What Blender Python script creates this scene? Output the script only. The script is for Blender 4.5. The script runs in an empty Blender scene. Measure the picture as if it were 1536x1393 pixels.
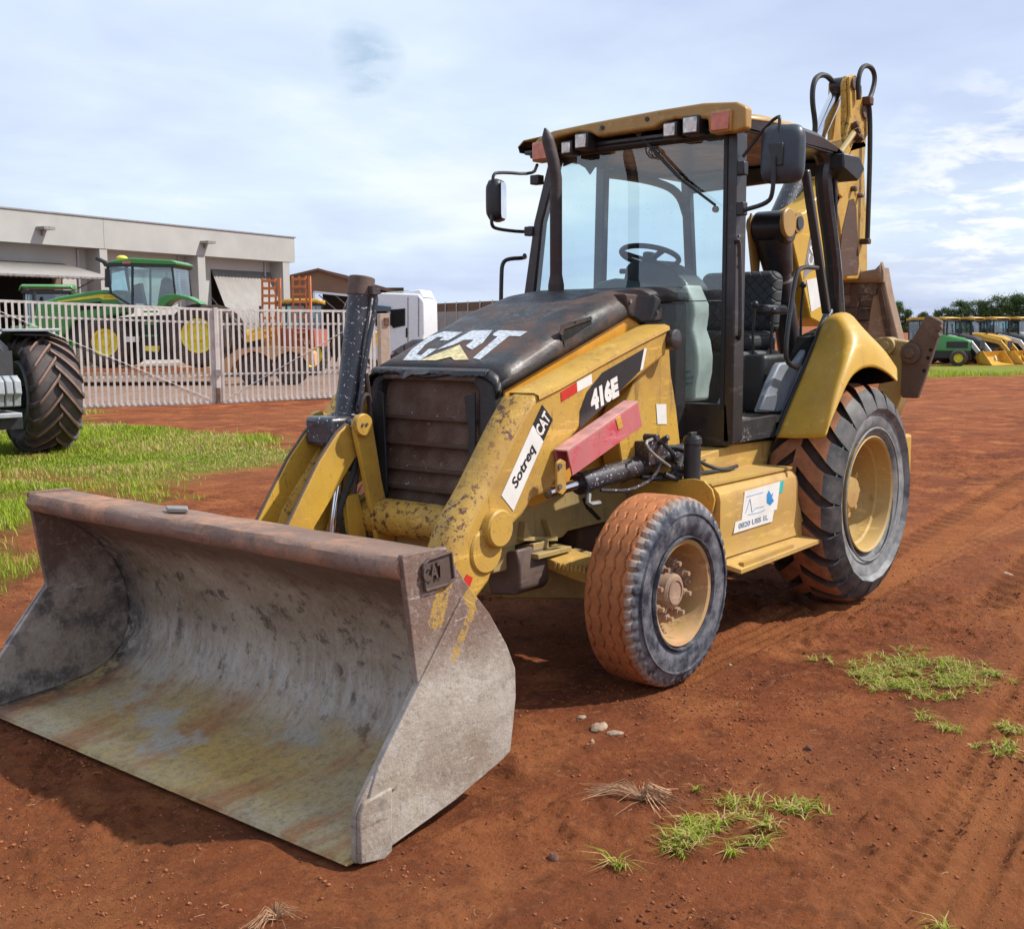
import bpy, bmesh, math, random
import numpy as np
from mathutils import Vector, Matrix
from mathutils.bvhtree import BVHTree
random.seed(7); rng = np.random.default_rng(7)
scn = bpy.context.scene
COL = scn.collection
PI = math.pi

# ------------------------------------------------------------------ camera, sky, sun, exposure
cam_d = bpy.data.cameras.new('camera'); cam = bpy.data.objects.new('camera', cam_d); COL.objects.link(cam)
cam.location = (6.65805, 3.75637, 1.67695)
_f = Vector((-0.76611591, -0.63161969, -0.11884014)); _u = Vector((-0.09568749, -0.07075133, 0.99289383)); _r = _f.cross(_u)
cam.rotation_euler = Matrix((_r, _u, -_f)).transposed().to_euler()
cam_d.sensor_width = 36; cam_d.lens = 40.505; cam_d.clip_end = 3000; cam_d.clip_start = 0.05
scn.camera = cam
SUN_EL = math.radians(47); SUN_AZ = math.radians(133)      # azimuth measured from +X towards +Y
sd = Vector((math.cos(SUN_AZ)*math.cos(SUN_EL), math.sin(SUN_AZ)*math.cos(SUN_EL), math.sin(SUN_EL)))
sl = bpy.data.lights.new('sun', 'SUN'); so = bpy.data.objects.new('sun', sl); COL.objects.link(so)
so.rotation_euler = sd.to_track_quat('Z', 'Y').to_euler(); sl.energy = 4.5; sl.angle = math.radians(1.2); sl.color = (1, .95, .86)
scn.view_settings.view_transform = 'Standard'; scn.view_settings.look = 'None'
scn.view_settings.gamma = 1; scn.view_settings.use_curve_mapping = False; scn.view_settings.exposure = 0.27
scn.cycles.max_bounces = 6; scn.cycles.transparent_max_bounces = 12

world = bpy.data.worlds.new('World'); scn.world = world; world.use_nodes = True
nt = world.node_tree; nt.nodes.clear(); N = nt.nodes.new; L = nt.links.new
sky = N('ShaderNodeTexSky'); sky.sky_type = 'NISHITA'; sky.sun_disc = False
sky.sun_elevation = SUN_EL; sky.sun_rotation = PI/2 - SUN_AZ; sky.air_density = 1.0; sky.dust_density = 1.5
tc = N('ShaderNodeTexCoord'); sep = N('ShaderNodeSeparateXYZ'); L(tc.outputs['Generated'], sep.inputs[0])
def wmath(op, a, b=None, c=None):
    n = N('ShaderNodeMath'); n.operation = op
    for i, v in enumerate((a, b, c)):
        if v is None: continue
        if isinstance(v, (int, float)): n.inputs[i].default_value = v
        else: L(v, n.inputs[i])
    return n.outputs[0]
def wramp(fac, stops):
    r = N('ShaderNodeValToRGB'); L(fac, r.inputs[0]); el = r.color_ramp.elements
    while len(el) < len(stops): el.new(.5)
    for e, (p, c) in zip(el, stops): e.position = p; e.color = (*c, 1) if len(c) == 3 else c
    return r.outputs[0]
# clouds lie on a plane above: divide the direction by its height
den = wmath('ADD', wmath('MAXIMUM', sep.outputs[2], 0.0), 0.16)
cmb = N('ShaderNodeCombineXYZ'); L(wmath('DIVIDE', sep.outputs[0], den), cmb.inputs[0]); L(wmath('DIVIDE', sep.outputs[1], den), cmb.inputs[1])
def wnoise(scale, detail, rough, off, dist=0.0):
    m = N('ShaderNodeMapping'); L(cmb.outputs[0], m.inputs[0]); m.inputs['Location'].default_value = off
    n = N('ShaderNodeTexNoise'); L(m.outputs[0], n.inputs['Vector']); n.inputs['Scale'].default_value = scale
    n.inputs['Detail'].default_value = detail; n.inputs['Roughness'].default_value = rough; n.inputs['Distortion'].default_value = dist
    return n.outputs[0]
big = wnoise(.55, 6, .5, (3.1, 1.2, 0), .3); fine = wnoise(1.6, 8, .55, (0.4, 7.7, 0), .4)
tone = wramp(wmath('ADD', wmath('MULTIPLY', big, .75), wmath('MULTIPLY', fine, .25)),
             [(.34, (.46, .54, .76)), (.45, (.58, .67, .86)), (.53, (.66, .77, .90)), (.62, (.84, .90, .95)), (.72, (.92, .94, .96))])
def spot(dirv, r0, r1):
    d = N('ShaderNodeVectorMath'); d.operation = 'DOT_PRODUCT'; L(tc.outputs['Generated'], d.inputs[0]); d.inputs[1].default_value = dirv
    m = N('ShaderNodeMapRange'); m.inputs[1].default_value = math.cos(r0); m.inputs[2].default_value = math.cos(r1)
    L(wmath('ADD', d.outputs['Value'], wmath('MULTIPLY', wmath('SUBTRACT', fine, .5), .004)), m.inputs[0]); return m.outputs[0]
def wmix(f, a, b):
    n = N('ShaderNodeMix'); n.data_type = 'RGBA'; L(f, n.inputs[0]); L(a, n.inputs[6]); n.inputs[7].default_value = (*b, 1); return n.outputs[2]
tone = wmix(wmath('MULTIPLY', wmath('MULTIPLY', spot((-.6719, -.7077, .2183), .034, .008), wramp(wnoise(5, 8, .6, (2.2, 3.1, 0), .3), [(.38, (.25, .25, .25)), (.52, (1, 1, 1))])), .75), tone, (.36, .50, .68))
puff = wnoise(4.5, 8, .6, (1.3, 4.4, 0), .3)
tone = wmix(wmath('MULTIPLY', spot((-.949, -.298, .101), .10, .02), wramp(puff, [(.46, (0, 0, 0)), (.58, (.85, .85, .85))])), tone, (1.0, 1.0, 1.0))
cover = wramp(wnoise(.9, 7, .55, (5.3, 2.2, 0), .2), [(.28, (.72, .72, .72)), (.5, (.9, .9, .9)), (.7, (1, 1, 1))])
sk = N('ShaderNodeVectorMath'); sk.operation = 'SCALE'; L(sky.outputs[0], sk.inputs[0]); sk.inputs['Scale'].default_value = 0.1
mix = N('ShaderNodeMix'); mix.data_type = 'RGBA'; L(cover, mix.inputs[0]); L(sk.outputs[0], mix.inputs[6]); L(tone, mix.inputs[7])
bg = N('ShaderNodeBackground'); L(mix.outputs[2], bg.inputs[0]); bg.inputs[1].default_value = 1.0
wo = N('ShaderNodeOutputWorld'); L(bg.outputs[0], wo.inputs[0])

# ------------------------------------------------------------------ mesh helpers
class MB:
    def __init__(s, M=None): s.v = []; s.f = []; s.m = []; s.M = M
    def add(s, vs, fs, mi=0):
        o = len(s.v); s.v += [tuple(v) for v in vs]
        for f in fs: s.f.append(tuple(i+o for i in f)); s.m.append(mi)
        return s
    def prism(s, pts, vec, mi=0):
        n = len(pts); vec = Vector(vec); a = [Vector(p) for p in pts]; b = [p+vec for p in a]
        nn = Vector((0, 0, 0))
        for i in range(n): nn += (a[i]-a[0]).cross(a[(i+1) % n]-a[0])
        fs = [tuple(range(n))[::-1], tuple(range(n, 2*n))] + [(i, (i+1) % n, n+(i+1) % n, n+i) for i in range(n)]
        if nn.dot(vec) < 0: fs = [f[::-1] for f in fs]
        return s.add(a+b, fs, mi)
    def xz(s, pts, y0, y1, mi=0): return s.prism([(p[0], y0, p[-1]) for p in pts], (0, y1-y0, 0), mi)
    def yz(s, pts, x0, x1, mi=0): return s.prism([(x0, p[0], p[1]) for p in pts], (x1-x0, 0, 0), mi)
    def xy(s, pts, z0, z1, mi=0): return s.prism([(p[0], p[1], z0) for p in pts], (0, 0, z1-z0), mi)
    def box(s, a, b, mi=0, R=None, c=None):
        x0, y0, z0 = [min(a[i], b[i]) for i in range(3)]; x1, y1, z1 = [max(a[i], b[i]) for i in range(3)]
        vs = [Vector(p) for p in ((x0,y0,z0),(x1,y0,z0),(x1,y1,z0),(x0,y1,z0),(x0,y0,z1),(x1,y0,z1),(x1,y1,z1),(x0,y1,z1))]
        if R is not None:
            c = Vector(c) if c is not None else Vector(((x0+x1)/2, (y0+y1)/2, (z0+z1)/2)); vs = [R @ (v-c) + c for v in vs]
        return s.add(vs, [(3,2,1,0),(4,5,6,7),(0,1,5,4),(1,2,6,5),(2,3,7,6),(3,0,4,7)], mi)
    def bar(s, p, q, w, h, up=(0, 0, 1), mi=0):
        p, q = Vector(p), Vector(q); d = (q-p).normalized(); up = Vector(up)
        if abs(d.dot(up)) > .99: up = Vector((1, 0, 0))
        a = d.cross(up).normalized()*(w/2); b = a.cross(d).normalized()*(h/2)
        vs = [p-a-b, p+a-b, p+a+b, p-a+b, q-a-b, q+a-b, q+a+b, q-a+b]
        return s.add(vs, [(0,1,2,3),(7,6,5,4),(4,5,1,0),(5,6,2,1),(6,7,3,2),(7,4,0,3)], mi)
    def cyl(s, p, q, r, r2=None, n=24, mi=0, caps=True):
        p, q = Vector(p), Vector(q); r2 = r if r2 is None else r2; d = (q-p).normalized()
        a = d.orthogonal().normalized(); b = d.cross(a)
        vs = [p+(a*math.cos(t)+b*math.sin(t))*r for t in [2*PI*i/n for i in range(n)]] + [q+(a*math.cos(t)+b*math.sin(t))*r2 for t in [2*PI*i/n for i in range(n)]]
        fs = [(i, (i+1) % n, n+(i+1) % n, n+i) for i in range(n)]
        if caps: fs += [tuple(range(n))[::-1], tuple(range(n, 2*n))]
        return s.add(vs, fs, mi)
    def tube(s, pts, r, n=8, mi=0, smooth=0, rs=None):
        pts = [Vector(p) for p in pts]
        for _ in range(smooth):
            q = [pts[0]]
            for i in range(len(pts)-1): q += [pts[i]*.75+pts[i+1]*.25, pts[i]*.25+pts[i+1]*.75]
            pts = q + [pts[-1]]
        vs = []; a = None; m = len(pts)
        for i, p in enumerate(pts):
            d = (pts[min(i+1, m-1)] - pts[max(i-1, 0)]).normalized()
            a = d.orthogonal().normalized() if a is None else (a - d*a.dot(d)).normalized()
            b = d.cross(a); rr = rs[i] if rs and not smooth else r
            vs += [p+(a*math.cos(2*PI*k/n)+b*math.sin(2*PI*k/n))*rr for k in range(n)]
        fs = [(i*n+k, i*n+(k+1) % n, (i+1)*n+(k+1) % n, (i+1)*n+k) for i in range(m-1) for k in range(n)]
        fs += [tuple(range(n))[::-1], tuple(range((m-1)*n, m*n))]
        return s.add(vs, fs, mi)
    def lathe(s, prof, c=(0, 0, 0), n=64, mi=0, closed=False, mis=None):
        """profile of (y, r) turned round the Y axis through c"""
        c = Vector(c); k = len(prof); vs = []
        for i in range(n):
            t = 2*PI*i/n
            for (y, r) in prof: vs.append((c.x+r*math.cos(t), c.y+y, c.z+r*math.sin(t)))
        kk = k if closed else k-1
        o = len(s.v); s.v += vs
        for j in range(kk):
            for i in range(n):
                s.f.append((o+i*k+j, o+i*k+(j+1) % k, o+((i+1) % n)*k+(j+1) % k, o+((i+1) % n)*k+j)); s.m.append(mis[j] if mis else mi)
        return s
    def ball(s, c, r, n=10, mi=0):
        c = Vector(c); r = Vector(r) if not isinstance(r, (int, float)) else Vector((r, r, r)); vs = []
        for i in range(n+1):
            for k in range(2*n):
                a = PI*i/n; b = PI*k/n; vs.append((c.x+r.x*math.sin(a)*math.cos(b), c.y+r.y*math.sin(a)*math.sin(b), c.z+r.z*math.cos(a)))
        return s.add(vs, [(i*2*n+k, (i+1)*2*n+k, (i+1)*2*n+(k+1) % (2*n), i*2*n+(k+1) % (2*n)) for i in range(n) for k in range(2*n)], mi)
    def loft(s, rows, mi=0, closed=False):
        n = len(rows[0]); vs = [p for r in rows for p in r]
        fs = [(i*n+k, i*n+(k+1) % n, (i+1)*n+(k+1) % n, (i+1)*n+k) for i in range(len(rows)-1) for k in range(n if closed else n-1)]
        return s.add(vs, fs, mi)
    def mirror(s):
        """a copy of everything on the other side (y -> -y)"""
        o = len(s.v); nf = len(s.f); s.v += [(x, -y, z) for (x, y, z) in s.v]
        for i in range(nf): s.f.append(tuple(k+o for k in s.f[i][::-1])); s.m.append(s.m[i])
        return s
    def rot(s, R):
        s.v = [tuple(R @ Vector(v)) for v in s.v]; return s
    def mesh(s, name, sharp=35):
        me = bpy.data.meshes.new(name); me.from_pydata(s.v, [], s.f)
        me.polygons.foreach_set('material_index', s.m); me.polygons.foreach_set('use_smooth', [True]*len(me.polygons))
        me.update(); me.set_sharp_from_angle(angle=math.radians(sharp)); return me
def obj(name, mb, mats, parent=None, bevel=0, sharp=35, subsurf=0, solid=0, segs=2, kind=None):
    me = mb.mesh(name, sharp) if isinstance(mb, MB) else mb
    if isinstance(mb, MB) or not me.materials:
        for m in (mats if isinstance(mats, (list, tuple)) else [mats]): me.materials.append(m)
    o = bpy.data.objects.new(name, me); COL.objects.link(o)
    if parent: o.parent = parent
    if subsurf: m = o.modifiers.new('s', 'SUBSURF'); m.levels = subsurf; m.render_levels = subsurf
    if solid: m = o.modifiers.new('t', 'SOLIDIFY'); m.thickness = solid; m.offset = 0
    if bevel: m = o.modifiers.new('b', 'BEVEL'); m.width = bevel; m.segments = segs; m.limit_method = 'ANGLE'; m.angle_limit = math.radians(32)
    if kind: o['kind'] = kind
    return o
def tag(o, label, cat, group=None, kind=None):
    if label: o['label'] = label
    if cat: o['category'] = cat
    if group: o['group'] = group
    if kind: o['kind'] = kind
    return o
def thing(name, label, cat, loc=(0, 0, 0), rz=0, group=None):
    o = bpy.data.objects.new(name, None); COL.objects.link(o); o.location = loc; o.rotation_euler = (0, 0, rz); o.empty_display_size = .2
    return tag(o, label, cat, group)
def copy_tree(o, parent=None):
    c = o.copy(); COL.objects.link(c); c.parent = parent
    for ch in list(o.children): copy_tree(ch, c)
    return c
def smoothstep(a, b, x): t = np.clip((x-a)/(b-a), 0, 1); return t*t*(3-2*t)

# ------------------------------------------------------------------ procedural materials
MATS = {}
def nodes(name):
    m = bpy.data.materials.new(name); m.use_nodes = True; t = m.node_tree; b = t.nodes['Principled BSDF']; return m, t, b
def nz(t, scale, detail=4, rough=.55, vec=None, dist=0., tc='Object', loc=None, sc=None):
    n = t.nodes.new('ShaderNodeTexNoise'); n.inputs['Scale'].default_value = scale; n.inputs['Detail'].default_value = detail
    n.inputs['Roughness'].default_value = rough; n.inputs['Distortion'].default_value = dist
    c = t.nodes.new('ShaderNodeTexCoord'); src = c.outputs[tc]
    if loc or sc:
        mp = t.nodes.new('ShaderNodeMapping'); t.links.new(src, mp.inputs[0])
        if loc: mp.inputs['Location'].default_value = loc
        if sc: mp.inputs['Scale'].default_value = sc
        src = mp.outputs[0]
    t.links.new(vec or src, n.inputs['Vector']); return n.outputs[0]
def ramp(t, fac, a, b, ca=0., cb=1.):
    r = t.nodes.new('ShaderNodeMapRange'); r.inputs[1].default_value = a; r.inputs[2].default_value = b
    r.inputs[3].default_value = ca; r.inputs[4].default_value = cb; t.links.new(fac, r.inputs[0]); return r.outputs[0]
def mth(t, op, a, b=None):
    n = t.nodes.new('ShaderNodeMath'); n.operation = op
    for i, v in enumerate((a, b)):
        if v is None: continue
        if isinstance(v, (int, float)): n.inputs[i].default_value = v
        else: t.links.new(v, n.inputs[i])
    return n.outputs[0]
def mixc(t, fac, a, b):
    n = t.nodes.new('ShaderNodeMix'); n.data_type = 'RGBA'
    if isinstance(fac, (int, float)): n.inputs[0].default_value = fac
    else: t.links.new(fac, n.inputs[0])
    for i, v in ((6, a), (7, b)):
        if isinstance(v, tuple): n.inputs[i].default_value = (*v, 1)
        else: t.links.new(v, n.inputs[i])
    return n.outputs[2]
def bump(t, b, h, strength=.3, dist=.01):
    n = t.nodes.new('ShaderNodeBump'); n.inputs['Strength'].default_value = strength; n.inputs['Distance'].default_value = dist
    t.links.new(h, n.inputs['Height']); t.links.new(n.outputs[0], b.inputs['Normal'])
def plain(name, col, rough=.5, metal=0., var=.12, bmp=0., scale=8, spec=.5, coat=0.):
    if name in MATS: return MATS[name]
    m, t, b = nodes(name); n = nz(t, scale, 5)
    dark = tuple(c*(1-var*1.6) for c in col); lite = tuple(min(1, c*(1+var)) for c in col)
    t.links.new(mixc(t, ramp(t, n, .3, .7), dark, lite), b.inputs['Base Color'])
    t.links.new(ramp(t, nz(t, scale*2.3, 3), .3, .7, max(0.02, rough-.1), min(1, rough+.1)), b.inputs['Roughness'])
    b.inputs['Metallic'].default_value = metal; b.inputs['Specular IOR Level'].default_value = spec; b.inputs['Coat Weight'].default_value = coat
    if bmp: bump(t, b, nz(t, scale*6, 6), bmp, .004)
    MATS[name] = m; return m
def paint(name, col, rough=.35, dirt=(.16, .065, .03), dirt_a=.35, fade=.25, chip=(.05, .02, .012), chip_a=.0, chip_scale=14, speck=None, bmp=.15, grime=.25, coat=.15):
    """aged machine paint: faded tone, dust in broad patches, rust chips, dark grime, fine specks"""
    m, t, b = nodes(name)
    c = mixc(t, ramp(t, nz(t, 1.7, 4), .3, .72), col, tuple(x*(1-fade)+.5*fade*sum(col)/3 for x in col))
    d = mth(t, 'MULTIPLY', ramp(t, nz(t, 2.4, 9, .68, loc=(4, 2, 1)), .46, .74), dirt_a)
    c = mixc(t, d, c, dirt)
    g = mth(t, 'MULTIPLY', ramp(t, nz(t, 5.5, 8, .7, loc=(1, 7, 3), sc=(1, 1, .35)), .54, .75), grime)
    c = mixc(t, g, c, (.03, .02, .012))
    h = nz(t, chip_scale, 9, .72, loc=(9, 1, 5))
    if chip_a:
        zone = ramp(t, nz(t, 2.1, 3, loc=(2, 8, 6)), .62-chip_a*.25, .78-chip_a*.25)
        cf = mth(t, 'MULTIPLY', ramp(t, h, .53, .57), zone); c = mixc(t, cf, c, chip)
    sc_ = nz(t, 7, 10, .8, sc=(.35, 1, 2.6), loc=(6, 3, 3)); c = mixc(t, ramp(t, sc_, .57, .60, 0, .45), c, tuple(min(1, x*1.35+.06) for x in col))      # pale scuffs
    sc2 = nz(t, 11, 10, .8, sc=(2.4, 1, .4), loc=(1, 9, 3)); c = mixc(t, ramp(t, sc2, .60, .62, 0, .5), c, tuple(x*.35 for x in dirt))      # dark scratches
    if speck: c = mixc(t, ramp(t, nz(t, 85, 2, .4), .665, .70), c, speck)
    t.links.new(c, b.inputs['Base Color'])
    r = mth(t, 'ADD', ramp(t, nz(t, 9, 6), .3, .75, rough-.08, rough+.2), mth(t, 'MULTIPLY', d, .5)); t.links.new(r, b.inputs['Roughness'])
    b.inputs['Coat Weight'].default_value = coat; b.inputs['Coat Roughness'].default_value = .25
    bump(t, b, mth(t, 'ADD', h, nz(t, 60, 4)), bmp, .004)
    MATS[name] = m; return m
YEL = (.56, .325, .035); ORA = (.70, .32, .02)
yellow = paint('loader yellow', YEL, chip=(.10, .035, .02), chip_a=.22, speck=(.3, .18, .08), dirt_a=.5, rough=.45, coat=.05)
yellow_worn = paint('worn yellow', YEL, chip=(.11, .04, .025), chip_a=1.2, chip_scale=26, dirt_a=.55, speck=(.16, .08, .04), grime=.3, rough=.5, coat=0)
yellow_clean = paint('fender yellow', (.58, .34, .025), rough=.42, dirt_a=.28, fade=.12, grime=.08, bmp=.06, coat=.08)
orange = paint('side panel yellow', ORA, rough=.38, dirt_a=.35, fade=.12, grime=.2, bmp=.06, coat=.1)
ochre = paint('visor ochre', (.42, .24, .05), rough=.4, dirt_a=.3, grime=.2)
khaki = paint('chassis khaki', (.40, .29, .10), rough=.55, dirt=(.30, .16, .08), dirt_a=.55, grime=.45, chip=(.08, .04, .03), chip_a=.4, coat=0)
dusty_yellow = paint('dusty step yellow', (.48, .29, .06), rough=.55, dirt=(.38, .20, .10), dirt_a=.75, grime=.3, coat=0)
black_paint = paint('chassis black', (.018, .019, .024), rough=.32, dirt=(.12, .06, .04), dirt_a=.25, grime=.0, fade=.05, coat=.2, bmp=.08)
black_hood = paint('aged hood black', (.020, .020, .024), rough=.42, dirt=(.12, .055, .035), dirt_a=1.3, grime=.0, fade=.3, chip=(.10, .11, .13), chip_a=.35, chip_scale=40, bmp=.5, coat=.05)
black_cyl = paint('chipped cylinder black', (.022, .024, .036), rough=.33, dirt=(.10, .045, .03), dirt_a=.55, grime=0, fade=.05, chip=(.13, .06, .04), chip_a=.3, speck=(.5, .5, .52), bmp=.25, coat=.2)
black_plastic = plain('black plastic', (.022, .023, .027), .45, bmp=.15, scale=20)
blue_plastic = plain('mirror shell', (.03, .04, .055), .42, bmp=.12, scale=14)
black_rubber = plain('hose rubber', (.02, .02, .022), .6)
dark_void = plain('flat shade black', (.006, .006, .006), .9)  # near-black standing for the shade inside openings; also lorry windows and handle
exhaust_m = paint('exhaust pipe', (.035, .022, .022), rough=.6, dirt=(.12, .05, .035), dirt_a=.5, grime=.2, coat=0)
chrome = plain('chrome rod', (.75, .76, .8), .12, 1.0, .05)
steel_dull = plain('dull steel', (.30, .28, .26), .5, .6, .3, .2)
rust_brown = paint('rusty brown steel', (.10, .062, .05), rough=.6, dirt=(.22, .15, .12), dirt_a=.6, grime=.4, fade=.3, coat=0, bmp=.4, chip=(.28, .22, .18), chip_a=.4)
rust_dark = paint('dark rusted inside', (.09, .045, .03), rough=.8, dirt=(.14, .06, .035), dirt_a=.5, grime=.5, coat=0, bmp=.3)
tan_steel = paint('sun bleached bucket steel', (.30, .19, .12), rough=.6, dirt=(.2, .12, .085), dirt_a=.7, grime=.35, coat=0, bmp=.3)
red_faded = paint('faded red strut', (.50, .12, .13), rough=.6, dirt=(.5, .27, .24), dirt_a=.4, grime=.1, chip=(.50, .02, .05), chip_a=.5, chip_scale=9, coat=0)
red_faded_lit = plain('faded red lit pink', (.55, .27, .25), .6, var=.2, scale=14)  # faded strut red paled to pink: light on the top face in the colour
white_decal = plain('white decal', (.72, .71, .68), .4, var=.06)
black_decal = plain('black decal', (.018, .018, .02), .35, var=.1)
red_decal = plain('red decal', (.55, .03, .02), .35)
cream_decal = plain('cream decal', (.62, .52, .26), .45, var=.3, scale=40)
grey_panel = plain('grey cab panel', (.22, .25, .29), .5, bmp=.05)
beige_panel = plain('pale console plastic', (.45, .45, .42), .5, bmp=.05)
floor_m = paint('dusty floor mat', (.17, .14, .12), rough=.8, dirt=(.32, .2, .14), dirt_a=.7, grime=.2, coat=0)
amber = plain('amber lens', (.55, .09, .02), .12, var=.25, scale=30, coat=1)
lens = plain('lamp lens', (.55, .50, .46), .1, .5, .4, scale=30, coat=1)
def glass(name, tint, gloss=.12, dusty=.10):
    m, t, b = nodes(name); t.nodes.remove(b); out = t.nodes['Material Output']
    tr = t.nodes.new('ShaderNodeBsdfTransparent'); tr.inputs[0].default_value = (*tint, 1)
    gl = t.nodes.new('ShaderNodeBsdfGlossy'); gl.inputs[0].default_value = (.9, .95, 1, 1); gl.inputs['Roughness'].default_value = .02
    fr = t.nodes.new('ShaderNodeFresnel'); fr.inputs[0].default_value = 1.5; mx = t.nodes.new('ShaderNodeMixShader')
    t.links.new(mth(t, 'ADD', mth(t, 'MULTIPLY', fr.outputs[0], .8), gloss), mx.inputs[0]); t.links.new(tr.outputs[0], mx.inputs[1]); t.links.new(gl.outputs[0], mx.inputs[2])
    df = t.nodes.new('ShaderNodeBsdfDiffuse'); df.inputs[0].default_value = (.55, .45, .36, 1); m2 = t.nodes.new('ShaderNodeMixShader')
    dust = mth(t, 'ADD', mth(t, 'MULTIPLY', ramp(t, nz(t, 3, 8, .7, sc=(1, 1, .4)), .45, .75), dusty), mth(t, 'MULTIPLY', ramp(t, nz(t, 60, 3, .6), .68, .72), dusty*2.5))
    t.links.new(dust, m2.inputs[0]); t.links.new(mx.outputs[0], m2.inputs[1]); t.links.new(df.outputs[0], m2.inputs[2]); t.links.new(m2.outputs[0], out.inputs[0]); MATS[name] = m; return m
windscreen_g = glass('green tinted windscreen', (.66, .84, .86), .09)
tractor_g = glass('tractor cab glass', (.55, .72, .72), .12)
def rubber(name, base, dust, amt, scale=6, rough=.75):
    m, t, b = nodes(name)
    c = mixc(t, ramp(t, nz(t, scale, 9, .7), .5-amt*.3, .85-amt*.3), base, dust)
    c = mixc(t, ramp(t, nz(t, scale*6, 5, .6, loc=(3, 3, 3)), .5, .8, 0, .4), c, tuple(x*.4 for x in base))
    t.links.new(c, b.inputs['Base Color']); b.inputs['Roughness'].default_value = rough
    bump(t, b, nz(t, scale*10, 6, .65), .35, .004); MATS[name] = m; return m
tread_dust = rubber('dusty orange tread', (.24, .085, .032), (.46, .17, .06), .8, 7, .9)
tread_rear = rubber('rear tread rubber', (.07, .035, .022), (.34, .13, .055), .85, 4, .85)
tread_gap = rubber('rear tread grooves', (.018, .015, .015), (.09, .04, .025), .45, 4, .85)
sidewall_m = rubber('blue black sidewall', (.016, .020, .036), (.24, .245, .27), .36, 11, .5)
sidewall_rear = rubber('grey rear sidewall', (.07, .076, .088), (.30, .30, .30), .60, 6, .7)
lug_end = rubber('dark tyre shoulder lugs', (.022, .023, .028), (.15, .13, .12), .30, 9, .6)
notch_m = rubber('pale tyre shoulder', (.13, .08, .06), (.42, .30, .24), .65, 12, .8)
tractor_rubber = rubber('tractor tyre rubber', (.05, .042, .045), (.12, .085, .075), .4, 5)
lug_brown = rubber('muddy lug faces', (.14, .08, .06), (.30, .175, .13), .7, 6)
far_rubber = rubber('far tyre rubber', (.04, .035, .035), (.12, .07, .05), .5, 4)
rim_m = paint('dusty rim', (.44, .28, .10), rough=.6, dirt=(.50, .26, .15), dirt_a=1.1, grime=.5, coat=0, chip_a=.3, chip=(.12, .06, .04))
rim_rear = paint('rear rim yellow', (.50, .32, .08), rough=.45, dirt=(.42, .22, .10), dirt_a=.6, grime=.25, coat=.1)
hub_m = paint('dusty hub', (.33, .21, .14), rough=.8, dirt=(.45, .28, .18), dirt_a=.9, grime=.5, coat=0)

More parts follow.
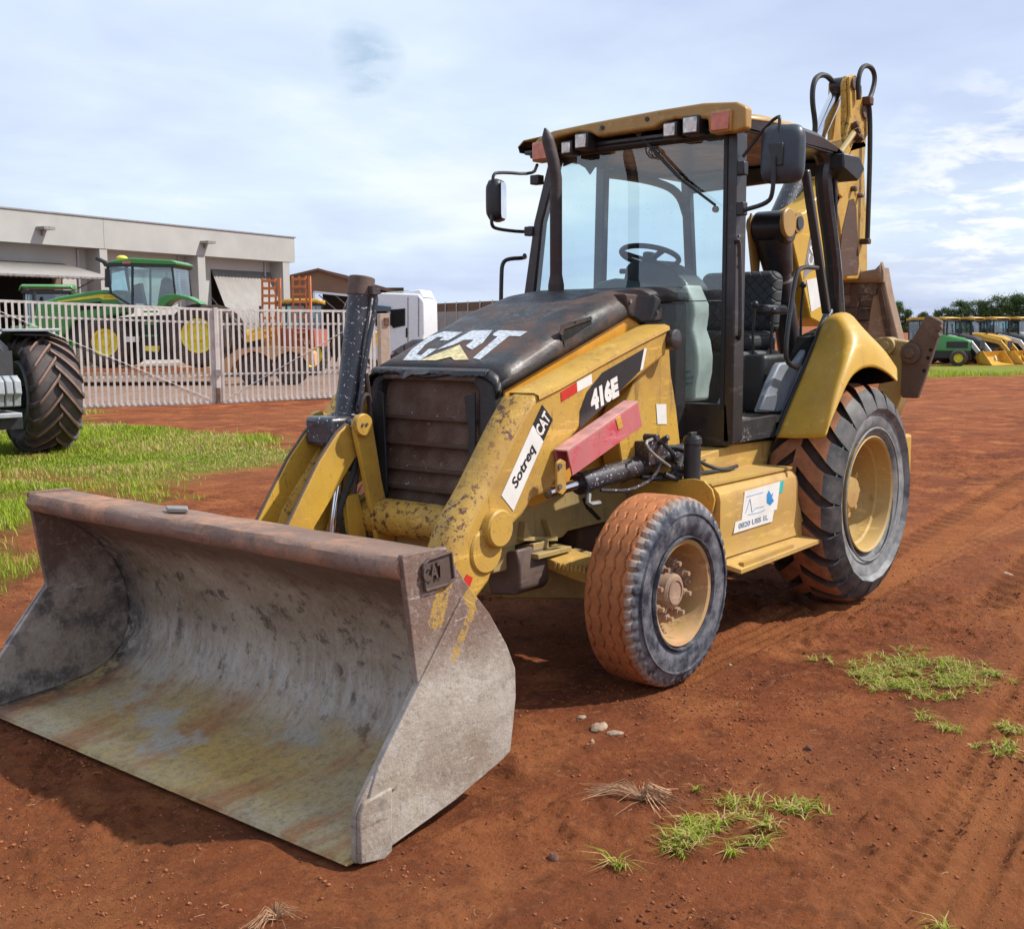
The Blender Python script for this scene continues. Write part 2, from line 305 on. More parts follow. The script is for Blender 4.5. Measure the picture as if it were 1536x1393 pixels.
def bucket_steel(name, kind):
    m, t, b = nodes(name)
    g1 = nz(t, 1.6, 8, .62, sc=(1, .55, 1)); g2 = nz(t, 3.5, 9, .7, loc=(4, 4, 0)); g3 = nz(t, 13, 9, .72, loc=(1, 2, 3)); st = nz(t, 5, 8, .7, sc=(.25, 3.0, 3.0), loc=(0, 5, 1))
    if kind == 'inside':
        geo = t.nodes.new('ShaderNodeTexCoord'); sp = t.nodes.new('ShaderNodeSeparateXYZ'); t.links.new(geo.outputs['Object'], sp.inputs[0])
        floor = ramp(t, mth(t, 'ADD', sp.outputs[2], mth(t, 'MULTIPLY', mth(t, 'SUBTRACT', g2, .5), .18)), .17, .04)
        wall = mixc(t, ramp(t, g1, .36, .62), (.24, .18, .12), (.54, .47, .38)); wall = mixc(t, ramp(t, g3, .54, .62, 0, .85), wall, (.07, .052, .042))
        wall = mixc(t, ramp(t, st, .5, .75, 0, .55), wall, (.44, .40, .37))
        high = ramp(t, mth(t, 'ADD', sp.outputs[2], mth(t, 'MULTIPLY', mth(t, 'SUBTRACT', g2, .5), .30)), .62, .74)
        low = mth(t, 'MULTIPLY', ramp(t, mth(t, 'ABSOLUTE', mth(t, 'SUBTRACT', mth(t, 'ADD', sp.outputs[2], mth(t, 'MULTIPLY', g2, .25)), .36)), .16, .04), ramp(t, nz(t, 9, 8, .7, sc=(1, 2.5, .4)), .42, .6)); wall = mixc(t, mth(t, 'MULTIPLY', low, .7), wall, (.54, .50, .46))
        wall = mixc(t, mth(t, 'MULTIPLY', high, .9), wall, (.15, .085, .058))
        fl = mixc(t, ramp(t, g1, .40, .60), (.55, .36, .10), (.48, .38, .23)); fl = mixc(t, ramp(t, nz(t, 2.2, 8, .68, sc=(.5, 2.0, 1), loc=(3, 1, 0)), .49, .60, 0, .9), fl, (.42, .17, .05)); fl = mixc(t, ramp(t, nz(t, 24, 8, .75, loc=(3, 1, 6)), .5, .62, 0, .5), fl, (.20, .16, .09)); fl = mixc(t, ramp(t, nz(t, 2.2, 7, .6, loc=(9, 9, 9), sc=(1, .8, 1)), .56, .64), fl, (.46, .42, .34))
        c = mixc(t, floor, wall, fl); c = mixc(t, ramp(t, nz(t, 70, 5, .7), .56, .7, 0, .5), c, (.10, .085, .05))
        fine_ = mth(t, 'ADD', nz(t, 34, 8, .8, sc=(1, 1.6, .7), loc=(2, 8, 3)), 0.0); c = mixc(t, ramp(t, fine_, .52, .60, 0, .28), c, (.11, .085, .06)); c = mixc(t, ramp(t, fine_, .46, .40, 0, .2), c, (.56, .52, .46))
        c = mixc(t, ramp(t, nz(t, 6, 9, .8, sc=(.3, 4, .5), loc=(8, 2, 3)), .60, .63, 0, .6), c, (.36, .17, .08))
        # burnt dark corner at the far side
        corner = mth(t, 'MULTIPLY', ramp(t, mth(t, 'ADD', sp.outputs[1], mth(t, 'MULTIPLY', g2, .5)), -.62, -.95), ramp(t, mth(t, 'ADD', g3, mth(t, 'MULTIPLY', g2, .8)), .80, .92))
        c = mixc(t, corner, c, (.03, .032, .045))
        r = .55
    elif kind == 'side':
        geo = t.nodes.new('ShaderNodeTexCoord'); sp = t.nodes.new('ShaderNodeSeparateXYZ'); t.links.new(geo.outputs['Object'], sp.inputs[0])
        c = mixc(t, ramp(t, g1, .36, .62), (.25, .19, .14), (.47, .42, .37)); c = mixc(t, ramp(t, nz(t, 4, 8, .7, sc=(.5, 1, 3), loc=(3, 3, 8)), .5, .7, 0, .6), c, (.30, .24, .20)); burnt = mth(t, 'MULTIPLY', ramp(t, sp.outputs[1], -.9, -1.1), ramp(t, g2, .46, .58)); c = mixc(t, burnt, c, (.045, .045, .056)); c = mixc(t, ramp(t, g2, .52, .72, 0, .7), c, (.32, .27, .17))
        up = ramp(t, mth(t, 'ADD', sp.outputs[2], mth(t, 'MULTIPLY', mth(t, 'SUBTRACT', g2, .5), .3)), .48, .68)
        c = mixc(t, mth(t, 'MULTIPLY', up, .9), c, (.17, .095, .07)); c = mixc(t, ramp(t, g3, .58, .68, 0, .5), c, (.12, .09, .08))
        fine_ = nz(t, 30, 9, .8, loc=(2, 8, 3)); c = mixc(t, ramp(t, fine_, .53, .60, 0, .28), c, (.14, .11, .09)); c = mixc(t, ramp(t, fine_, .47, .40, 0, .22), c, (.60, .56, .52)); scr = nz(t, 8, 10, .82, sc=(.5, 1, 3.2), loc=(4, 4, 4)); c = mixc(t, ramp(t, scr, .60, .62, 0, .7), c, (.10, .08, .07)); c = mixc(t, ramp(t, scr, .40, .38, 0, .6), c, (.62, .60, .58))
        c = mixc(t, ramp(t, nz(t, 42, 4, .7), .69, .72), c, (.62, .57, .5)); c = mixc(t, ramp(t, nz(t, 9, 9, .75, sc=(1, 1, 1), loc=(7, 7, 1)), .56, .66, 0, .55), c, (.17, .13, .11)); r = .6
        def paint_band(c, p0, p1, w, th):      # what is left of the yellow paint: along one strip, eaten away by rust
            dx, dz = p1[0]-p0[0], p1[1]-p0[1]; Ln = math.hypot(dx, dz); dx /= Ln; dz /= Ln
            X_ = mth(t, 'SUBTRACT', sp.outputs[0], p0[0]); Z_ = mth(t, 'SUBTRACT', sp.outputs[2], p0[1])
            al = mth(t, 'ADD', mth(t, 'MULTIPLY', X_, dx), mth(t, 'MULTIPLY', Z_, dz)); ac = mth(t, 'ABSOLUTE', mth(t, 'SUBTRACT', mth(t, 'MULTIPLY', X_, dz), mth(t, 'MULTIPLY', Z_, dx)))
            m1 = ramp(t, ac, w, w*.35); m2 = mth(t, 'MULTIPLY', ramp(t, al, -.03, .03), ramp(t, al, Ln+.04, Ln-.1)); k = mth(t, 'MULTIPLY', m1, m2)
            f = ramp(t, mth(t, 'ADD', mth(t, 'MULTIPLY', k, .55), mth(t, 'MULTIPLY', mth(t, 'ADD', nz(t, 14, 8, .75, loc=(2, 2, 9)), nz(t, 48, 6, .7, loc=(5, 2, 3))), .5)), th, th+.02); f = mth(t, 'MULTIPLY', f, ramp(t, sp.outputs[1], 0, .1)); return mixc(t, mth(t, 'MULTIPLY', f, .85), c, (.44, .27, .06))
        PA = [(3.875,0.879),(3.981,0.605),(3.749,0.753),(3.926,0.477),(3.804,0.798),(3.695,0.647)]
        c = paint_band(c, PA[0], PA[1], .085, 1.0); c = paint_band(c, PA[2], PA[3], .045, 1.01); c = paint_band(c, PA[4], PA[5], .07, .985)
    else:
        c = mixc(t, ramp(t, g1, .35, .65), (.14, .085, .065), (.30, .19, .14)); c = mixc(t, ramp(t, g2, .5, .66), c, (.42, .21, .12)); c = mixc(t, ramp(t, g3, .56, .66, 0, .6), c, (.10, .07, .07)); r = .6
    t.links.new(c, b.inputs['Base Color']); t.links.new(ramp(t, g3, .3, .7, r-.12, r+.15), b.inputs['Roughness']); b.inputs['Specular IOR Level'].default_value = .4
    bump(t, b, mth(t, 'ADD', g3, mth(t, 'MULTIPLY', nz(t, 55, 7, .75), .9)), .8, .008); MATS[name] = m; return m
bk_in = bucket_steel('bucket inner steel', 'inside'); bk_in.node_tree.nodes['Principled BSDF'].inputs['Specular IOR Level'].default_value = .5; bk_side = bucket_steel('bucket side steel', 'side'); bk_top = bucket_steel('bucket lip steel', 'top')
def stripes_paint():
    m = yellow.copy(); t = m.node_tree; b = t.nodes['Principled BSDF']; src = b.inputs['Base Color'].links[0].from_socket
    n = nz(t, 6, 9, .75, sc=(3, 1, .25), loc=(2, 2, 2)); c = mixc(t, ramp(t, n, .53, .66, 0, .85), src, (.05, .035, .02)); t.links.new(c, b.inputs['Base Color']); return m
yellow_oily = stripes_paint()
sill_m = paint('scuffed sill black', (.02, .02, .024), rough=.5, dirt=(.4, .36, .33), dirt_a=.0, grime=0, fade=0, chip=(.55, .52, .5), chip_a=.5, chip_scale=55, coat=0)

# ------------------------------------------------------------------ value noise for the ground relief
def vnoise(x, y, seed=0):
    xi = np.floor(x).astype(np.int64); yi = np.floor(y).astype(np.int64); fx = x-xi; fy = y-yi
    fx = fx*fx*fx*(fx*(fx*6-15)+10); fy = fy*fy*fy*(fy*(fy*6-15)+10)
    def hsh(a, b):
        h = (a*374761393 + b*668265263 + seed*974634777) & 0xFFFFFFFF; h = ((h ^ (h >> 13))*1274126177) & 0xFFFFFFFF
        return ((h ^ (h >> 16)) & 0xFFFF)/65535.0
    a = hsh(xi, yi); b = hsh(xi+1, yi); c = hsh(xi, yi+1); d = hsh(xi+1, yi+1)
    return (a*(1-fx)+b*fx)*(1-fy)+(c*(1-fx)+d*fx)*fy
def fbm(x, y, o=5, seed=0, g=.5):
    s = 0; a = 1; tot = 0
    for i in range(o): s = s + a*vnoise(x*2**i+i*17.3, y*2**i-i*9.1, seed+i); tot += a; a *= g
    return s/tot
CX, CY = 6.658, 3.756
def ground_z(x, y):
    """the yard falls gently away towards the line of parked machines"""
    x = np.asarray(x, float); y = np.asarray(y, float); d = np.hypot(x-CX, y-CY)
    az = np.degrees(np.arctan2(y-CY, x-CX)) % 360
    return -.63*smoothstep(22, 60, d)*smoothstep(214, 204, az)*(az > 100)
def gz(x, y): return float(ground_z(x, y))
def band(d, c, w): return np.clip(1-np.abs(d-c)/w, 0, 1)
def relief(x, y):
    d = np.hypot(x-4.5, y-1.0); fade = smoothstep(20, 8, d)
    calm = smoothstep(.15, .5, np.hypot(x-2.1, y-.87))*smoothstep(.2, .6, np.hypot(x, y-.87))
    h = (fbm(x*1.1, y*1.1, 4, 3)-.5)*.03*(.3+.7*calm)
    lump = fbm(x*9, y*9, 4, 21, .6); zone = smoothstep(.42, .62, fbm(x*.9, y*.9, 3, 31))
    h = h + np.maximum(lump-.48, 0)*.105*(.25+.75*zone)*(.35+.65*calm) + (fbm(x*26, y*26, 2, 41, .6)-.5)*.016*(.4+.6*zone)
    # tyre tracks: straight run behind the front wheel, a curved one crossing to the right
    def track(u, v, w, ribs, depth, step, skew):
        inside = np.clip((w/2-np.abs(v))/.02, 0, 1); depth = depth*1.7; pat = np.sin((u+skew*np.abs(v))*2*PI/step)
        rib = np.cos(v*2*PI*ribs/w)
        return inside, -.012*inside + depth*inside*(pat*.6+rib*.5)
    i1, t1 = track(x, y-.90, .30, 4, .006, .045, 0.3); m1 = ((x < 2.05) & (x > -6))
    i2, t2 = track(x, y-2.40-.13*(x-1.44), .34, 4, .0065, .075, .9); m2 = ((x < 5.6) & (x > -1.5))
    i3, t3 = track(x, y-.55-(x+3)*.10, .5, 1, .014, .20, 1.0); m3 = (x < .4) & (x > -9)
    i4, t4 = track(x, y-1.45-(x+3)*.13, .5, 1, .014, .2, 1.2); m4 = (x < -.3) & (x > -9)
    for i, t, mm in ((i1, t1, m1), (i2, t2, m2), (i3, t3, m3), (i4, t4, m4)):
        mm = mm*1.0; h = h*(1-.75*i*mm) + t*mm
    h = h - .012*smoothstep(.5, .1, np.hypot(x-2.1, y-.87)); bf = smoothstep(.06, 0, np.maximum(np.maximum(x-4.36, 3.5-x), np.abs(y)-1.2)); h = h*(1-bf)-.012*bf
    return h*fade

# grass area left of the machine: outline on the ground
GR = [(3.258,-3.199),(3.199,-2.982),(2.551,-3.928),(1.887,-5.248),(0.599,-6.975),(0.588,-5.753),(-0.025,-5.923),(-0.614,-7.011),(-1.603,-7.543),(-2.238,-7.344),(-3.282,-8.152),(-4.044,-9.163),(-4.553,-10.696),(-4.773,-12.384),(-4.71,-14.043),(-4.468,-15.361),(-3.522,-15.253),(-2.776,-15.185)] + [(-6.4, -17.6), (0.6, -20.8), (5.5, -14.0), (4.6, -4.2)]
GR2 = [(-40.421,-13.385),(-44.344,-13.078),(-45.871,-11.866),(-51.23,-11.654),(-61.825,-14.493),(-58.798,-20.108)]
def inside_poly(poly, x, y):
    c = np.zeros(x.shape, bool); n = len(poly)
    for i in range(n):
        x1, y1 = poly[i]; x2, y2 = poly[(i+1) % n]
        if y1 == y2: continue
        c ^= ((y1 > y) != (y2 > y)) & (x < (x2-x1)*(y-y1)/(y2-y1)+x1)
    return c
def poly_dist(poly, x, y):
    d = np.full(x.shape, 1e9); n = len(poly)
    for i in range(n):
        x1, y1 = poly[i]; x2, y2 = poly[(i+1) % n]; dx, dy = x2-x1, y2-y1; q = np.clip(((x-x1)*dx+(y-y1)*dy)/(dx*dx+dy*dy+1e-9), 0, 1)
        d = np.minimum(d, np.hypot(x-x1-q*dx, y-y1-q*dy))
    return np.where(inside_poly(poly, x, y), d, -d)
def grass_amount(x, y):
    wob = (fbm(x*1.3, y*1.3, 4, 77)-.5)*1.1
    g = smoothstep(-.1, .5, poly_dist(GR, x, y)+wob)*smoothstep(.30, .42, fbm(x*.8+3, y*.8, 4, 55)+.08)
    g = np.maximum(g, .35*smoothstep(-.2, .5, poly_dist(GR, x, y)+wob))
    return np.maximum(g, smoothstep(-1, 1, poly_dist(GR2, x, y)))

def spaced(lo, hi, f0, f1, step, grow=1.09):
    a = list(np.arange(f0, f1, step)); s = step; v = f0
    left = []; 
    while v > lo: s = min(s*grow, 60); v -= s; left.append(v)
    s = step; v = a[-1]; right = []
    while v < hi: s = min(s*grow, 60); v += s; right.append(v)
    return np.array(left[::-1]+a+right)
gx = spaced(-1400, 700, -.4, 5.9, .0155); lf = gx[gx < -.4]; gx = np.concatenate([spaced(-1400, -8.9, -9.0, -.41, .035)[:0], np.array([v for v in spaced(-1400, 700, -9.0, -.4, .035) if v < -.41]), gx[gx >= -.4]]); gy = spaced(-1400, 700, -2.0, 3.5, .0155)
X, Y = np.meshgrid(gx, gy, indexing='ij'); Zg = ground_z(X, Y)+relief(X, Y)
nx, ny = X.shape
me = bpy.data.meshes.new('ground'); me.vertices.add(nx*ny); me.vertices.foreach_set('co', np.stack([X, Y, Zg], -1).astype(np.float32).ravel())
ii = np.arange(nx*ny).reshape(nx, ny); q = np.stack([ii[:-1, :-1], ii[1:, :-1], ii[1:, 1:], ii[:-1, 1:]], -1).reshape(-1, 4)
me.loops.add(q.size); me.loops.foreach_set('vertex_index', q.ravel().astype(np.int32)); me.polygons.add(len(q))
me.polygons.foreach_set('loop_start', np.arange(0, q.size, 4, dtype=np.int32)); me.polygons.foreach_set('use_smooth', np.ones(len(q), bool)); me.update(calc_edges=True)
at = me.attributes.new('grass', 'FLOAT', 'POINT'); at.data.foreach_set('value', grass_amount(X, Y).astype(np.float32).ravel())
def pads(x, y):   # smooth compacted dirt: tyre tracks and drive lines
    a = band(y-.90, 0, .25)*((x < 2.1) & (x > -7)); b2 = band(y-2.42-.13*(x-1.44), 0, .42)*((x < 5.8) & (x > -1)); b2 = np.maximum(b2, .8*np.maximum(band(y-.55-(x+3)*.10, 0, .4), band(y-1.45-(x+3)*.13, 0, .4))*(x < .2))
    e = band(x-5.4+.2*np.sin(y), 0, .8)*(y < .9)
    return np.clip(a*.8+b2*.8+e*.6, 0, 1)
at = me.attributes.new('packed', 'FLOAT', 'POINT'); at.data.foreach_set('value', pads(X, Y).astype(np.float32).ravel())
gm, t, b = nodes('red earth')
def attr(t, n): a = t.nodes.new('ShaderNodeAttribute'); a.attribute_name = n; return a.outputs['Fac']
c = mixc(t, ramp(t, nz(t, .9, 8, .62), .38, .60), (.165, .038, .014), (.32, .090, .030))
c = mixc(t, ramp(t, nz(t, 5, 9, .72, loc=(4, 1, 0)), .50, .62, 0, .7), c, (.070, .018, .009))
c = mixc(t, ramp(t, nz(t, 1.9, 8, .66, loc=(8, 3, 0)), .50, .64, 0, .85), c, (.47, .165, .055))
c = mixc(t, ramp(t, nz(t, 1.1, 7, .7, sc=(.35, 1.2, 1), loc=(2, 6, 0)), .52, .62, 0, .6), c, (.09, .022, .010))
c = mixc(t, ramp(t, nz(t, 22, 7, .74, loc=(1, 4, 0)), .54, .62, 0, .6), c, (.42, .17, .07))
c = mixc(t, ramp(t, nz(t, 38, 6, .75, loc=(5, 9, 0)), .54, .62, 0, .7), c, (.06, .019, .012))
c = mixc(t, ramp(t, nz(t, 90, 3, .6), .64, .72, 0, .7), c, (.055, .022, .015))
c = mixc(t, mth(t, 'MULTIPLY', attr(t, 'packed'), ramp(t, nz(t, 3, 5, .6, loc=(7, 7, 7)), .3, .6, .35, .95)), c, (.44, .165, .058))
far = ramp(t, nz(t, .12, 6, .6, loc=(30, 2, 0), sc=(1, 2.5, 1)), .4, .6, 0, .5); c = mixc(t, far, c, (.31, .11, .045))
gcol = mixc(t, ramp(t, nz(t, 2.2, 6, .6, loc=(3, 5, 0)), .35, .65), (.17, .17, .035), (.19, .27, .025))
c = mixc(t, mth(t, 'MULTIPLY', attr(t, 'grass'), .92), c, gcol)
t.links.new(c, b.inputs['Base Color']); b.inputs['Roughness'].default_value = .95; b.inputs['Specular IOR Level'].default_value = .15
bump(t, b, mth(t, 'ADD', nz(t, 16, 10, .78), mth(t, 'MULTIPLY', nz(t, 55, 7, .75), .8)), 1.0, .032)
me.materials.append(gm); g = bpy.data.objects.new('ground', me); COL.objects.link(g); g['kind'] = 'structure'
def surf(x, y): return gz(x, y)+float(relief(np.array([x]), np.array([y]))[0])

# concrete yard behind the gate
yard_m = plain('yard gravel', (.24, .145, .10), .85, var=.25, bmp=.4, scale=2)
fx0, fy0, fa = (-6.566,-18.937,2.715)
def loc2w(fr, s, d):   # frame metres along (to the right) and away from the camera -> world
    x, y, a = fr; sx, sy = math.cos(a), math.sin(a); nx_, ny_ = -sy, sx
    if nx_*(x-CX)+ny_*(y-CY) < 0: nx_, ny_ = -nx_, -ny_
    return (x+sx*s+nx_*d, y+sy*s+ny_*d)
FFR = (fx0, fy0, fa)
yp = [loc2w(FFR, s, d) for s, d in ((-40, .35), (9, .35), (30, 10), (60, 60), (-60, 60))]
def flat(poly, z, name, m):
    o = obj(name, MB().add([(p[0], p[1], z) for p in poly], [tuple(range(len(poly)))]), m); o['kind'] = 'structure'; return o
flat(yp, .02, 'yard_pavement', yard_m)

# ================================================================== THE BACKHOE LOADER (rear axle at the origin, front towards +X)
BH = thing('backhoe_loader', 'large yellow and black backhoe loader in the foreground, front bucket resting on the dirt', 'backhoe loader')

# ---- tyres and wheels
def grooved_tyre(R, y0, y1, ngroove, depth, seed):
    """truck style tread with zigzag grooves and a notched shoulder; axis along Y through the origin"""
    mb = MB(); n = 288; W = y1-y0
    ys = list(np.linspace(y0+.028, y1-.028, 44))
    side_out = [(y1-.004, R-.018), (y1+.006, R-.045), (y1+.016, R-.09), (y1+.018, R-.125), (y1+.010, R-.165), (y1-.004, R-.19), (y1-.022, R-.205), (y1-.05, R-.214)]
    side_in = [(y0+.012, R-.022), (y0-.006, R-.06), (y0-.016, R-.12), (y0+.0, R-.19), (y0+.03, R-.21)]
    prof = side_in[::-1]+[(y, R-.006*abs(2*(y-y0)/W-1)**3) for y in ys]+side_out; k = len(prof); vs = []
    for i in range(n):
        t_ = 2*PI*i/n
        for j, (y, r) in enumerate(prof):
            if len(side_in) <= j < len(side_in)+len(ys):
                for gk in range(ngroove):
                    gy_ = y0+W*(gk+1)/(ngroove+1)+.0085*(abs((i/4.5) % 2-1)*2-1)
                    if abs(y-gy_) < .0042: r -= depth
            if j == len(side_in)+len(ys) and (i % 6) < 2: r -= .020
            if j >= len(side_in)+len(ys)-2 and j < len(side_in)+len(ys) and (i % 6) < (2 if j > len(side_in)+len(ys)-2 else 1): r -= .016
            if j == len(side_in)+len(ys)+1 and (i % 6) < 2: r -= .006; 
            vs.append((r*math.cos(t_), y, r*math.sin(t_)))
    o = len(side_in)+len(ys)
    for i in range(n):
        for j in range(k-1):
            mb.f.append((i*k+j, i*k+j+1, ((i+1) % n)*k+j+1, ((i+1) % n)*k+j)); mb.m.append(2 if j < len(side_in)-1 or j >= o else (0 if j < o-1 else 1))
    mb.v = vs
    for rr, hh in ((R-.075, .004), (R-.185, .005)):   # raised rings on the outer wall
        mb.lathe([(y1+.008, rr+.006), (y1+.018+hh, rr+.003), (y1+.018+hh, rr-.003), (y1+.006, rr-.007)], n=120, mi=2)
    return mb
def lugged_tyre(R, y0, y1, nl, lug_h, skew, wid, carc, rimr, mi_c=0, mi_l=1, mi_s=2, side_drop=.10, seg=10, offset=.5, flip=1, taper=.6, mi_e=None, nseg=96):
    """tractor style tyre: lathed carcass and diagonal bars that run over the shoulder"""
    mi_e = mi_s if mi_e is None else mi_e; mb = MB(); W = y1-y0; mid = (y0+y1)/2; Rc = R-lug_h
    half = [(0, Rc), (.22, Rc-.002), (.36, Rc-.012), (.45, Rc-.035), (.50, Rc-.075), (.525, Rc-.13), (.515, Rc-.19), (.46, (Rc-.19+rimr)/2), (.38, rimr+.01), (.36, rimr-.01)]
    prof = [(mid-a*W, r) for a, r in half[::-1]] + [(mid+a*W, r) for a, r in half[1:]]; k = len(prof)
    mis = [mi_s if (r0 < Rc-.05) else mi_c for (y, r0) in prof[:-1]]
    mb.lathe(prof, n=nseg, mis=mis)
    for s in (-1, 1):
        for l in range(nl):
            th0 = 2*PI*(l+(offset if s > 0 else 0))/nl; rows = []
            for j in range(seg+1):
                u = j/seg; a = -.03+u*.56; xs = [h[0] for h in half]; rs = [h[1] for h in half]
                if a <= .50: r = float(np.interp(max(a, 0), xs[:5], rs[:5])); yy = mid+s*a*W
                else: r = Rc-.075-(a-.50)/.03*side_drop; yy = mid+s*W*(.505+.02*(a-.5)/.03)
                th = th0+flip*skew*min(a, .5)/.5
                h = lug_h*(1 if a < .46 else max(.45, 1-(a-.46)*8)); w = wid*(1 if a < .4 else 1+.5*(a-.4)/.1)
                ov = h if a < .46 else h*.8; yo = s*(0 if a < .42 else min(.028, (a-.42)*.3))
                dt = w/2/R; dt2 = dt*taper
                rows.append([((r-.01)*math.cos(th-dt), yy, (r-.01)*math.sin(th-dt)), ((r+ov)*math.cos(th-dt2), yy+yo, (r+ov)*math.sin(th-dt2)), ((r+ov)*math.cos(th+dt2), yy+yo, (r+ov)*math.sin(th+dt2)), ((r-.01)*math.cos(th+dt), yy, (r-.01)*math.sin(th+dt))])
            o = len(mb.v); mb.v += [p for r in rows for p in r]
            for j in range(seg):
                for k2, mm in ((0, mi_c), (1, mi_l), (2, mi_c)):
                    f = (o+j*4+k2, o+j*4+k2+1, o+(j+1)*4+k2+1, o+(j+1)*4+k2); mb.f.append(f if s > 0 else f[::-1]); mb.m.append(mm if j < seg-2 else (mi_e if mm == mi_l or mi_e != mi_s else mm))
            mb.f.append((o, o+1, o+2, o+3)); mb.m.append(mi_c); e = o+seg*4; mb.f.append((e+3, e+2, e+1, e)); mb.m.append(mi_s)
    return mb
def offset_mb(mb, c): mb.v = [(x+c[0], y+c[1], z+c[2]) for x, y, z in mb.v]; return mb
def nut(mb, c, r, l, ax=(0, 1, 0), mi=0): c = Vector(c); return mb.cyl(c, c+Vector(ax)*l, r, n=6, mi=mi)

FWC = (2.1, 0, .442)
ft_mesh = offset_mb(grooved_tyre(.448, .755, 1.022, 4, .011, 1), FWC).mesh('tyre', 50)
for m_ in (tread_dust, notch_m, sidewall_m): ft_mesh.materials.append(m_)
# flatten a little where it stands
for v in ft_mesh.vertices:
    if v.co.z < .006: v.co.z = .006
rimf = MB().lathe([(.80, .235), (1.015, .238), (1.027, .252), (1.031, .248), (1.025, .230), (1.0, .221), (.97, .217), (.92, .210), (.875, .202), (.862, .19), (.872, .17), (.885, .165), (.885, .0)], c=FWC, n=72)
wheel = obj('front_wheel', rimf, rim_m, BH)
obj('tyre', ft_mesh, None, wheel)
hb = MB().lathe([(.84, .165), (.90, .165), (.912, .155), (.915, .100), (.935, .092), (.94, .088), (.975, .082), (.985, .070), (.985, .03), (.980, 0)], c=FWC, n=48)
hb.lathe([(.978, .062), (.990, .062), (.990, .052), (.978, .052)], c=FWC, n=40)
obj('hub', hb, hub_m, wheel)
for i in range(8):
    a = 2*PI*i/8+.25; p = (2.1+.130*math.cos(a), .905, 0.442+.130*math.sin(a)); nb = MB().cyl(p, (p[0], .94, p[2]), .024, n=16); nut(nb, (p[0], .94, p[2]), .0215, .026); nb.cyl((p[0], .96, p[2]), (p[0], .992, p[2]), .012, n=10)
    obj('wheel_nut', nb, hub_m, wheel, bevel=.0015)
for a in (1.15, 3.1, 4.9):
    p = (2.1+.19*math.cos(a), .90, 0.442+.19*math.sin(a)); obj('valve' if a < 2 else 'rim_bolt', MB().cyl(p, (p[0], .935, p[2]), .022, n=14).cyl((p[0], .935, p[2]), (p[0], .95, p[2]), .011, n=8), hub_m, wheel)
def mirror_mesh(me, name):
    m2 = me.copy(); 
    for v in m2.vertices: v.co.y = -v.co.y
    m2.flip_normals(); m2.name = name; return m2
fw2 = obj('front_wheel', mirror_mesh(wheel.data, 'front_wheel'), None, BH); obj('tyre', mirror_mesh(ft_mesh, 'tyre'), None, fw2)
RWC = (0, 0, .662)
rt = lugged_tyre(.665, .66, 1.065, 21, .036, .30, .138, 0, .335, flip=-1, taper=.86, mi_e=3, side_drop=.045, nseg=160)
for rr_ in (.56, .50, .40):
    rt.lathe([(1.066+.008, rr_+.007), (1.080, rr_+.003), (1.080, rr_-.003), (1.066+.006, rr_-.007)], n=160, mi=2)
rt_mesh = offset_mb(rt, RWC).mesh('tyre', 60)
for v in rt_mesh.vertices:
    if v.co.z < .004: v.co.z = .004
for m_ in (tread_gap, tread_rear, sidewall_rear, lug_end): rt_mesh.materials.append(m_)
rimr = MB().lathe([(.75, .33), (1.02, .333), (1.045, .345), (1.058, .352), (1.062, .346), (1.052, .332), (1.025, .323), (.975, .315), (.965, .300), (.90, .294), (.885, .283), (.84, .278), (.825, .265), (.81, .16), (.83, .15), (.83, 0)], c=RWC, n=96)
rw = obj('rear_wheel', rimr, rim_rear, BH); obj('tyre', rt_mesh, None, rw)
obj('hub', MB().lathe([(.80, .17), (.88, .165), (.90, .15), (.91, .10), (.95, .09), (.96, 0)], c=RWC, n=48), rim_rear, rw)
for i in range(8):
    a = 2*PI*i/8; p = (.135*math.cos(a), .895, .662+.135*math.sin(a)); obj('wheel_nut', nut(MB(), p, .019, .035), rim_rear, rw)
rw2 = obj('rear_wheel', mirror_mesh(rw.data, 'rear_wheel'), None, BH); obj('tyre', mirror_mesh(rt_mesh, 'tyre'), None, rw2)

# ---- front bucket
BW = 1.17
out = [(4.094,0.942),(4.088,0.954),(3.887,0.951),(3.862,0.904),(3.793,0.817),(3.669,0.683),(3.576,0.55),(3.528,0.45),(3.525,0.344),(3.558,0.15),(3.6,0.13),(3.861,0.061),(4.178,0.006),(4.214,-0.012),(4.321,0.008),(4.319,0.163),(4.295,0.205),(4.031,0.515)]
def wobble(pts, a=.004): return pts
inner = [(4.085,.895),(4.05,.872),(3.98,.845),(3.88,.79),(3.78,.71),(3.69,.60),(3.635,.48),(3.615,.36),(3.63,.25),(3.67,.16),(3.74,.095),(3.84,.055),(3.98,.035),(4.16,.022),(4.338,.010)]
sh = MB(); rows = []; NY = 90
for j in range(NY+1):
    y = -BW+.01+(2*BW-.02)*j/NY; r = []
    for k, (x, z) in enumerate(inner):
        dent = (fbm(np.array([y*2.3+k*.21]), np.array([k*.5]), 3, 5)[0]-.5)*(.03 if 2 < k < 11 else 0)
        r.append((x+dent*.6, y, max(z+dent*.5, .006)))
    rows.append(r)
sh.loft(rows); shell = obj('bucket_shell', sh, bk_in, BH, solid=.018, sharp=60); shell.data.materials.append(rust_brown)
lip = [(4.091,0.941),(4.088,0.949),(4.069,0.955),(3.887,0.951)]; 
lipp = [(4.098,.925),(4.105,.905),(4.100,.882),(4.088,.868),(4.06,.865),(3.90,.80),(3.868,.82),(3.868,.925),(3.88,.936),(4.05,.945),(4.082,.941)]
lm = MB(); rows = []
for j in range(61):
    y = -BW+2*BW*j/60; rows.append([(x+.004*(vnoise(np.array([y*7+3.1]), np.array([i*.7]), 9)[0]-.5), y, z+.005*(vnoise(np.array([y*6]), np.array([i*.9]), 4)[0]-.5)) for i, (x, z) in enumerate(lipp)])
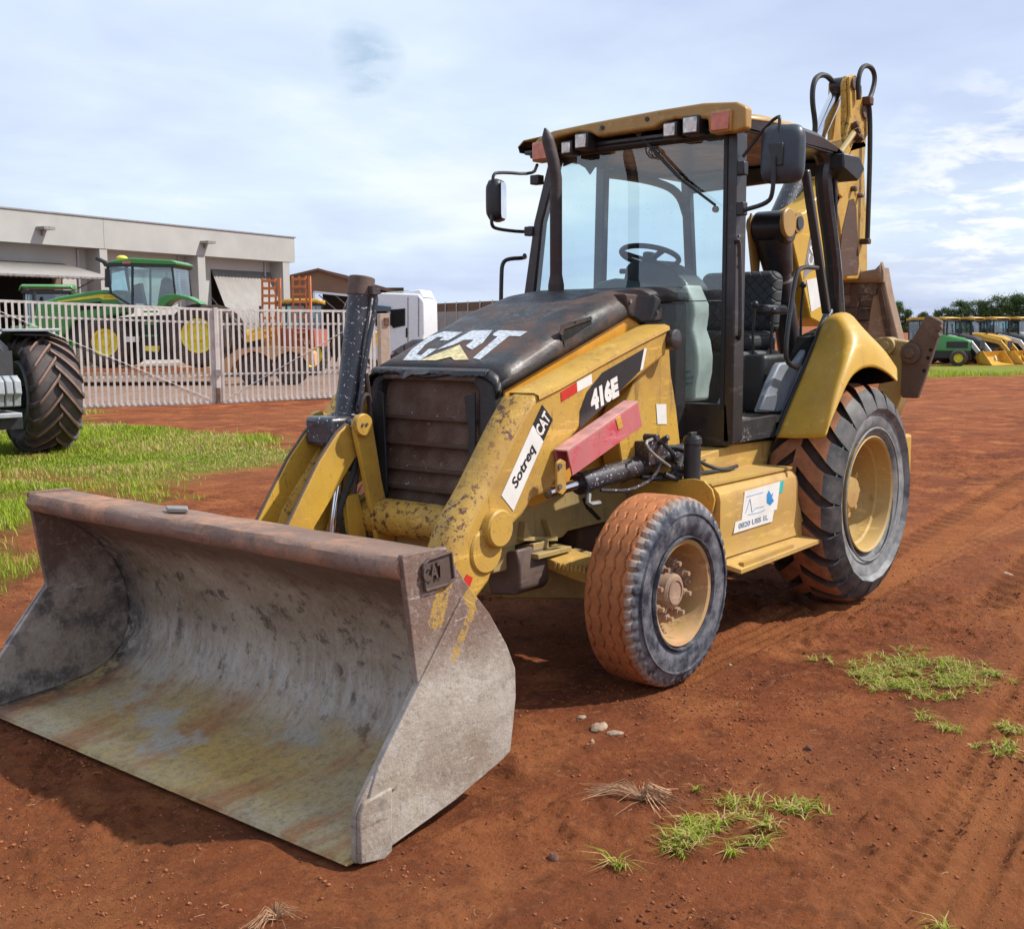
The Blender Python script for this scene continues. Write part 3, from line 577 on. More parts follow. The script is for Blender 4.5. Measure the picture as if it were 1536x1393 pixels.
lm.loft(rows, closed=True); lm.f += [tuple(range(11))[::-1], tuple(range(60*11, 61*11))]; lm.m += [0, 0]
obj('bucket_top_lip', lm, bk_top, BH)
edge = MB().xz([(4.15,.004),(4.345,.002),(4.352,.010),(4.15,.030)], -BW, BW)
obj('cutting_edge', edge, bk_in, BH, bevel=.003)
for s in (1, -1):
    sp_ = MB().xz(out, s*(BW-.008), s*(BW+.016)); ob = obj('bucket_side_plate', sp_, bk_side, BH, bevel=.004)
    st = [(3.818,0.77),(3.757,0.731),(3.726,0.678),(4.015,0.359),(4.114,0.256),(4.143,0.202),(4.269,0.203),(4.223,0.299)]
    obj('side_stiffener', MB().xz(st, s*(BW+.014), s*(BW+.026)), bk_side, ob, bevel=.003)
    cw = [(4.295,0.201),(4.275,0.205),(4.173,0.216),(4.178,0.002),(4.214,-0.014),(4.318,0.009),(4.316,0.162)]
    obj('side_cutter', MB().xz(cw, s*(BW+.014), s*(BW+.034)), bk_side, ob, bevel=.006)
    if s > 0:
        em = [(4.009,0.91),(3.984,0.924),(3.874,0.933),(3.863,0.841),(3.89,0.827),(3.999,0.824)]
        ebl = obj('emblem_plate', MB().xz(em, BW+.014, BW+.024), rust_brown, ob, bevel=.004)
        fr = MB()
        for i in range(6): a, b_ = em[i], em[(i+1) % 6]; fr.bar((a[0], BW+.026, a[1]), (b_[0], BW+.026, b_[1]), .008, .010, up=(0, 1, 0))
        obj('emblem_frame', fr, rust_brown, ob, bevel=.002)
# yellow paint left on the upper part of the side plate
# bucket hinge lugs at the back
for y in (.47, .66, -.47, -.66): obj('bucket_hinge', MB().xz([(3.60,.15),(3.46,.22),(3.40,.34),(3.48,.42),(3.58,.42)], y-.015, y+.015), rust_brown, BH, bevel=.004)
for y in (-.28, -.5): obj('bucket_hinge', MB().xz([(3.64,.68),(3.5,.76),(3.45,.70),(3.56,.56)], y-.02, y+.02), rust_brown, BH, bevel=.004)

# ---- loader arms
arm = [(1.588,1.681),(1.858,1.61),(2.199,1.515),(2.51,1.421),(2.676,1.378),(2.709,1.357),(2.821,1.239),(3.027,0.986),(3.122,0.885),(3.177,0.815),(3.219,0.727),(3.269,0.624),(3.288,0.489)]
low = [(3.089,0.54),(3.006,0.6),(2.938,0.722),(2.838,0.824),(2.773,0.857),(2.707,0.917),(2.586,0.936),(2.521,0.998),(2.481,1.117),(2.358,1.205),(2.109,1.318),(1.784,1.457),(1.61,1.526)]
armp = arm+[(3.50,.28),(3.42,.24)]+low
for s in (1, -1):
    a = MB().xz(armp, s*.47, s*.62); ao = obj('loader_arm', a, yellow, BH, bevel=.022, segs=4)
    # rounded worn front flange
    fl = [(p[0], p[1]) for p in [(2.709,1.357),(2.821,1.239),(2.925,1.112),(3.027,0.986),(3.122,0.885),(3.177,0.815),(3.219,0.727),(3.261,0.636)]]
    fb = MB(); rows = []
    for (x, z) in fl: rows.append([(x+.035, s*.48, z+.012), (x+.046, s*.50, z+.018), (x+.046, s*.575, z+.018), (x+.03, s*.605, z+.01), (x-.0, s*.622, z-.004), (x-.05, s*.45, z-.05), (x-.02, s*.46, z)])
    fb.loft(rows, closed=True); fb.f += [tuple(range(7)), tuple(range(len(fl)*7-7, len(fl)*7))]; fb.m += [0, 0]
    obj('arm_front_flange', fb, yellow_worn, ao, sharp=50)
    # upper flange
    uf = [(1.6,1.674),(1.858,1.607),(2.199,1.511),(2.51,1.418),(2.676,1.375)]; rows = []
    for (x, z) in uf: rows.append([(x, s*.46, z+.008), (x, s*.60, z+.010), (x, s*.628, z), (x, s*.632, z-.018), (x, s*.62, z-.028), (x, s*.46, z-.02)])
    obj('arm_top_flange', MB().loft(rows, closed=True), yellow, ao)
    # pins
    def boss(name, px, r, d, m, y=.62): (x, z), = [px]; obj(name, MB().cyl((x, s*(y-.02), z), (x, s*(y+d-.008), z), r, n=40).cyl((x, s*(y+d-.008), z), (x, s*(y+d), z), r, r-.008, n=40), m, ao)
    pl = [(2.979,0.828)][0]; boss('pin_boss', pl, .082, .045, yellow)
    pl2 = [(3.033,0.738)][0]; boss('arm_collar', pl2, .10, .012, yellow)
    pt = [(1.573,1.606)][0]; obj('pivot_pin', MB().cyl((pt[0], s*.44, pt[1]), (pt[0], s*.655, pt[1]), .052, n=28).cyl((pt[0], s*.655, pt[1]), (pt[0], s*.662, pt[1]), .052, .04, n=28), black_paint, ao)
    rr = [(3.157,0.658),(3.12,0.637),(3.146,0.591),(3.187,0.618)]
    if s > 0: obj('reflector_strip', MB().xz(rr, .6225, .624), red_decal, ao)
# rusty scar wrapped round the lower arm

# red safety strut with bracket
p0 = [(2.551,0.68,1.063)][0]; p1 = [(1.986,0.68,1.253)][0]
sb = MB().bar((p0[0], .655, p0[2]), (p1[0], .655, p1[2]), .05, .135, up=(0, 1, 0)); 
d_ = (Vector(p1)-Vector(p0)).normalized(); upv = Vector((0, 1, 0)).cross(d_); upv = upv if upv.z > 0 else -upv
A_, B_ = Vector((p0[0], .66, p0[2])), Vector((p1[0], .66, p1[2]))
sb = MB(); h_ = .062
for yy, w in ((.628, .008), (.700, .008)): sb.prism([(A_+upv*h_)+Vector((0, yy-.66, 0)), (B_+upv*h_)+Vector((0, yy-.66, 0)), (B_-upv*h_)+Vector((0, yy-.66, 0)), (A_-upv*h_*.9)+Vector((0, yy-.66, 0))], (0, w, 0))
ss = obj('safety_strut', sb, red_faded, BH, bevel=.002)
tp = MB().prism([A_+upv*h_+Vector((0, -.032, 0)), B_+upv*h_+Vector((0, -.032, 0)), B_+upv*h_+Vector((0, .047, 0)), A_+upv*h_+Vector((0, .047, 0))], upv*.008); obj('strut_top', tp, red_faded_lit, ss, bevel=.002)
lk = [(2.656,1.081),(2.627,1.096),(2.592,1.081),(2.588,0.952),(2.617,0.934),(2.656,0.951)]
obj('strut_link', MB().xz(lk, .702, .714), yellow, BH, bevel=.003)
for (x, z) in [(2.64,1.066),(2.641,0.974)]: obj('link_bolt', MB().cyl((x, .71, z), (x, .722, z), .013, n=16), rust_brown, BH)
cp = [(2.198,1.242),(2.16,1.259),(2.137,1.2),(2.176,1.19)]; obj('strut_clip', MB().xz(cp, .70, .712), yellow, BH, bevel=.002)
# lift cylinders
for s in (1, -1):
    a0, a1 = [(2.25,0.942),(1.586,0.989)]; A, B = Vector((a0[0], s*.57, a0[1])), Vector((a1[0], s*.57, a1[1])); dd = (B-A).normalized(); A = A-dd*.05
    cy = obj('lift_cylinder', MB().cyl(A, B+dd*.25, .050, n=32), black_cyl, BH); obj('cylinder_gland', MB().cyl(A-dd*.0, A+dd*.06, .056, n=32), black_cyl, cy, bevel=.004)
    obj('cylinder_rod', MB().cyl(A, A-dd*.24, .026, n=20), chrome, cy)
    if s > 0:
        obj('hydraulic_pipe', MB().tube([B+Vector((-.08,.06,.03)), B+Vector((.1,.075,.02)), B+Vector((.16,.075,-.07)), B+Vector((.36,.07,-.12)), A+dd*.12+Vector((0,.045,-.05))], .009, smooth=2), black_cyl, cy)
        obj('pipe_elbow', MB().tube([A+Vector((-.04,.03,-.05)), A+Vector((-.02,.04,-.10)), A+Vector((-.10,.05,-.10))], .014, smooth=1), steel_dull, cy)
# cross tube
obj('cross_tube', MB().cyl((2.80,-.47,.77), (2.80,.47,.77), .088, n=40), yellow_worn, BH)

# ---- tilt linkage and tilt cylinder
cv_out = [(2.86,1.173),(2.898,1.227),(2.983,1.226),(3.046,1.187),(3.161,1.066),(3.269,0.915),(3.367,0.775),(3.421,0.646),(3.241,0.602),(3.203,0.767),(3.076,0.908),(2.945,1.059),(2.849,1.114)]
for y in (-.285, -.50):
    obj('tilt_link', MB().xz(cv_out, y-.014, y+.014), yellow, BH, bevel=.004)
    eg = MB(); pts = [(x, y, z) for x, z in cv_out[2:8]]
    eg.tube(pts, .009, n=6); obj('link_edge', eg, rust_brown, BH)
st1 = [(2.98,1.185),(2.987,1.229),(2.965,1.265),(2.918,1.275),(2.875,1.253),(2.864,1.192),(2.818,0.947),(2.773,0.779),(2.735,0.675),(2.728,0.601),(2.845,0.619),(2.868,0.72),(2.923,0.958)]
for y in (-.235, -.545): obj('tilt_lever', MB().xz(st1, y-.014, y+.014), yellow, BH, bevel=.004)
st2 = [(2.988,0.88),(2.911,0.887),(2.871,0.768),(2.854,0.585),(2.962,0.602)]; obj('lever_gusset', MB().xz(st2, -.32, -.29), yellow, BH, bevel=.004)
pc = [(2.946,1.224)][0]; obj('linkage_pin', MB().cyl((pc[0],-.56,pc[1]), (pc[0],-.20,pc[1]), .030, n=24), black_cyl, BH); obj('trunnion_mount', MB().box((pc[0]-.05,-.485,pc[1]-.10),(pc[0]+.12,-.30,pc[1]+.035)), black_cyl, BH, bevel=.02)
capo = obj('pin_cap', MB().cyl((pc[0],-.222,pc[1]), (pc[0],-.196,pc[1]), .052, n=36), yellow, BH, bevel=.004)
for dx in (-.012, .014): obj('cap_bolt', nut(MB(), (pc[0]+dx,-.196,pc[1]+.002), .008, .006), steel_dull, capo)
ct, cb, rb = [(2.761,1.914)][0], [(2.922,1.043)][0], [(3.014,0.599)][0]
T_, B2, R2 = Vector((ct[0],-.39,ct[1])), Vector((cb[0],-.39,cb[1])), Vector((rb[0],-.39,rb[1]))
tcyl = obj('tilt_cylinder', MB().cyl(T_, B2, .058, n=40), black_cyl, BH); ax = (B2-T_).normalized()
obj('cylinder_cap', MB().cyl(T_-ax*.004, T_+ax*.09, .064, n=40), rust_brown, tcyl, bevel=.006)
obj('trunnion_block', MB().cyl(T_+ax*.66, T_+ax*.80, .072, n=28), black_cyl, tcyl, bevel=.006)
obj('cylinder_rod', MB().cyl(B2, R2, .024, n=24), chrome, tcyl); obj('cylinder_gland', MB().cyl(B2-ax*.02, B2+ax*.05, .062, n=32), black_cyl, tcyl, bevel=.004)
tr_ = MB().tube([T_+Vector((-.01,.075,-.06)), T_+Vector((-.015,.08,-.12)), T_+ax*.35+Vector((-.01,.08,0)), T_+ax*.62+Vector((0,.08,0))], .012, smooth=1); tr_.box(T_+Vector((-.03,.055,-.08)), T_+Vector((.02,.095,-.04)))
obj('cylinder_pipe', tr_, black_cyl, tcyl)
hs1 = [(2.833,-0.3,1.458),(2.818,-0.3,1.362),(2.808,-0.3,1.265),(2.823,-0.3,1.185)]; hs2 = [(2.898,-0.28,1.208),(2.891,-0.28,1.318),(2.859,-0.28,1.364),(2.825,-0.28,1.344),(2.824,-0.28,1.202)]
obj('hydraulic_hose', MB().tube(hs1, .012, smooth=2), exhaust_m, BH); obj('hydraulic_hose', MB().tube(hs2, .011, smooth=2), exhaust_m, BH)
hs3 = [(2.878,-0.3,1.109),(2.929,-0.3,0.985),(2.992,-0.3,0.88),(3.028,-0.3,0.805),(3.014,-0.3,0.723),(2.965,-0.3,0.651)]; obj('hydraulic_hose', MB().tube(hs3, .014, smooth=2), black_rubber, BH)
hs4 = [(2.827,-0.33,1.135),(2.885,-0.33,0.962),(2.915,-0.33,0.82),(2.956,-0.33,0.63)]; obj('hydraulic_hose', MB().tube(hs4, .012, smooth=2), rust_brown, BH)

# ---- hood, grille, nose
stn = [(2.69,1.483),(2.3,1.635),(1.975,1.757),(1.676,1.842),(1.45,1.872),(1.30,1.88),(1.08,1.885)]
def sk_z(x): return 1.424+(2.633-x)*.330
def hood_rows():
    rows = []; xs = [2.69,2.6,2.45,2.3,2.15,1.975,1.82,1.676,1.56,1.45,1.30,1.08]
    for x in xs:
        zt = float(np.interp(-x, [-s[0] for s in stn], [s[1] for s in stn])); sk = min(sk_z(x), zt-.055)
        prof = [(.425, sk-.02), (.425, sk+.02), (.422, zt-.062), (.408, zt-.03), (.375, zt-.008), (.33, zt)]
        r = [(x, y, z) for y, z in prof]+[(x, .16, zt), (x, 0, zt), (x, -.16, zt)]+[(x, -y, z) for y, z in prof[::-1]]
        rows.append(r)
    return rows
hr = hood_rows(); hm = MB().loft(hr)
frontedge = []
for k, (x, y, z) in enumerate(hr[0]):                       # torn, drooping front lip
    jag = .012*(vnoise(np.array([y*19+5]), np.array([.3]), 3)[0]-.5) + (.018 if -.10 < y < .03 else 0)
    frontedge.append((x+.035+jag, y*.985, z-.024-abs(jag)))
hm.loft([frontedge, hr[0]])
hood = obj('hood', hm, black_hood, BH, solid=.012, sharp=50)
# frayed strip along the front lip
fr_ = MB()
rows = []
for i in range(91):
    y = -.37+.74*i/90; n1 = fbm(np.array([y*9+3]), np.array([.5]), 4, 8, .6)[0]-.35; bite = .022 if -.13 < y < .02 else 0; rows.append([(2.700, y, 1.484), (2.722+n1*.02, y, 1.474), (2.730+n1*.03+bite, y, 1.468-max(n1, 0)*.05-bite*.3), (2.715+bite, y, 1.464-max(n1, 0)*.05)])
fr_.loft(rows); obj('torn_lip', fr_, black_hood, hood, solid=.006)
# broken slot on the near shoulder, the shade inside it a flat dark patch
slot = MB().prism([(2.254,0.426,1.643),(2.238,0.426,1.681),(2.081,0.426,1.712),(2.004,0.426,1.719),(1.992,0.426,1.67),(2.136,0.426,1.616),(2.227,0.426,1.589)], (0,.002,0))
slo = obj('vent_shade_patch', slot, dark_void, hood)
sl2 = MB().prism([(2.269,0.43,1.643),(2.248,0.43,1.684),(2.174,0.43,1.7),(2.141,0.43,1.687),(2.12,0.43,1.706),(2.009,0.43,1.725),(1.998,0.43,1.709),(2.13,0.43,1.683),(2.227,0.43,1.662),(2.243,0.43,1.633)], (0,.004,0)).prism([(2.232,0.43,1.605),(2.119,0.43,1.639),(2.02,0.43,1.673),(1.998,0.43,1.664),(2.119,0.43,1.61),(2.227,0.43,1.579)], (0,.004,0))
obj('vent_lip', sl2, black_hood, hood)
# side panels
side = [(2.648,1.412),(1.675,1.733),(1.601,1.713),(1.525,1.678),(1.485,1.566),(1.657,1.154),(1.717,0.95),(2.443,0.831),(2.653,0.894)]
for s in (1, -1): obj('side_panel', MB().xz(side, s*.395, s*.412), orange, BH, bevel=.006)
# rear hood end
re_ = [(1.721,1.84),(1.426,1.835),(1.379,1.818),(1.357,1.699),(1.559,1.692),(1.684,1.73)]
ho = obj('hood_rear_corner', MB().xz(re_, .36, .44), black_hood, BH, bevel=.012, segs=3)
for (x, z) in [(1.678,1.801),(1.424,1.748)]: obj('latch_bolt', nut(MB(), (x,.44,z), .011, .008), steel_dull, ho)
# dark cowl box between hood and cab
obj('cowl', MB().box((1.08,-.42,1.05), (1.5,.42,1.80)), black_paint, BH, bevel=.01)
# grille: surround, mesh panels, louvre steps
gf = MB()
outer = [(-.40,.80),(-.40,1.39),(-.385,1.43),(-.345,1.455),(-.28,1.465),(.28,1.465),(.345,1.455),(.385,1.43),(.40,1.39),(.40,.80)]
innr = [(-.33,.80),(-.33,1.38),(-.32,1.405),(-.295,1.42),(-.25,1.425),(.22,1.425),(.27,1.42),(.295,1.405),(.305,1.38),(.305,.80)]
rows = []
for (a, b_) in zip(outer, innr): rows.append([(2.60,a[0],a[1]),(2.70,a[0],a[1]),(2.715,a[0]*.96,a[1]-.012),(2.715,b_[0]*1.03,b_[1]+.004),(2.70,b_[0],b_[1]),(2.62,b_[0],b_[1])])
gf.loft(rows, closed=True); gsur = obj('grille_surround', gf, black_hood, BH, bevel=.004)
obj('surround_top', MB().box((2.705,-.30,1.428),(2.722,.30,1.462)), rust_brown, gsur, bevel=.008)
# torn rubber seal on the near side of the grille
obj('grille_seal', MB().prism([(2.72,.235,1.36),(2.72,.30,1.38),(2.72,.305,.93),(2.72,.255,.92),(2.72,.262,1.2)], (.012,0,0)), black_rubber, gsur, bevel=.004)
obj('grille_seal', MB().prism([(2.72,-.335,1.38),(2.72,-.29,1.36),(2.72,-.275,.95),(2.72,-.275,.86),(2.72,-.33,.86)], (.014,0,0)), black_rubber, gsur, bevel=.004)
def mesh_mat():
    m, t, b = nodes('perforated grille'); tc_ = t.nodes.new('ShaderNodeTexCoord'); sp = t.nodes.new('ShaderNodeSeparateXYZ'); t.links.new(tc_.outputs['Object'], sp.inputs[0])
    k = 2*PI/.0115
    row = mth(t, 'MULTIPLY', sp.outputs[2], 1/.0085); par = mth(t, 'MULTIPLY', mth(t, 'MODULO', mth(t, 'FLOOR', row), 2.0), .5)
    col = mth(t, 'ADD', mth(t, 'MULTIPLY', sp.outputs[1], 1/.0105), par)
    fx = mth(t, 'SUBTRACT', mth(t, 'FRACT', mth(t, 'ADD', col, 100)), .5); fz = mth(t, 'SUBTRACT', mth(t, 'FRACT', row), .5)
    d = mth(t, 'ADD', mth(t, 'MULTIPLY', fx, fx), mth(t, 'MULTIPLY', fz, fz)); hole = ramp(t, d, .13, .09)
    web = mixc(t, ramp(t, nz(t, 4, 8, .7), .38, .62), (.13, .065, .045), (.24, .165, .13)); web = mixc(t, ramp(t, nz(t, 30, 3, .6), .68, .72), web, (.5, .45, .42))
    t.links.new(mixc(t, hole, web, (.004, .003, .003)), b.inputs['Base Color']); b.inputs['Roughness'].default_value = .8; b.inputs['Specular IOR Level'].default_value = .2
    bump(t, b, hole, -.6, .003); return m
gmesh = mesh_mat(); zz = [1.43,1.245,1.12,.995,.90,.79]
for i in range(5):
    z1, z0 = zz[i], zz[i+1]; obj('grille_panel', MB().add([(2.655,-.335,z1),(2.655,.31,z1),(2.685,.31,z0+.008),(2.685,-.335,z0+.008),(2.655,-.335,z0),(2.655,.31,z0)], [(0,1,2,3),(3,2,5,4)]), [gmesh], gsur)
    if i < 4: obj('grille_bar', MB().box((2.66,-.335,z0-.008),(2.694,.31,z0+.010)), rust_dark, gsur, bevel=.003)
obj('radiator_back', MB().box((2.50,-.38,.72),(2.64,.38,1.44)), dark_void, BH)
# chassis below
fpl = [(2.697,1.045),(1.318,1.13),(1.312,0.799),(1.669,0.676),(1.768,0.675),(2.156,0.674),(2.199,0.65),(2.322,0.642),(2.487,0.667),(2.644,0.659),(2.748,0.647),(2.76,0.809)]
for s in (1, -1): obj('chassis_rail', MB().xz(fpl, s*.375, s*.40), khaki, BH, bevel=.004)
obj('chassis_nose', MB().box((2.55,-.39,.55),(2.72,.39,.82)), khaki, BH, bevel=.01)
br = [(2.574,0.694),(2.553,0.772),(2.519,0.721),(2.366,0.679),(2.407,0.756),(2.376,0.745),(2.324,0.683),(2.26,0.687),(2.303,0.651),(2.444,0.64),(2.544,0.668)]
bk_ = obj('frame_bracket', MB().xz([(2.556,0.687),(2.536,0.775),(2.492,0.697),(2.337,0.674),(2.374,0.763),(2.29,0.667),(2.29,0.647)], .40, .44), khaki, BH, bevel=.003)
obj('bracket_foot', MB().box((2.26,.40,.60),(2.52,.50,.625)), khaki, bk_, bevel=.004)
gr_ = MB()
gp = [(2.04,0.82),(2.005,0.769),(1.901,0.694),(1.877,0.697),(1.983,0.779),(2.017,0.824)]; obj('lifting_slot', MB().xz(gp, .40, .406), dark_void, BH)
# front axle
ax_ = MB().loft([[(2.1-.08,y,z0),(2.1+.10,y,z0),(2.1+.12,y,z1),(2.1-.08,y,z1)] for y, z0, z1 in ((-.72,.38,.52),(-.4,.34,.56),(0,.28,.58),(.4,.34,.56),(.72,.38,.52))], closed=True)
axo = obj('front_axle', ax_, khaki, BH, bevel=.01)
obj('axle_casting', MB().loft([[(2.42,y,z),(2.2,y,z+.01),(2.2,y,z-.05),(2.40,y,z-.06)] for y, z in ((.10,.60),(.25,.625),(.42,.60),(.58,.565),(.74,.54))], closed=True), dusty_yellow, axo, bevel=.006)
tr = MB(); 
for i in range(9):
    y = .52+.024*i; tr.box((2.37,y,.545),(2.425,y+.011,.575))
obj('axle_tread', tr, dusty_yellow, axo)
obj('pivot_block', MB().prism([(2.62,0.331,0.619),(2.62,0.448,0.658),(2.62,0.471,0.58),(2.62,0.47,0.47),(2.62,0.438,0.44),(2.62,0.288,0.422),(2.62,0.268,0.521)], (-.22,0,0)), rust_brown, BH, bevel=.012)
obj('pivot_wedge', MB().prism([(2.5,0.333,0.645),(2.5,0.455,0.669),(2.5,0.454,0.573),(2.5,0.406,0.535)], (-.12,0,0)), khaki, BH, bevel=.006)
obj('belly', MB().box((.5,-.36,.42),(2.0,.36,.9)), rust_dark, BH, bevel=.02); obj('rear_axle', MB().cyl((0,-.75,.69),(0,.75,.69),.15,n=28), rust_dark, BH)
# loader tower
tw = [(1.815,1.623),(1.497,1.678),(1.475,1.533),(1.46,1.428),(1.403,1.243),(1.358,1.041),(1.287,0.919),(1.436,0.891),(1.909,0.98),(1.964,1.184),(1.776,1.439)]
two = obj('loader_tower', MB().xz(tw, .44, .555), yellow_oily, BH, bevel=.008)
mirror_tower = obj('loader_tower', MB().xz(tw, -.555, -.44), yellow, BH, bevel=.008)
sk_ = [(1.608,1.275),(1.511,1.27),(1.503,1.165),(1.593,1.171)]; obj('serial_sticker', MB().xz(sk_, .557, .5585), white_decal, two)

# exhaust stack
def stackx(y): return None
sk = [(1.493,-0.2,1.837),(1.487,-0.2,1.896),(1.462,-0.2,2.007),(1.461,-0.2,2.263),(1.46,-0.2,2.488),(1.496,-0.2,2.586),(1.562,-0.2,2.703)]
sx = sk[3][0]; pts = [(sx, -.2, z) for (_, _, z) in sk[:5]] + [(sx+.005,-.215,sk[5][2]),(sx+.01,-.245,sk[6][2]-.01)]
eo = obj('exhaust_stack', MB().tube(pts[1:], .0345, n=20, rs=None), exhaust_m, BH)
obj('stack_base', MB().cyl((sx,-.2,sk[0][2]-.06),(sx,-.2,sk[1][2]+.01),.046,.045,n=24).cyl((sx,-.2,sk[1][2]+.01),(sx,-.2,sk[2][2]-.04),.045,.034,n=24), exhaust_m, eo)
tipb = MB(); c0 = Vector(pts[-1]); dt = (Vector(pts[-1])-Vector(pts[-2])).normalized(); tipb.tube([c0, c0+dt*.03, c0+dt*.075], .03, n=14, rs=[.0345,.03,.006]); obj('stack_tip', tipb, exhaust_m, eo)

# ---- cab
CP = black_paint
cabf = 1.07
# near front pillar (front face and side flange), lower front skirt
pil = MB().box((.97,.655,1.04),(1.085,.715,2.70)); cab = obj('cab_pillar', pil, CP, BH, bevel=.008, segs=3)
obj('pillar_seal', MB().box((1.082,.640,1.22),(1.092,.662,2.68)), black_rubber, cab)
fp = MB().yz([(0.283,1.633),(0.288,1.529),(0.375,1.216),(0.395,1.037),(0.464,0.996),(0.698,1.025),(0.677,1.25),(0.628,1.248),(0.366,1.246),(0.311,1.484)], 1.02, 1.085)
obj('cab_lower_front', fp, CP, BH, bevel=.006)
obj('cab_firewall', MB().box((1.0,-.68,1.04),(1.04,.30,1.86)), black_paint, BH)
# far front pillar
fpr = [(-0.527,2.7),(-0.467,2.655),(-0.609,2.314),(-0.673,1.817),(-0.741,1.818),(-0.655,2.317)]
obj('cab_pillar', MB().yz([(-.527,2.70),(-.46,2.70),(-.60,2.30),(-.665,1.82),(-.745,1.82),(-.655,2.30)], 1.02, 1.085), CP, BH, bevel=.006)
# windscreen frame top and glass
obj('windscreen_header', MB().box((1.04,-.50,2.665),(1.08,.66,2.72)), black_paint, BH, bevel=.006)
wg = [(.34,1.80),(.355,1.24),(.645,1.24),(.645,2.67),(-.50,2.67),(-.61,2.30),(-.70,1.84),(-.35,1.87),(.22,1.87)]
ws = obj('windscreen', MB().add([(1.072,y,z) for y,z in wg], [tuple(range(9))]), windscreen_g, BH)
obj('windscreen_split', MB().box((1.074,.30,1.806),(1.084,.648,1.812)), steel_dull, ws)
# broken upper sunshade edge seen through the glass
shd = [(-0.495,2.685),(-0.495,2.626),(-0.411,2.646),(-0.333,2.604),(-0.299,2.562),(-0.26,2.605),(-0.203,2.615),(-0.142,2.677),(0.05,2.669),(0.399,2.671),(0.585,2.641),(0.584,2.704),(-0.495,2.762)]
obj('sunshade', MB().yz(shd, .995, 1.003), black_plastic, BH)
# wiper
wpp = [(1.11,0.122,2.73),(1.11,0.254,2.598),(1.11,0.383,2.472),(1.11,0.604,2.314)]; wo_ = obj('wiper_arm', MB().tube(wpp[:3], .010, n=8), black_plastic, BH)
obj('wiper_blade', MB().tube([wpp[1], wpp[2], wpp[3]], .0075, n=8), black_rubber, wo_)
obj('wiper_pivot', MB().cyl((1.10,wpp[0][1],wpp[0][2]+.01),(1.125,wpp[0][1],wpp[0][2]+.01),.02,n=16), black_plastic, wo_)
co = [(1.1,0.16,2.684),(1.1,0.151,2.645),(1.1,0.178,2.602),(1.1,0.222,2.595),(1.1,0.247,2.621),(1.1,0.23,2.651),(1.1,0.186,2.656),(1.1,0.169,2.629),(1.1,0.204,2.604)]; obj('washer_hose', MB().tube(co, .004, smooth=2, n=6), black_rubber, wo_)
wpt = [(1.076,0.589,2.296)][0]; obj('screen_stud', MB().cyl(wpt, (wpt[0]+.012,wpt[1],wpt[2]), .018, n=20), steel_dull, ws)
# rear cab pillars and frames
def post(name, a, b_, w, d, m=CP, parent=BH, bev=.008): return obj(name, MB().bar(a, b_, w, d, up=(0,1,0)), m, parent, bevel=bev)
ra, rb_ = [(-0.062,0.66,2.726)][0], [(-0.317,0.66,1.747)][0]
obj('rear_pillar', MB().tube([(.15,.66,2.765),(-.02,.66,2.745),(-.13,.66,2.66),(ra[0]-.02,.66,2.55),(-.27,.66,2.1),(-.36,.66,1.70)], .052, n=10, smooth=2), CP, BH)
post('rear_pillar_flange', (-.19,.69,2.58), (-.30,.69,1.74), .02, .03)
ca, cb_ = [(0.192,0.68,2.581)][0], [(-0.154,0.68,1.746)][0]
cpo = obj('door_post', MB().bar((ca[0],.68,ca[2]), (cb_[0],.68,cb_[2]), .045, .05, up=(0,1,0)), CP, BH, bevel=.01)
gh = [(0.083,0.72,2.014),(0.317,0.72,2.013),(0.383,0.72,1.942),(0.483,0.72,1.551),(0.462,0.72,1.454),(0.321,0.72,1.423)]; obj('grab_rail', MB().tube(gh, .014, smooth=2, n=10), CP, BH)
gi, gj = [(0.508,0.69,1.021)][0], [(-0.191,0.69,1.737)][0]
obj('door_sill_rail', MB().bar((gi[0],.69,gi[2]), (gj[0],.69,gj[2]), .035, .06, up=(0,1,0)), CP, BH, bevel=.01)
obj('rail_trim', MB().bar((gi[0]-.03,.675,gi[2]+.02), (gj[0]-.01,.675,gj[2]+.03), .02, .05, up=(0,1,0)), grey_panel, BH, bevel=.004)
for y, x, dx in ((-.66,.35,.06),(-.66,-.70,-.16)): post('far_side_pillar', (x,y,2.72), (x+dx,y,1.2), .06, .07)
obj('side_window_frame', MB().tube([(.35,-.66,2.66),(.2,-.66,2.67),(-.3,-.66,2.67),(-.60,-.66,2.62),(-.71,-.66,2.45)], .03, smooth=2), CP, BH)
obj('rear_header', MB().prism([(-.72,-.68,2.62),(-.72,-.68,2.74),(-.24,.64,2.74),(-.24,.64,2.60)], (-.05,0,0)), CP, BH, bevel=.01)
# roof
und = MB().xy([(1.12,-.70),(1.12,.71),(.45,.73),(-.10,.72),(-.22,.60),(-.74,-.70)], 2.70, 2.725); obj('roof_lining', und, black_paint, BH, bevel=.006)
rows = []
for x, zt in ((1.12,2.79),(.8,2.815),(.4,2.825),(.1,2.815),(-.12,2.78),(-.27,2.73)):
    rows.append([(x,.735,2.715),(x,.745,zt-.045),(x,.70,zt-.01),(x,.4,zt+.01),(x,-.4,zt+.01),(x,-.70,zt-.01),(x,-.745,zt-.045),(x,-.735,2.715)])
rf = MB().loft(rows); rf.f.append(tuple(range(40,48))); rf.m.append(0)
roof = obj('roof', rf, black_paint, BH, sharp=40)
rows = [[(x, y, z+.003) for x, y, z in r] for r in rows[:3]]
obj('roof_cap', MB().loft([[(x,y*1.004,z) for x,y,z in r[1:7]] for r in rows]), ochre, BH, solid=.008)
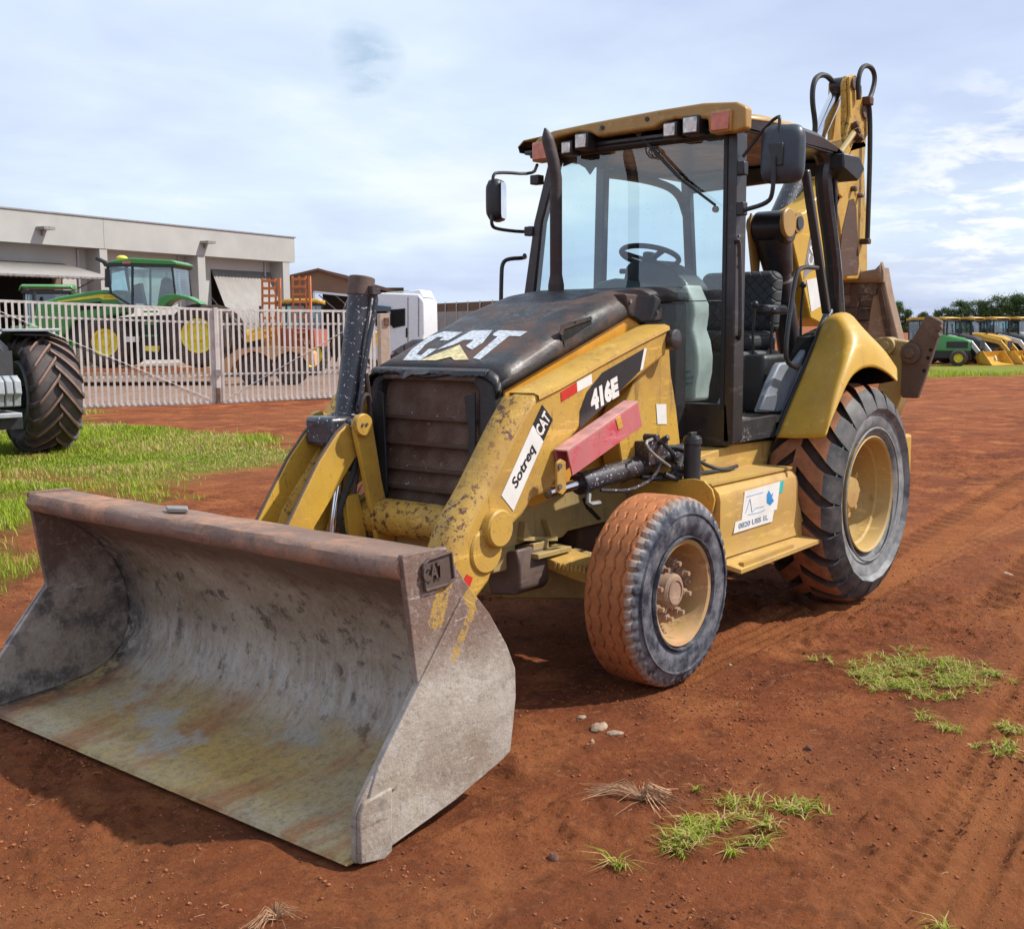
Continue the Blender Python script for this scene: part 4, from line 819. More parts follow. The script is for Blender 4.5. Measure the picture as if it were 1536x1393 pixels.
# yellow visor with lamp recesses
vz = [(-0.556,2.665),(-0.56,2.758),(-0.525,2.777),(-0.427,2.804),(-0.161,2.819),(0.287,2.835),(0.567,2.839),(0.763,2.821),(0.821,2.788),(0.819,2.681),(0.762,2.668),(0.605,2.681),(0.596,2.754),(0.401,2.776),(0.317,2.765),(0.266,2.743),(-0.11,2.737),(-0.16,2.764),(-0.245,2.777),(-0.393,2.763),(-0.456,2.747),(-0.461,2.641)]
vis = obj('visor', MB().yz(vz, 1.12, 1.195), ochre, BH, bevel=.014, segs=3)
vt = MB().loft([[(1.19,-.70,2.735),(1.19,0,2.80),(1.19,.66,2.80)],[(1.0,-.72,2.80),(1.0,0,2.84),(1.0,.72,2.82)]])
for (x, y, z) in [[(1.195,-0.072,2.781)][0], [(1.195,0.224,2.794)][0]]: obj('visor_bolt', MB().cyl((x,y,z),(x+.008,y,z),.012,n=14), black_plastic, vis)
obj('visor_underside', MB().box((1.06,-.66,2.675),(1.12,.66,2.70)), black_plastic, BH, bevel=.01)
def lampbox(c, w, h, name, fm, lm_, tilt=0):
    Y0, Z0 = c; o = obj(name, MB().box((1.12,Y0-w/2,Z0-h/2),(1.215,Y0+w/2,Z0+h/2)), fm, BH, bevel=.008)
    obj('lens', MB().box((1.214,Y0-w/2+.009,Z0-h/2+.009),(1.222,Y0+w/2-.009,Z0+h/2-.009)), lm_, o, bevel=.004); return o
LP = [(-0.313,2.693),(-0.209,2.72),(0.378,2.718),(0.506,2.729)]
for (y_, z_), (w, h) in zip(LP, ((.078,.078),(.092,.092),(.088,.084),(.102,.098))): 
    lo_ = lampbox((y_, z_), w, h, 'work_lamp', black_plastic, lens); obj('lamp_reflector', MB().cyl((1.222,y_,z_),(1.2235,y_,z_),w*.26,n=16), white_decal, lo_)
AL = [(-0.503,2.693),(0.685,2.729)]
for (y_, z_) in AL: lampbox((y_, z_), .125, .112, 'turn_lamp', ochre, amber)
# mirrors
def mirror(c, w, h, R, name, frame, shell_m):
    mb = MB(); n = 20; rows = []
    for dx, s_ in ((-.035,.82),(-.03,.93),(0,1.0),(.02,1.0),(.045,.93),(.062,.72),(.068,.3)):
        r = []
        for i in range(n*2):
            a = 2*PI*i/(2*n); cx_ = math.copysign(abs(math.cos(a))**.45, math.cos(a)); cz_ = math.copysign(abs(math.sin(a))**.45, math.sin(a)); r.append(Vector((dx, cx_*w/2*s_, cz_*h/2*s_)))
        rows.append([tuple(R @ p + Vector(c)) for p in r])
    mb.loft(rows, closed=True); mb.f += [tuple(range(2*n))[::-1], tuple(range(6*2*n, 7*2*n))]; mb.m += [0, 0]
    o = obj(name, mb, shell_m, BH, sharp=60)
    g_ = MB(); g_.add([tuple(R @ Vector((-.037, y*w*.40, z*h*.42)) + Vector(c)) for y, z in ((-1,-.8),(-.8,-1),(.8,-1),(1,-.8),(1,.8),(.8,1),(-.8,1),(-1,.8))], [tuple(range(8))[::-1]]); obj('mirror_glass', g_, chrome, o); return o
Lc = [(1.042,0.96,2.551)][0]
RL = Matrix.Rotation(math.radians(18), 3, 'Z') @ Matrix.Rotation(math.radians(-4), 3, 'Y')
ml = mirror(Lc, .225, .30, RL, 'mirror', None, blue_plastic)
obj('mirror_clamp', MB().box((Lc[0]+.062,Lc[1]-.05,Lc[2]-.065),(Lc[0]+.08,Lc[1]+.035,Lc[2]+.05)), black_plastic, ml, bevel=.006)
mp = [(1.01,0.93,2.666),(0.997,0.93,2.721),(1.058,0.93,2.734),(1.175,0.93,2.692)] + [(1.07,.72,2.60)]
obj('mirror_arm', MB().tube([(Lc[0]+.05,Lc[1],Lc[2]+.05),(Lc[0]+.05,Lc[1],Lc[2]+.17),(Lc[0]+.03,Lc[1]-.01,Lc[2]+.195),(Lc[0]-.02,.86,Lc[2]+.17),(1.05,.73,2.56)], .009, smooth=2), black_plastic, ml)
obj('mirror_arm', MB().tube([(Lc[0]+.085,Lc[1]-.01,Lc[2]-.02),(Lc[0]+.085,Lc[1]-.01,Lc[2]-.21),(Lc[0]+.06,.90,Lc[2]-.25),(1.06,.735,2.28)], .012, smooth=2), black_plastic, ml)
for z_ in (2.50, 2.29): obj('mirror_bracket', MB().box((1.03,.71,z_-.035),(1.08,.755,z_+.035)), black_plastic, cab, bevel=.006)
Rc_ = [(1.058,-0.96,2.455)][0]; RR = Matrix.Rotation(math.radians(-48), 3, 'Z')
mr = mirror(Rc_, .20, .26, Matrix.Rotation(math.radians(-62), 3, 'Z'), 'mirror', None, black_plastic)
rp = [(1.137,-0.93,2.539),(1.143,-0.93,2.595),(1.105,-0.93,2.623),(0.741,-0.93,2.641)]; rp2 = [(1.152,-0.93,2.361),(1.159,-0.93,2.296),(1.109,-0.93,2.275),(0.798,-0.93,2.273)]
obj('mirror_arm', MB().tube(rp+[(1.07,-.64,rp[-1][2]-.0)], .010, smooth=2), black_plastic, mr); obj('mirror_arm', MB().tube(rp2+[(1.07,-.70,rp2[-1][2])], .011, smooth=2), black_plastic, mr)
for p_ in [(1.07,-0.639,2.553),(1.07,-0.686,2.251)]: obj('mirror_bracket', MB().box((p_[0]-.03,p_[1]-.035,p_[2]-.028),(p_[0]+.03,p_[1]+.03,p_[2]+.028)), black_plastic, mr, bevel=.006)
rg = [(1.118,-0.9,1.775),(1.103,-0.9,2.005),(1.089,-0.9,2.071),(1.037,-0.9,2.097),(0.864,-0.9,2.109)]; rg[0] = (rg[0][0], rg[0][1], rg[0][2]-.3)
obj('grab_rail', MB().tube(rg+[(1.07,-.74,rg[-1][2])], .013, smooth=2), black_plastic, BH)
lg = [(1.178,0.745,2.113),(1.136,0.745,2.129),(1.092,0.745,2.111),(1.071,0.745,1.739),(1.074,0.745,1.633)]; lg = [(1.08, .715, lg[0][2])]+lg[1:]+[(1.03, .715, lg[-1][2]-.03)]; obj('grab_rail', MB().tube(lg, .011, smooth=2), CP, BH)
for z_ in (2.15,2.10,2.05,1.99): obj('hinge_bolt', nut(MB(), (1.05,.715,z_), .010, .006), steel_dull, cab)
for p_ in [(-0.124,0.72,2.641)]: obj('rear_work_lamp', MB().prism([(p_[0]+.03,.66,p_[2]+.06),(p_[0]-.12,.70,p_[2]+.05),(p_[0]-.20,.70,p_[2]-.02),(p_[0]-.10,.70,p_[2]-.10),(p_[0]+.03,.66,p_[2]-.03)], (0,.13,0)), black_plastic, BH, bevel=.01)

# interior
obj('cab_floor', MB().xy([(1.03,-.66),(1.03,.70),(.45,.70),(-.40,.66),(-.40,-.66)], 1.115, 1.15), floor_m, BH)
obj('cab_sill', MB().xz([(1.066,1.156),(0.545,1.16),(0.564,1.034),(1.069,1.033)], .675, .708), sill_m, BH, bevel=.004)
obj('fender_liner', MB().prism([(0.638,0.6,1.177),(0.505,0.6,1.349),(0.416,0.6,1.439),(0.383,0.6,1.454),(0.164,0.6,1.456),(0.04,0.6,1.534),(-0.008,0.6,1.501),(0.274,0.6,1.155)], (0,.05,0)), grey_panel, BH, bevel=.014, segs=3)
obj('liner_base', MB().prism([(0.682,0.64,1.189),(0.613,0.64,1.277),(0.463,0.64,1.278),(0.475,0.64,1.169)], (0,.03,0)), plain('liner foot', (.11,.13,.16), .5), BH, bevel=.01)
obj('seat_box', MB().box((-.15,-.25,1.15),(.35,.38,1.52)), plain('seat pedestal', (.03,.035,.04), .6), BH, bevel=.03)
st_m, t, b = nodes('quilted seat cloth'); w1 = nz(t, 30, 2)
tc_ = t.nodes.new('ShaderNodeTexCoord'); sp = t.nodes.new('ShaderNodeSeparateXYZ'); t.links.new(tc_.outputs['Object'], sp.inputs[0])
u_ = mth(t, 'ADD', sp.outputs[1], sp.outputs[2]); v_ = mth(t, 'SUBTRACT', sp.outputs[2], sp.outputs[1])
line = mth(t, 'MINIMUM', mth(t, 'ABSOLUTE', mth(t, 'SUBTRACT', mth(t, 'FRACT', mth(t, 'MULTIPLY', u_, 14)), .5)), mth(t, 'ABSOLUTE', mth(t, 'SUBTRACT', mth(t, 'FRACT', mth(t, 'MULTIPLY', v_, 14)), .5)))
t.links.new(mixc(t, ramp(t, line, .02, .06), (.012,.013,.015), (.035,.04,.045)), b.inputs['Base Color']); b.inputs['Roughness'].default_value = .7; bump(t, b, ramp(t, line, .0, .12), .6, .01)
so_ = obj('seat', MB().box((-.15,-.22,1.52),(.36,.36,1.64)), st_m, BH, bevel=.05, segs=4)
obj('seat_backrest', MB().box((-.22,-.20,1.62),(-.08,.36,2.02), R=Matrix.Rotation(math.radians(-8), 3, 'Y')), st_m, so_, bevel=.06, segs=5)
obj('armrest', MB().box((-.1,.37,1.74),(.22,.45,1.80)), black_plastic, so_, bevel=.02, segs=3)
obj('armrest', MB().box((-.1,-.30,1.74),(.22,-.22,1.80)), black_plastic, so_, bevel=.02, segs=3)
for k, (x, y, z) in enumerate(((.30,.42,1.62),(.22,.50,1.58),(-.35,.42,1.75))):
    obj('control_lever', MB().tube([(x,y,1.3),(x+.01,y,z),(x+.03,y+.02,z+.16)], .009).ball((x+.03,y+.02,z+.18), .022, 8), black_plastic, BH)
obj('lever_console', MB().box((.1,.40,1.15),(.42,.56,1.50)), black_plastic, BH, bevel=.03, segs=3)
for k in range(3): obj('pedal_hose', MB().tube([(.55,.30+.05*k,1.16),(.50,.34+.04*k,1.28),(.56,.40+.04*k,1.34),(.60,.42,1.22)], .010, smooth=2), plain('pale cable', (.4,.4,.38), .5), BH)
# steering console: a tall pale pedestal that narrows in the middle
cs = [(0.203,1.632),(0.201,1.777),(0.24,1.859),(0.31,1.914),(0.337,1.857),(0.368,1.797),(0.369,1.737),(0.357,1.654),(0.384,1.587),(0.399,1.496),(0.396,1.406),(0.379,1.329),(0.376,1.246),(0.279,1.242),(0.255,1.403),(0.226,1.54)]
con = obj('steering_console', MB().yz(cs, .74, .92), beige_panel, BH, bevel=.02, segs=3)
for sp_ in ([(0.925,0.271,1.787),(0.925,0.289,1.76),(0.925,0.307,1.745)], [(0.925,0.234,1.556),(0.925,0.274,1.563),(0.925,0.317,1.586)]): obj('console_seam', MB().tube(sp_, .003, n=5), black_plastic, con)
for sp_ in ([(0.925,0.302,1.415),(0.925,0.355,1.42)], [(0.925,0.298,1.377),(0.925,0.373,1.383)], [(0.925,0.299,1.346),(0.925,0.369,1.352)]): obj('console_label', MB().bar(sp_[0], sp_[1], .002, .006), grey_panel, con)
dsh = [(-0.141,2.025),(-0.113,2.055),(0.059,2.056),(0.173,2.006),(0.254,1.942),(0.298,1.888),(0.221,1.746),(-0.149,1.75),(-0.174,1.869)]
obj('dashboard', MB().yz(dsh, .62, .86), black_plastic, con, bevel=.02, segs=3)
obj('dash_cover', MB().yz([(-0.314,1.888),(-0.271,1.935),(-0.15,1.955),(0.174,1.899),(0.264,1.84),(0.221,1.727),(-0.314,1.732)], .7, .98), plain('dash grey', (.10,.12,.12), .5), con, bevel=.03, segs=3)
swc = Vector([(0.66,-0.095,2.095)][0]); nrm = Vector((-.62,0,.78)).normalized(); e1 = Vector((0,1,0)); e2 = nrm.cross(e1)
swc = Vector((.66, swc.y, swc.z)); ring = [swc+(e1*math.cos(2*PI*i/40)+e2*math.sin(2*PI*i/40))*.185 for i in range(41)]
nrm = Vector((-.30,0,.95)).normalized(); e2 = nrm.cross(e1); ring = [swc+(e1*math.cos(2*PI*i/40)+e2*math.sin(2*PI*i/40))*.175 for i in range(41)]
sw = obj('steering_wheel', MB().tube(ring, .016, n=10), black_plastic, BH)
for a in (90, 210, 330): a = math.radians(a); obj('spoke', MB().bar(swc-nrm*.03, swc+(e1*math.cos(a)+e2*math.sin(a))*.17, .035, .014, up=nrm), black_plastic, sw)
obj('steering_column', MB().cyl(swc-nrm*.03, swc+Vector((.10,0,-.30)), .035, n=18).cyl(swc-nrm*.04, swc+nrm*.012, .045, n=20), black_plastic, sw)
obj('indicator_stalk', MB().tube([swc+Vector((.02,-.02,-.09)), swc+Vector((.02,-.20,-.085))], .016), black_plastic, sw)

# ---- near rear fender
R0 = [(0.579,0.725,1.032),(0.417,0.725,1.212),(0.25,0.725,1.389),(0.104,0.725,1.552),(-0.056,0.725,1.712)] + [(-.45,.70,1.74),(-.72,.70,1.58),(-.90,.70,1.32)]
R1 = [(0.61,0.905,1.041),(0.474,0.905,1.237),(0.333,0.905,1.407),(0.232,0.905,1.555),(0.14,0.905,1.71),(-0.127,0.905,1.654),(-0.458,0.905,1.536),(-0.701,0.905,1.402)]
R2_ = [(0.668,1.035,1.056),(0.55,1.035,1.25),(0.434,1.035,1.394),(0.305,1.035,1.519),(0.149,1.035,1.586),(-0.061,1.035,1.551),(-0.277,1.035,1.45),(-0.415,1.035,1.343)]
R3 = [(0.686,1.07,1.067),(0.572,1.07,1.193),(0.403,1.07,1.356),(0.267,1.07,1.412),(0.134,1.07,1.427),(-0.006,1.07,1.419),(-0.173,1.07,1.381),(-0.326,1.07,1.327)]
def dens(rows_):  # smooth the profile with catmull-rom
    outr = []
    for r in rows_:
        r = [Vector(p) for p in r]; o = []
        for i in range(len(r)-1):
            p0_, p1_, p2_, p3_ = r[max(i-1,0)], r[i], r[i+1], r[min(i+2,len(r)-1)]
            for k in range(5):
                t_ = k/5; o.append(.5*((2*p1_)+(-p0_+p2_)*t_+(2*p0_-5*p1_+4*p2_-p3_)*t_*t_+(-p0_+3*p1_-3*p2_+p3_)*t_**3))
        o.append(r[-1]); outr.append(o)
    return outr
D4 = dens([R0, R1, R2_, R3]); D4 = list(map(list, zip(*dens(list(map(list, zip(*D4)))))))
fen = obj('rear_fender', MB().loft([[tuple(p) for p in r] for r in D4]), yellow_clean, BH, solid=.010, sharp=70)
ff = MB().loft([[(x,-y,z) for x,y,z in map(tuple, r)] for r in D4[::-1]]); obj('rear_fender', ff, yellow_clean, BH, solid=.010, sharp=70)
obj('fender_seal', MB().tube([tuple(Vector(p)+Vector((0,-.006,.006))) for p in D4[0][:21]], .012), black_rubber, BH)
LT = [(-0.54,0.72,1.439)] + [(-0.49,0.82,1.463)] + [(-0.425,0.93,1.441)] + [(-0.359,1.03,1.382)]; LB = [(-0.414,0.72,1.289)] + [(-0.45,0.82,1.294)] + [(-0.436,0.93,1.306)] + [(-0.408,1.03,1.327)]
obj('fender_shade_sheet', MB().loft([LT, LB]), dark_void, BH, solid=.008)  # dark sheet added for the shade under the fender
obj('wheel_well', MB().xz([(.42,1.04),(.0,1.60),(-.4,1.68),(-.75,1.45),(-.85,1.1),(-.7,.9),(.42,.9)], .56, .66), dark_void, BH)
# frame block under the cab floor, deck, tank box, step
obj('cab_mount', MB().xz([(1.333,0.988),(0.949,1.02),(-0.022,0.986),(-0.071,0.961),(0.185,0.859),(0.438,0.795),(1.33,0.873)], .50, .66), dusty_yellow, BH, bevel=.006)
TBX = MB()
def tankprof(y1, x): return [(x,.60,.872),(x,y1-.09,.872),(x,y1-.035,.862),(x,y1-.008,.835),(x,y1,.80),(x,y1,.66),(x,y1-.01,.56),(x,y1+.005,.50),(x,.60,.50)]
tk = MB().loft([tankprof(.93, 1.60), tankprof(.93, .73)], closed=True); tk.f += [tuple(range(9)), tuple(range(9,18))[::-1]]; tk.m += [0,0]
tko = obj('tank_box', tk, dusty_yellow, BH, bevel=.006)
fpn = [(0.377,0.847),(0.796,0.909),(0.858,0.903),(0.904,0.863),(0.92,0.811),(0.885,0.639),(0.849,0.481),(0.645,0.437),(0.379,0.583)]
obj('box_front_plate', MB().yz(fpn, 1.618, 1.632), yellow, tko, bevel=.004)
for p_ in [(1.634,0.422,0.794)]: obj('plate_bolt', nut(MB(), p_, .014, .01, ax=(1,0,0)), steel_dull, tko)
obj('plate_flange', MB().prism([(1.64,0.384,0.849),(1.64,0.463,0.89),(1.64,0.545,0.897),(1.64,0.557,0.877),(1.64,0.4,0.836)], (.05,0,0)), khaki, tko, bevel=.002)
stp = [(1.608,0.95,0.514),(1.553,0.95,0.491),(0.563,0.95,0.473),(0.565,0.95,0.524),(0.809,0.95,0.633),(0.857,0.95,0.617)]
so2 = MB().add([(1.60,.90,.50),(.68,.90,.50),(.60,1.02,.475),(1.53,1.02,.455),(1.60,.90,.475),(.68,.90,.475),(.60,1.02,.45),(1.53,1.02,.43)], [(0,1,2,3),(7,6,5,4),(3,2,6,7),(0,4,5,1),(1,5,6,2),(0,3,7,4)])
sto = obj('step_plate', so2, dusty_yellow, tko, bevel=.003)
obj('step_gusset', MB().xz([(.73,.50),(.70,.70),(.60,.53),(.58,.47),(.73,.47)], .885, .925), dusty_yellow, tko, bevel=.003)
tr = MB()
for i in range(40):
    u = i/39; x = 1.48-u*.55; tr.box((x-.007,.985+.01*u,0.442+.012*u),(x+.007,1.012,.482+.01*u))
obj('step_teeth', tr, dusty_yellow, sto)
dk = MB().box((.70,.52,.874),(1.60,.885,.886)); dko = obj('deck_plate', dk, dusty_yellow, BH)
tr = MB()
for i in range(34):
    for j in range(13):
        x = .73+i*.025; y = .56+j*.025; a = .008; tr.add([(x-a,y,.8865),(x,y-a*.5,.8865),(x+a,y,.8865),(x,y+a*.5,.8865),(x,y,.8895)], [(0,1,4),(1,2,4),(2,3,4),(3,0,4)])
o_ = obj('tread_pattern', tr, dusty_yellow, dko); o_['kind'] = 'stuff'
cn = [(1.565,0.75,0.919),(1.569,0.75,1.083)]; x_, z0_, z1_ = cn[0][0], .89, cn[1][2]
can = obj('filter_canister', MB().cyl((x_,.75,z0_),(x_,.75,z1_),.043,n=28), black_plastic, BH); obj('canister_cap', MB().cyl((x_,.75,z1_-.005),(x_,.75,z1_+.028),.050,.047,n=28).cyl((x_,.75,z1_+.028),(x_,.75,z1_+.036),.04,n=20).bar((x_-.03,.75,z1_+.045),(x_+.03,.75,z1_+.045),.02,.02), black_plastic, can, bevel=.003)
hz_ = [[(1.78,.58,.92),(1.68,.66,.90),(1.58,.68,.95),(1.46,.62,.99)], [(1.56,.60,.905),(1.42,.64,.90),(1.28,.60,.905),(1.05,.58,.90)], [(1.70,.67,.93),(1.66,.70,.905),(1.60,.70,.90),(1.55,.66,.90)], [(1.75,.60,1.02),(1.62,.66,1.0),(1.50,.66,.94),(1.35,.66,.95),(1.0,.62,1.0)], [(1.7,.56,1.04),(1.5,.62,1.06),(1.35,.62,.98),(1.1,.60,.93),(.9,.6,.93)], [(1.44,.66,1.0),(1.28,.68,.93),(1.18,.72,.90),(1.0,.7,.905)], [(1.66,.64,.98),(1.58,.70,.93),(1.45,.69,.91),(1.3,.69,.90),(1.1,.72,.90)], [(1.72,.66,1.10),(1.66,.70,1.03),(1.6,.66,.97),(1.52,.60,1.03)]]
for k, h in enumerate(hz_): obj('hydraulic_hose', MB().tube(h, .016 if k < 3 else .011, smooth=3), black_rubber if k != 3 else exhaust_m, BH)
vb = MB().box((1.62,.50,.98),(1.80,.64,1.10)).cyl((1.78,.60,1.12),(1.78,.68,1.12),.02,n=14).cyl((1.70,.64,1.09),(1.70,.69,1.12),.016,n=10); obj('valve_block', vb, black_cyl, BH, bevel=.004)
obj('hose_clamp_rod', MB().tube([(1.80,.66,1.115),(1.90,.68,1.11),(1.88,.70,1.06),(1.70,.70,.97)], .008, smooth=1), steel_dull, BH)

# ---- backhoe: boom, stick, cylinders, bucket, stabiliser
def pl(name, pts, y0, y1, m, bev=.012, parent=BH): return obj(name, MB().xz(pts, y0, y1), m, parent, bevel=bev)
# boom lower section leans towards the cab, upper section goes back up
BY = .10
boomp = [(-1.178,1.661),(-0.913,1.718),(-0.598,2.241),(-0.513,2.345),(-0.609,2.408),(-0.79,2.439),(-0.931,2.53),(-1.17,2.696),(-1.367,2.611),(-1.147,2.177),(-1.136,1.99),(-1.354,1.757)]
boom = pl('boom', boomp, BY-.12, BY+.12, yellow_clean)
sh1 = [(-0.621,2.352)][0]; obj('boom_pin', MB().cyl((sh1[0],BY-.2,sh1[1]),(sh1[0],BY+.16,sh1[1]),.07,n=28), ochre, boom); obj('pin_face', MB().cyl((sh1[0],BY+.16,sh1[1]),(sh1[0],BY+.17,sh1[1]),.045,n=24), black_paint, boom)
# upper boom / stick tower
stp_ = [(-1.346,2.926),(-1.504,2.981),(-1.691,3.046),(-1.792,3.009),(-1.768,2.838),(-1.846,2.454),(-1.885,2.11),(-1.868,2.009),(-1.502,2.0),(-1.334,2.421),(-1.235,2.554),(-1.168,2.723),(-1.172,2.833)]
stick = pl('stick', stp_, -.04, .22, yellow, .014)
obj('stick_lug', MB().xz([(-1.384,3.383),(-1.426,3.44),(-1.543,3.435),(-1.619,3.367),(-1.772,3.271),(-1.791,3.178),(-1.782,2.975),(-1.463,2.901),(-1.408,3.035)], .18, .22), yellow_worn, stick, bevel=.01)
obj('stick_back_web', MB().prism([(-2.1,-0.215,3.531),(-2.1,0.024,3.499),(-2.1,0.062,2.961),(-2.1,-0.211,2.987)], (-.03,0,0)), rust_dark, stick)
obj('stick_side_plate', MB().xz([(-1.393,3.421),(-1.483,3.453),(-1.555,3.427),(-1.636,3.299),(-1.788,3.225),(-1.774,3.079),(-1.659,2.994),(-1.537,3.027),(-1.429,2.888),(-1.282,2.696),(-1.198,2.597),(-1.19,2.725),(-1.355,2.959),(-1.432,3.177)], .222, .245), yellow_worn, stick, bevel=.006)
obj('stick_recess', MB().xz([(-1.498,2.574),(-1.58,2.59),(-1.632,2.527),(-1.656,2.369),(-1.71,2.128),(-1.691,2.044),(-1.418,2.026),(-1.345,2.081),(-1.396,2.354)], .2205, .224), rust_dark, stick)
obj('stick_boss_plate', MB().xz([(-1.214,2.699),(-1.253,2.794),(-1.338,2.877),(-1.43,2.878),(-1.462,2.75),(-1.401,2.622),(-1.335,2.57),(-1.266,2.592)], .222, .245), yellow, stick, bevel=.01)
obj('stick_left_plate', MB().prism([(-1.75,-0.078,3.479),(-1.75,-0.02,3.496),(-1.75,-0.008,3.247),(-1.75,-0.042,2.948),(-1.75,-0.074,2.951),(-1.75,-0.077,3.255)], (-.25,0,0)), yellow, stick, bevel=.01)
for (x, z), r_ in zip([(-1.464,3.382),(-1.667,3.215),(-1.54,2.656),(-1.663,2.619)], (.045,.05,.02,.018)):
    obj('stick_pin', MB().cyl((x,.20,z),(x,.262,z),r_,n=24), rust_brown, stick, bevel=.006); 
x, z = [(-1.588,3.412)][0]; obj('cross_pin', MB().cyl((x,.03,z),(x,.19,z),.055,n=24), black_cyl, stick)
# stick cylinder: black barrel by the cab, chrome rod up to the top pin
cA = Vector([(-0.857,-0.02,2.368)][0]); cC = Vector([(-1.668,0.05,3.402)][0]); dv = (cC-cA); cBm = cA+dv*.52
scy = obj('stick_cylinder', MB().cyl(cA, cBm, .082, n=32), black_cyl, BH); obj('cylinder_rod', MB().cyl(cBm, cC, .054, n=24), chrome, scy); obj('cylinder_gland', MB().cyl(cBm-dv.normalized()*.02, cBm+dv.normalized()*.06, .082, n=32), black_cyl, scy, bevel=.006)
obj('cylinder_clamp', MB().cyl(cA+dv*.22, cA+dv*.24, .08, n=32), steel_dull, scy)
# boom cylinder: thick black barrel going down into the frame
jA = Vector([(-0.502,0.12,2.32)][0]); jB = Vector([(-0.845,0.12,1.408)][0])
bcy = obj('boom_cylinder', MB().cyl(jA+(jB-jA)*.06, jB+(jB-jA)*.4, .083, n=32), black_paint, BH)
obj('cylinder_head', MB().cyl(jA+Vector((0,-.11,0)), jA+Vector((0,.13,0)), .112, n=32), black_paint, bcy, bevel=.02, segs=3)
obj('cylinder_neck', MB().cyl(jA+(jB-jA)*.05, jA+(jB-jA)*.32, .125, .098, n=32), black_paint, bcy)
obj('cylinder_band', MB().cyl(jA+(jB-jA)*.37, jA+(jB-jA)*.385, .090, n=32), steel_dull, bcy)
obj('head_side_cap', MB().cyl(jA+Vector((.06,.13,.02)), jA+Vector((.06,.16,.02)), .10, n=28), ochre, bcy, bevel=.012)
obj('boom_link_plate', MB().prism([jA+Vector((.09,-.12,.10)), jA+Vector((.13,-.12,-.02)), jA+Vector((.05,-.12,-.35)), jA+Vector((0,-.12,-.55)), jA+Vector((-.05,-.12,-.1))], (0,.02,0)), ochre, BH, bevel=.006)
obj('boom_hose', MB().tube([(-0.768,-0.05,2.08),(-0.742,-0.05,1.988),(-0.798,-0.05,1.85),(-0.865,-0.05,1.711),(-0.898,-0.05,1.427)], .015, smooth=2), rust_brown, BH)
# sticker on the boom
dcl = [(-0.831,1.982),(-1.021,2.005),(-1.098,1.812),(-0.917,1.764)]; obj('boom_sticker', MB().xz(dcl, BY+.121, BY+.123), white_decal, boom)
# hoses at the boom top
obj('boom_hose', MB().tube([(-1.561,0.05,3.433),(-1.444,0.05,3.467),(-1.311,0.05,3.446),(-1.227,0.05,3.382),(-1.212,0.05,3.26),(-1.276,0.05,3.107),(-1.269,0.05,3.037)], .020, smooth=2), black_rubber, BH)
hh = [(-1.507,0.27,3.275),(-1.485,0.27,3.41),(-1.538,0.27,3.502),(-1.631,0.27,3.536),(-1.741,0.27,3.53),(-1.795,0.27,3.468),(-1.742,0.27,3.356),(-1.674,0.27,3.289),(-1.717,0.27,3.21),(-1.739,0.27,2.926),(-1.74,0.27,2.59),(-1.738,0.27,2.288)]; obj('boom_hose', MB().tube(hh, .018, smooth=2), black_rubber, BH)
obj('hose_clamp', MB().box(Vector(hh[7])-Vector((.04,.035,.03)), Vector(hh[7])+Vector((.04,.03,.03))), rust_dark, BH, bevel=.01); obj('hose_clamp', MB().box(Vector(hh[-1])-Vector((.03,.05,.02)), Vector(hh[-1])+Vector((.03,.02,.02))), rust_dark, BH, bevel=.008)
obj('boom_hose', MB().tube([(-1.431,0.27,3.033),(-1.321,0.27,2.95),(-1.191,0.27,2.858),(-1.107,0.27,2.79)], .022, smooth=1), khaki, BH)
pp = MB()
for x, z in [(-1.462,3.083),(-1.5,3.041),(-1.551,3.0),(-1.491,3.012)]: pp.cyl((x,.24,z),(x,.29,z+.02), .024, n=7)
obj('hose_fittings', pp, rust_dark, BH)
# swing frame
obj('swing_frame', MB().box((-1.25,-.30,.55),(-.75,.30,1.35)), ochre, BH, bevel=.02); obj('rear_frame', MB().box((-.95,-.95,.50),(-.70,.95,.95)), yellow, BH, bevel=.02)
# digging bucket
bx = -1.75; bp_ = [(0.014,2.103),(0.069,2.041),(0.184,2.057),(0.247,2.045),(0.328,2.091),(0.367,2.129),(0.388,2.099),(0.381,2.001),(0.352,1.978),(0.319,1.708),(0.284,1.509),(0.031,1.508)]
dbk = obj('digging_bucket', MB().loft([[(bx,y,z) for y,z in [(-0.048,2.024),(-0.049,2.065),(0.215,2.066),(0.338,2.081),(0.377,2.119),(0.391,2.001)]],[(bx,y,z) for y,z in [(-0.047,1.994),(-0.047,1.994),(0.218,1.987),(0.351,1.983),(0.357,1.983),(0.362,1.982)]]]), tan_steel, BH, solid=.03)
bands = [(424,442,1.0),(444,460,.995),(462,480,.99),(482,520,.98)]
for i, q4 in enumerate(([(-0.047,1.994),(0.351,1.983),(0.339,1.895),(-0.045,1.903)], [(-0.067,1.894),(0.317,1.886),(0.306,1.807),(-0.065,1.813)], [(-0.087,1.804),(0.283,1.798),(0.271,1.708),(-0.084,1.711)], [(-0.107,1.701),(0.248,1.698),(0.221,1.506),(-0.101,1.504)])):
    obj('bucket_band', MB().yz(q4, -1.75-.05*i, -1.80-.05*i), rust_brown if i < 3 else tan_steel, dbk, bevel=.006)
sdp = [(-1.78,0.319,1.979),(-1.78,0.371,2.1),(-1.78,0.413,1.903),(-1.78,0.499,1.608),(-1.78,0.529,1.461),(-1.78,0.328,1.384),(-1.78,0.263,1.459),(-1.78,0.285,1.758)]; obj('bucket_back', MB().yz([(-0.139,2.033),(0.28,2.02),(0.267,1.455),(-0.122,1.451)], -1.95, -1.99), rust_brown, dbk); obj('bucket_side', MB().prism([(p[0]+.0, p[1]+.0, p[2]) for p in sdp], (-.09,0.02,0)), tan_steel, dbk, bevel=.01)
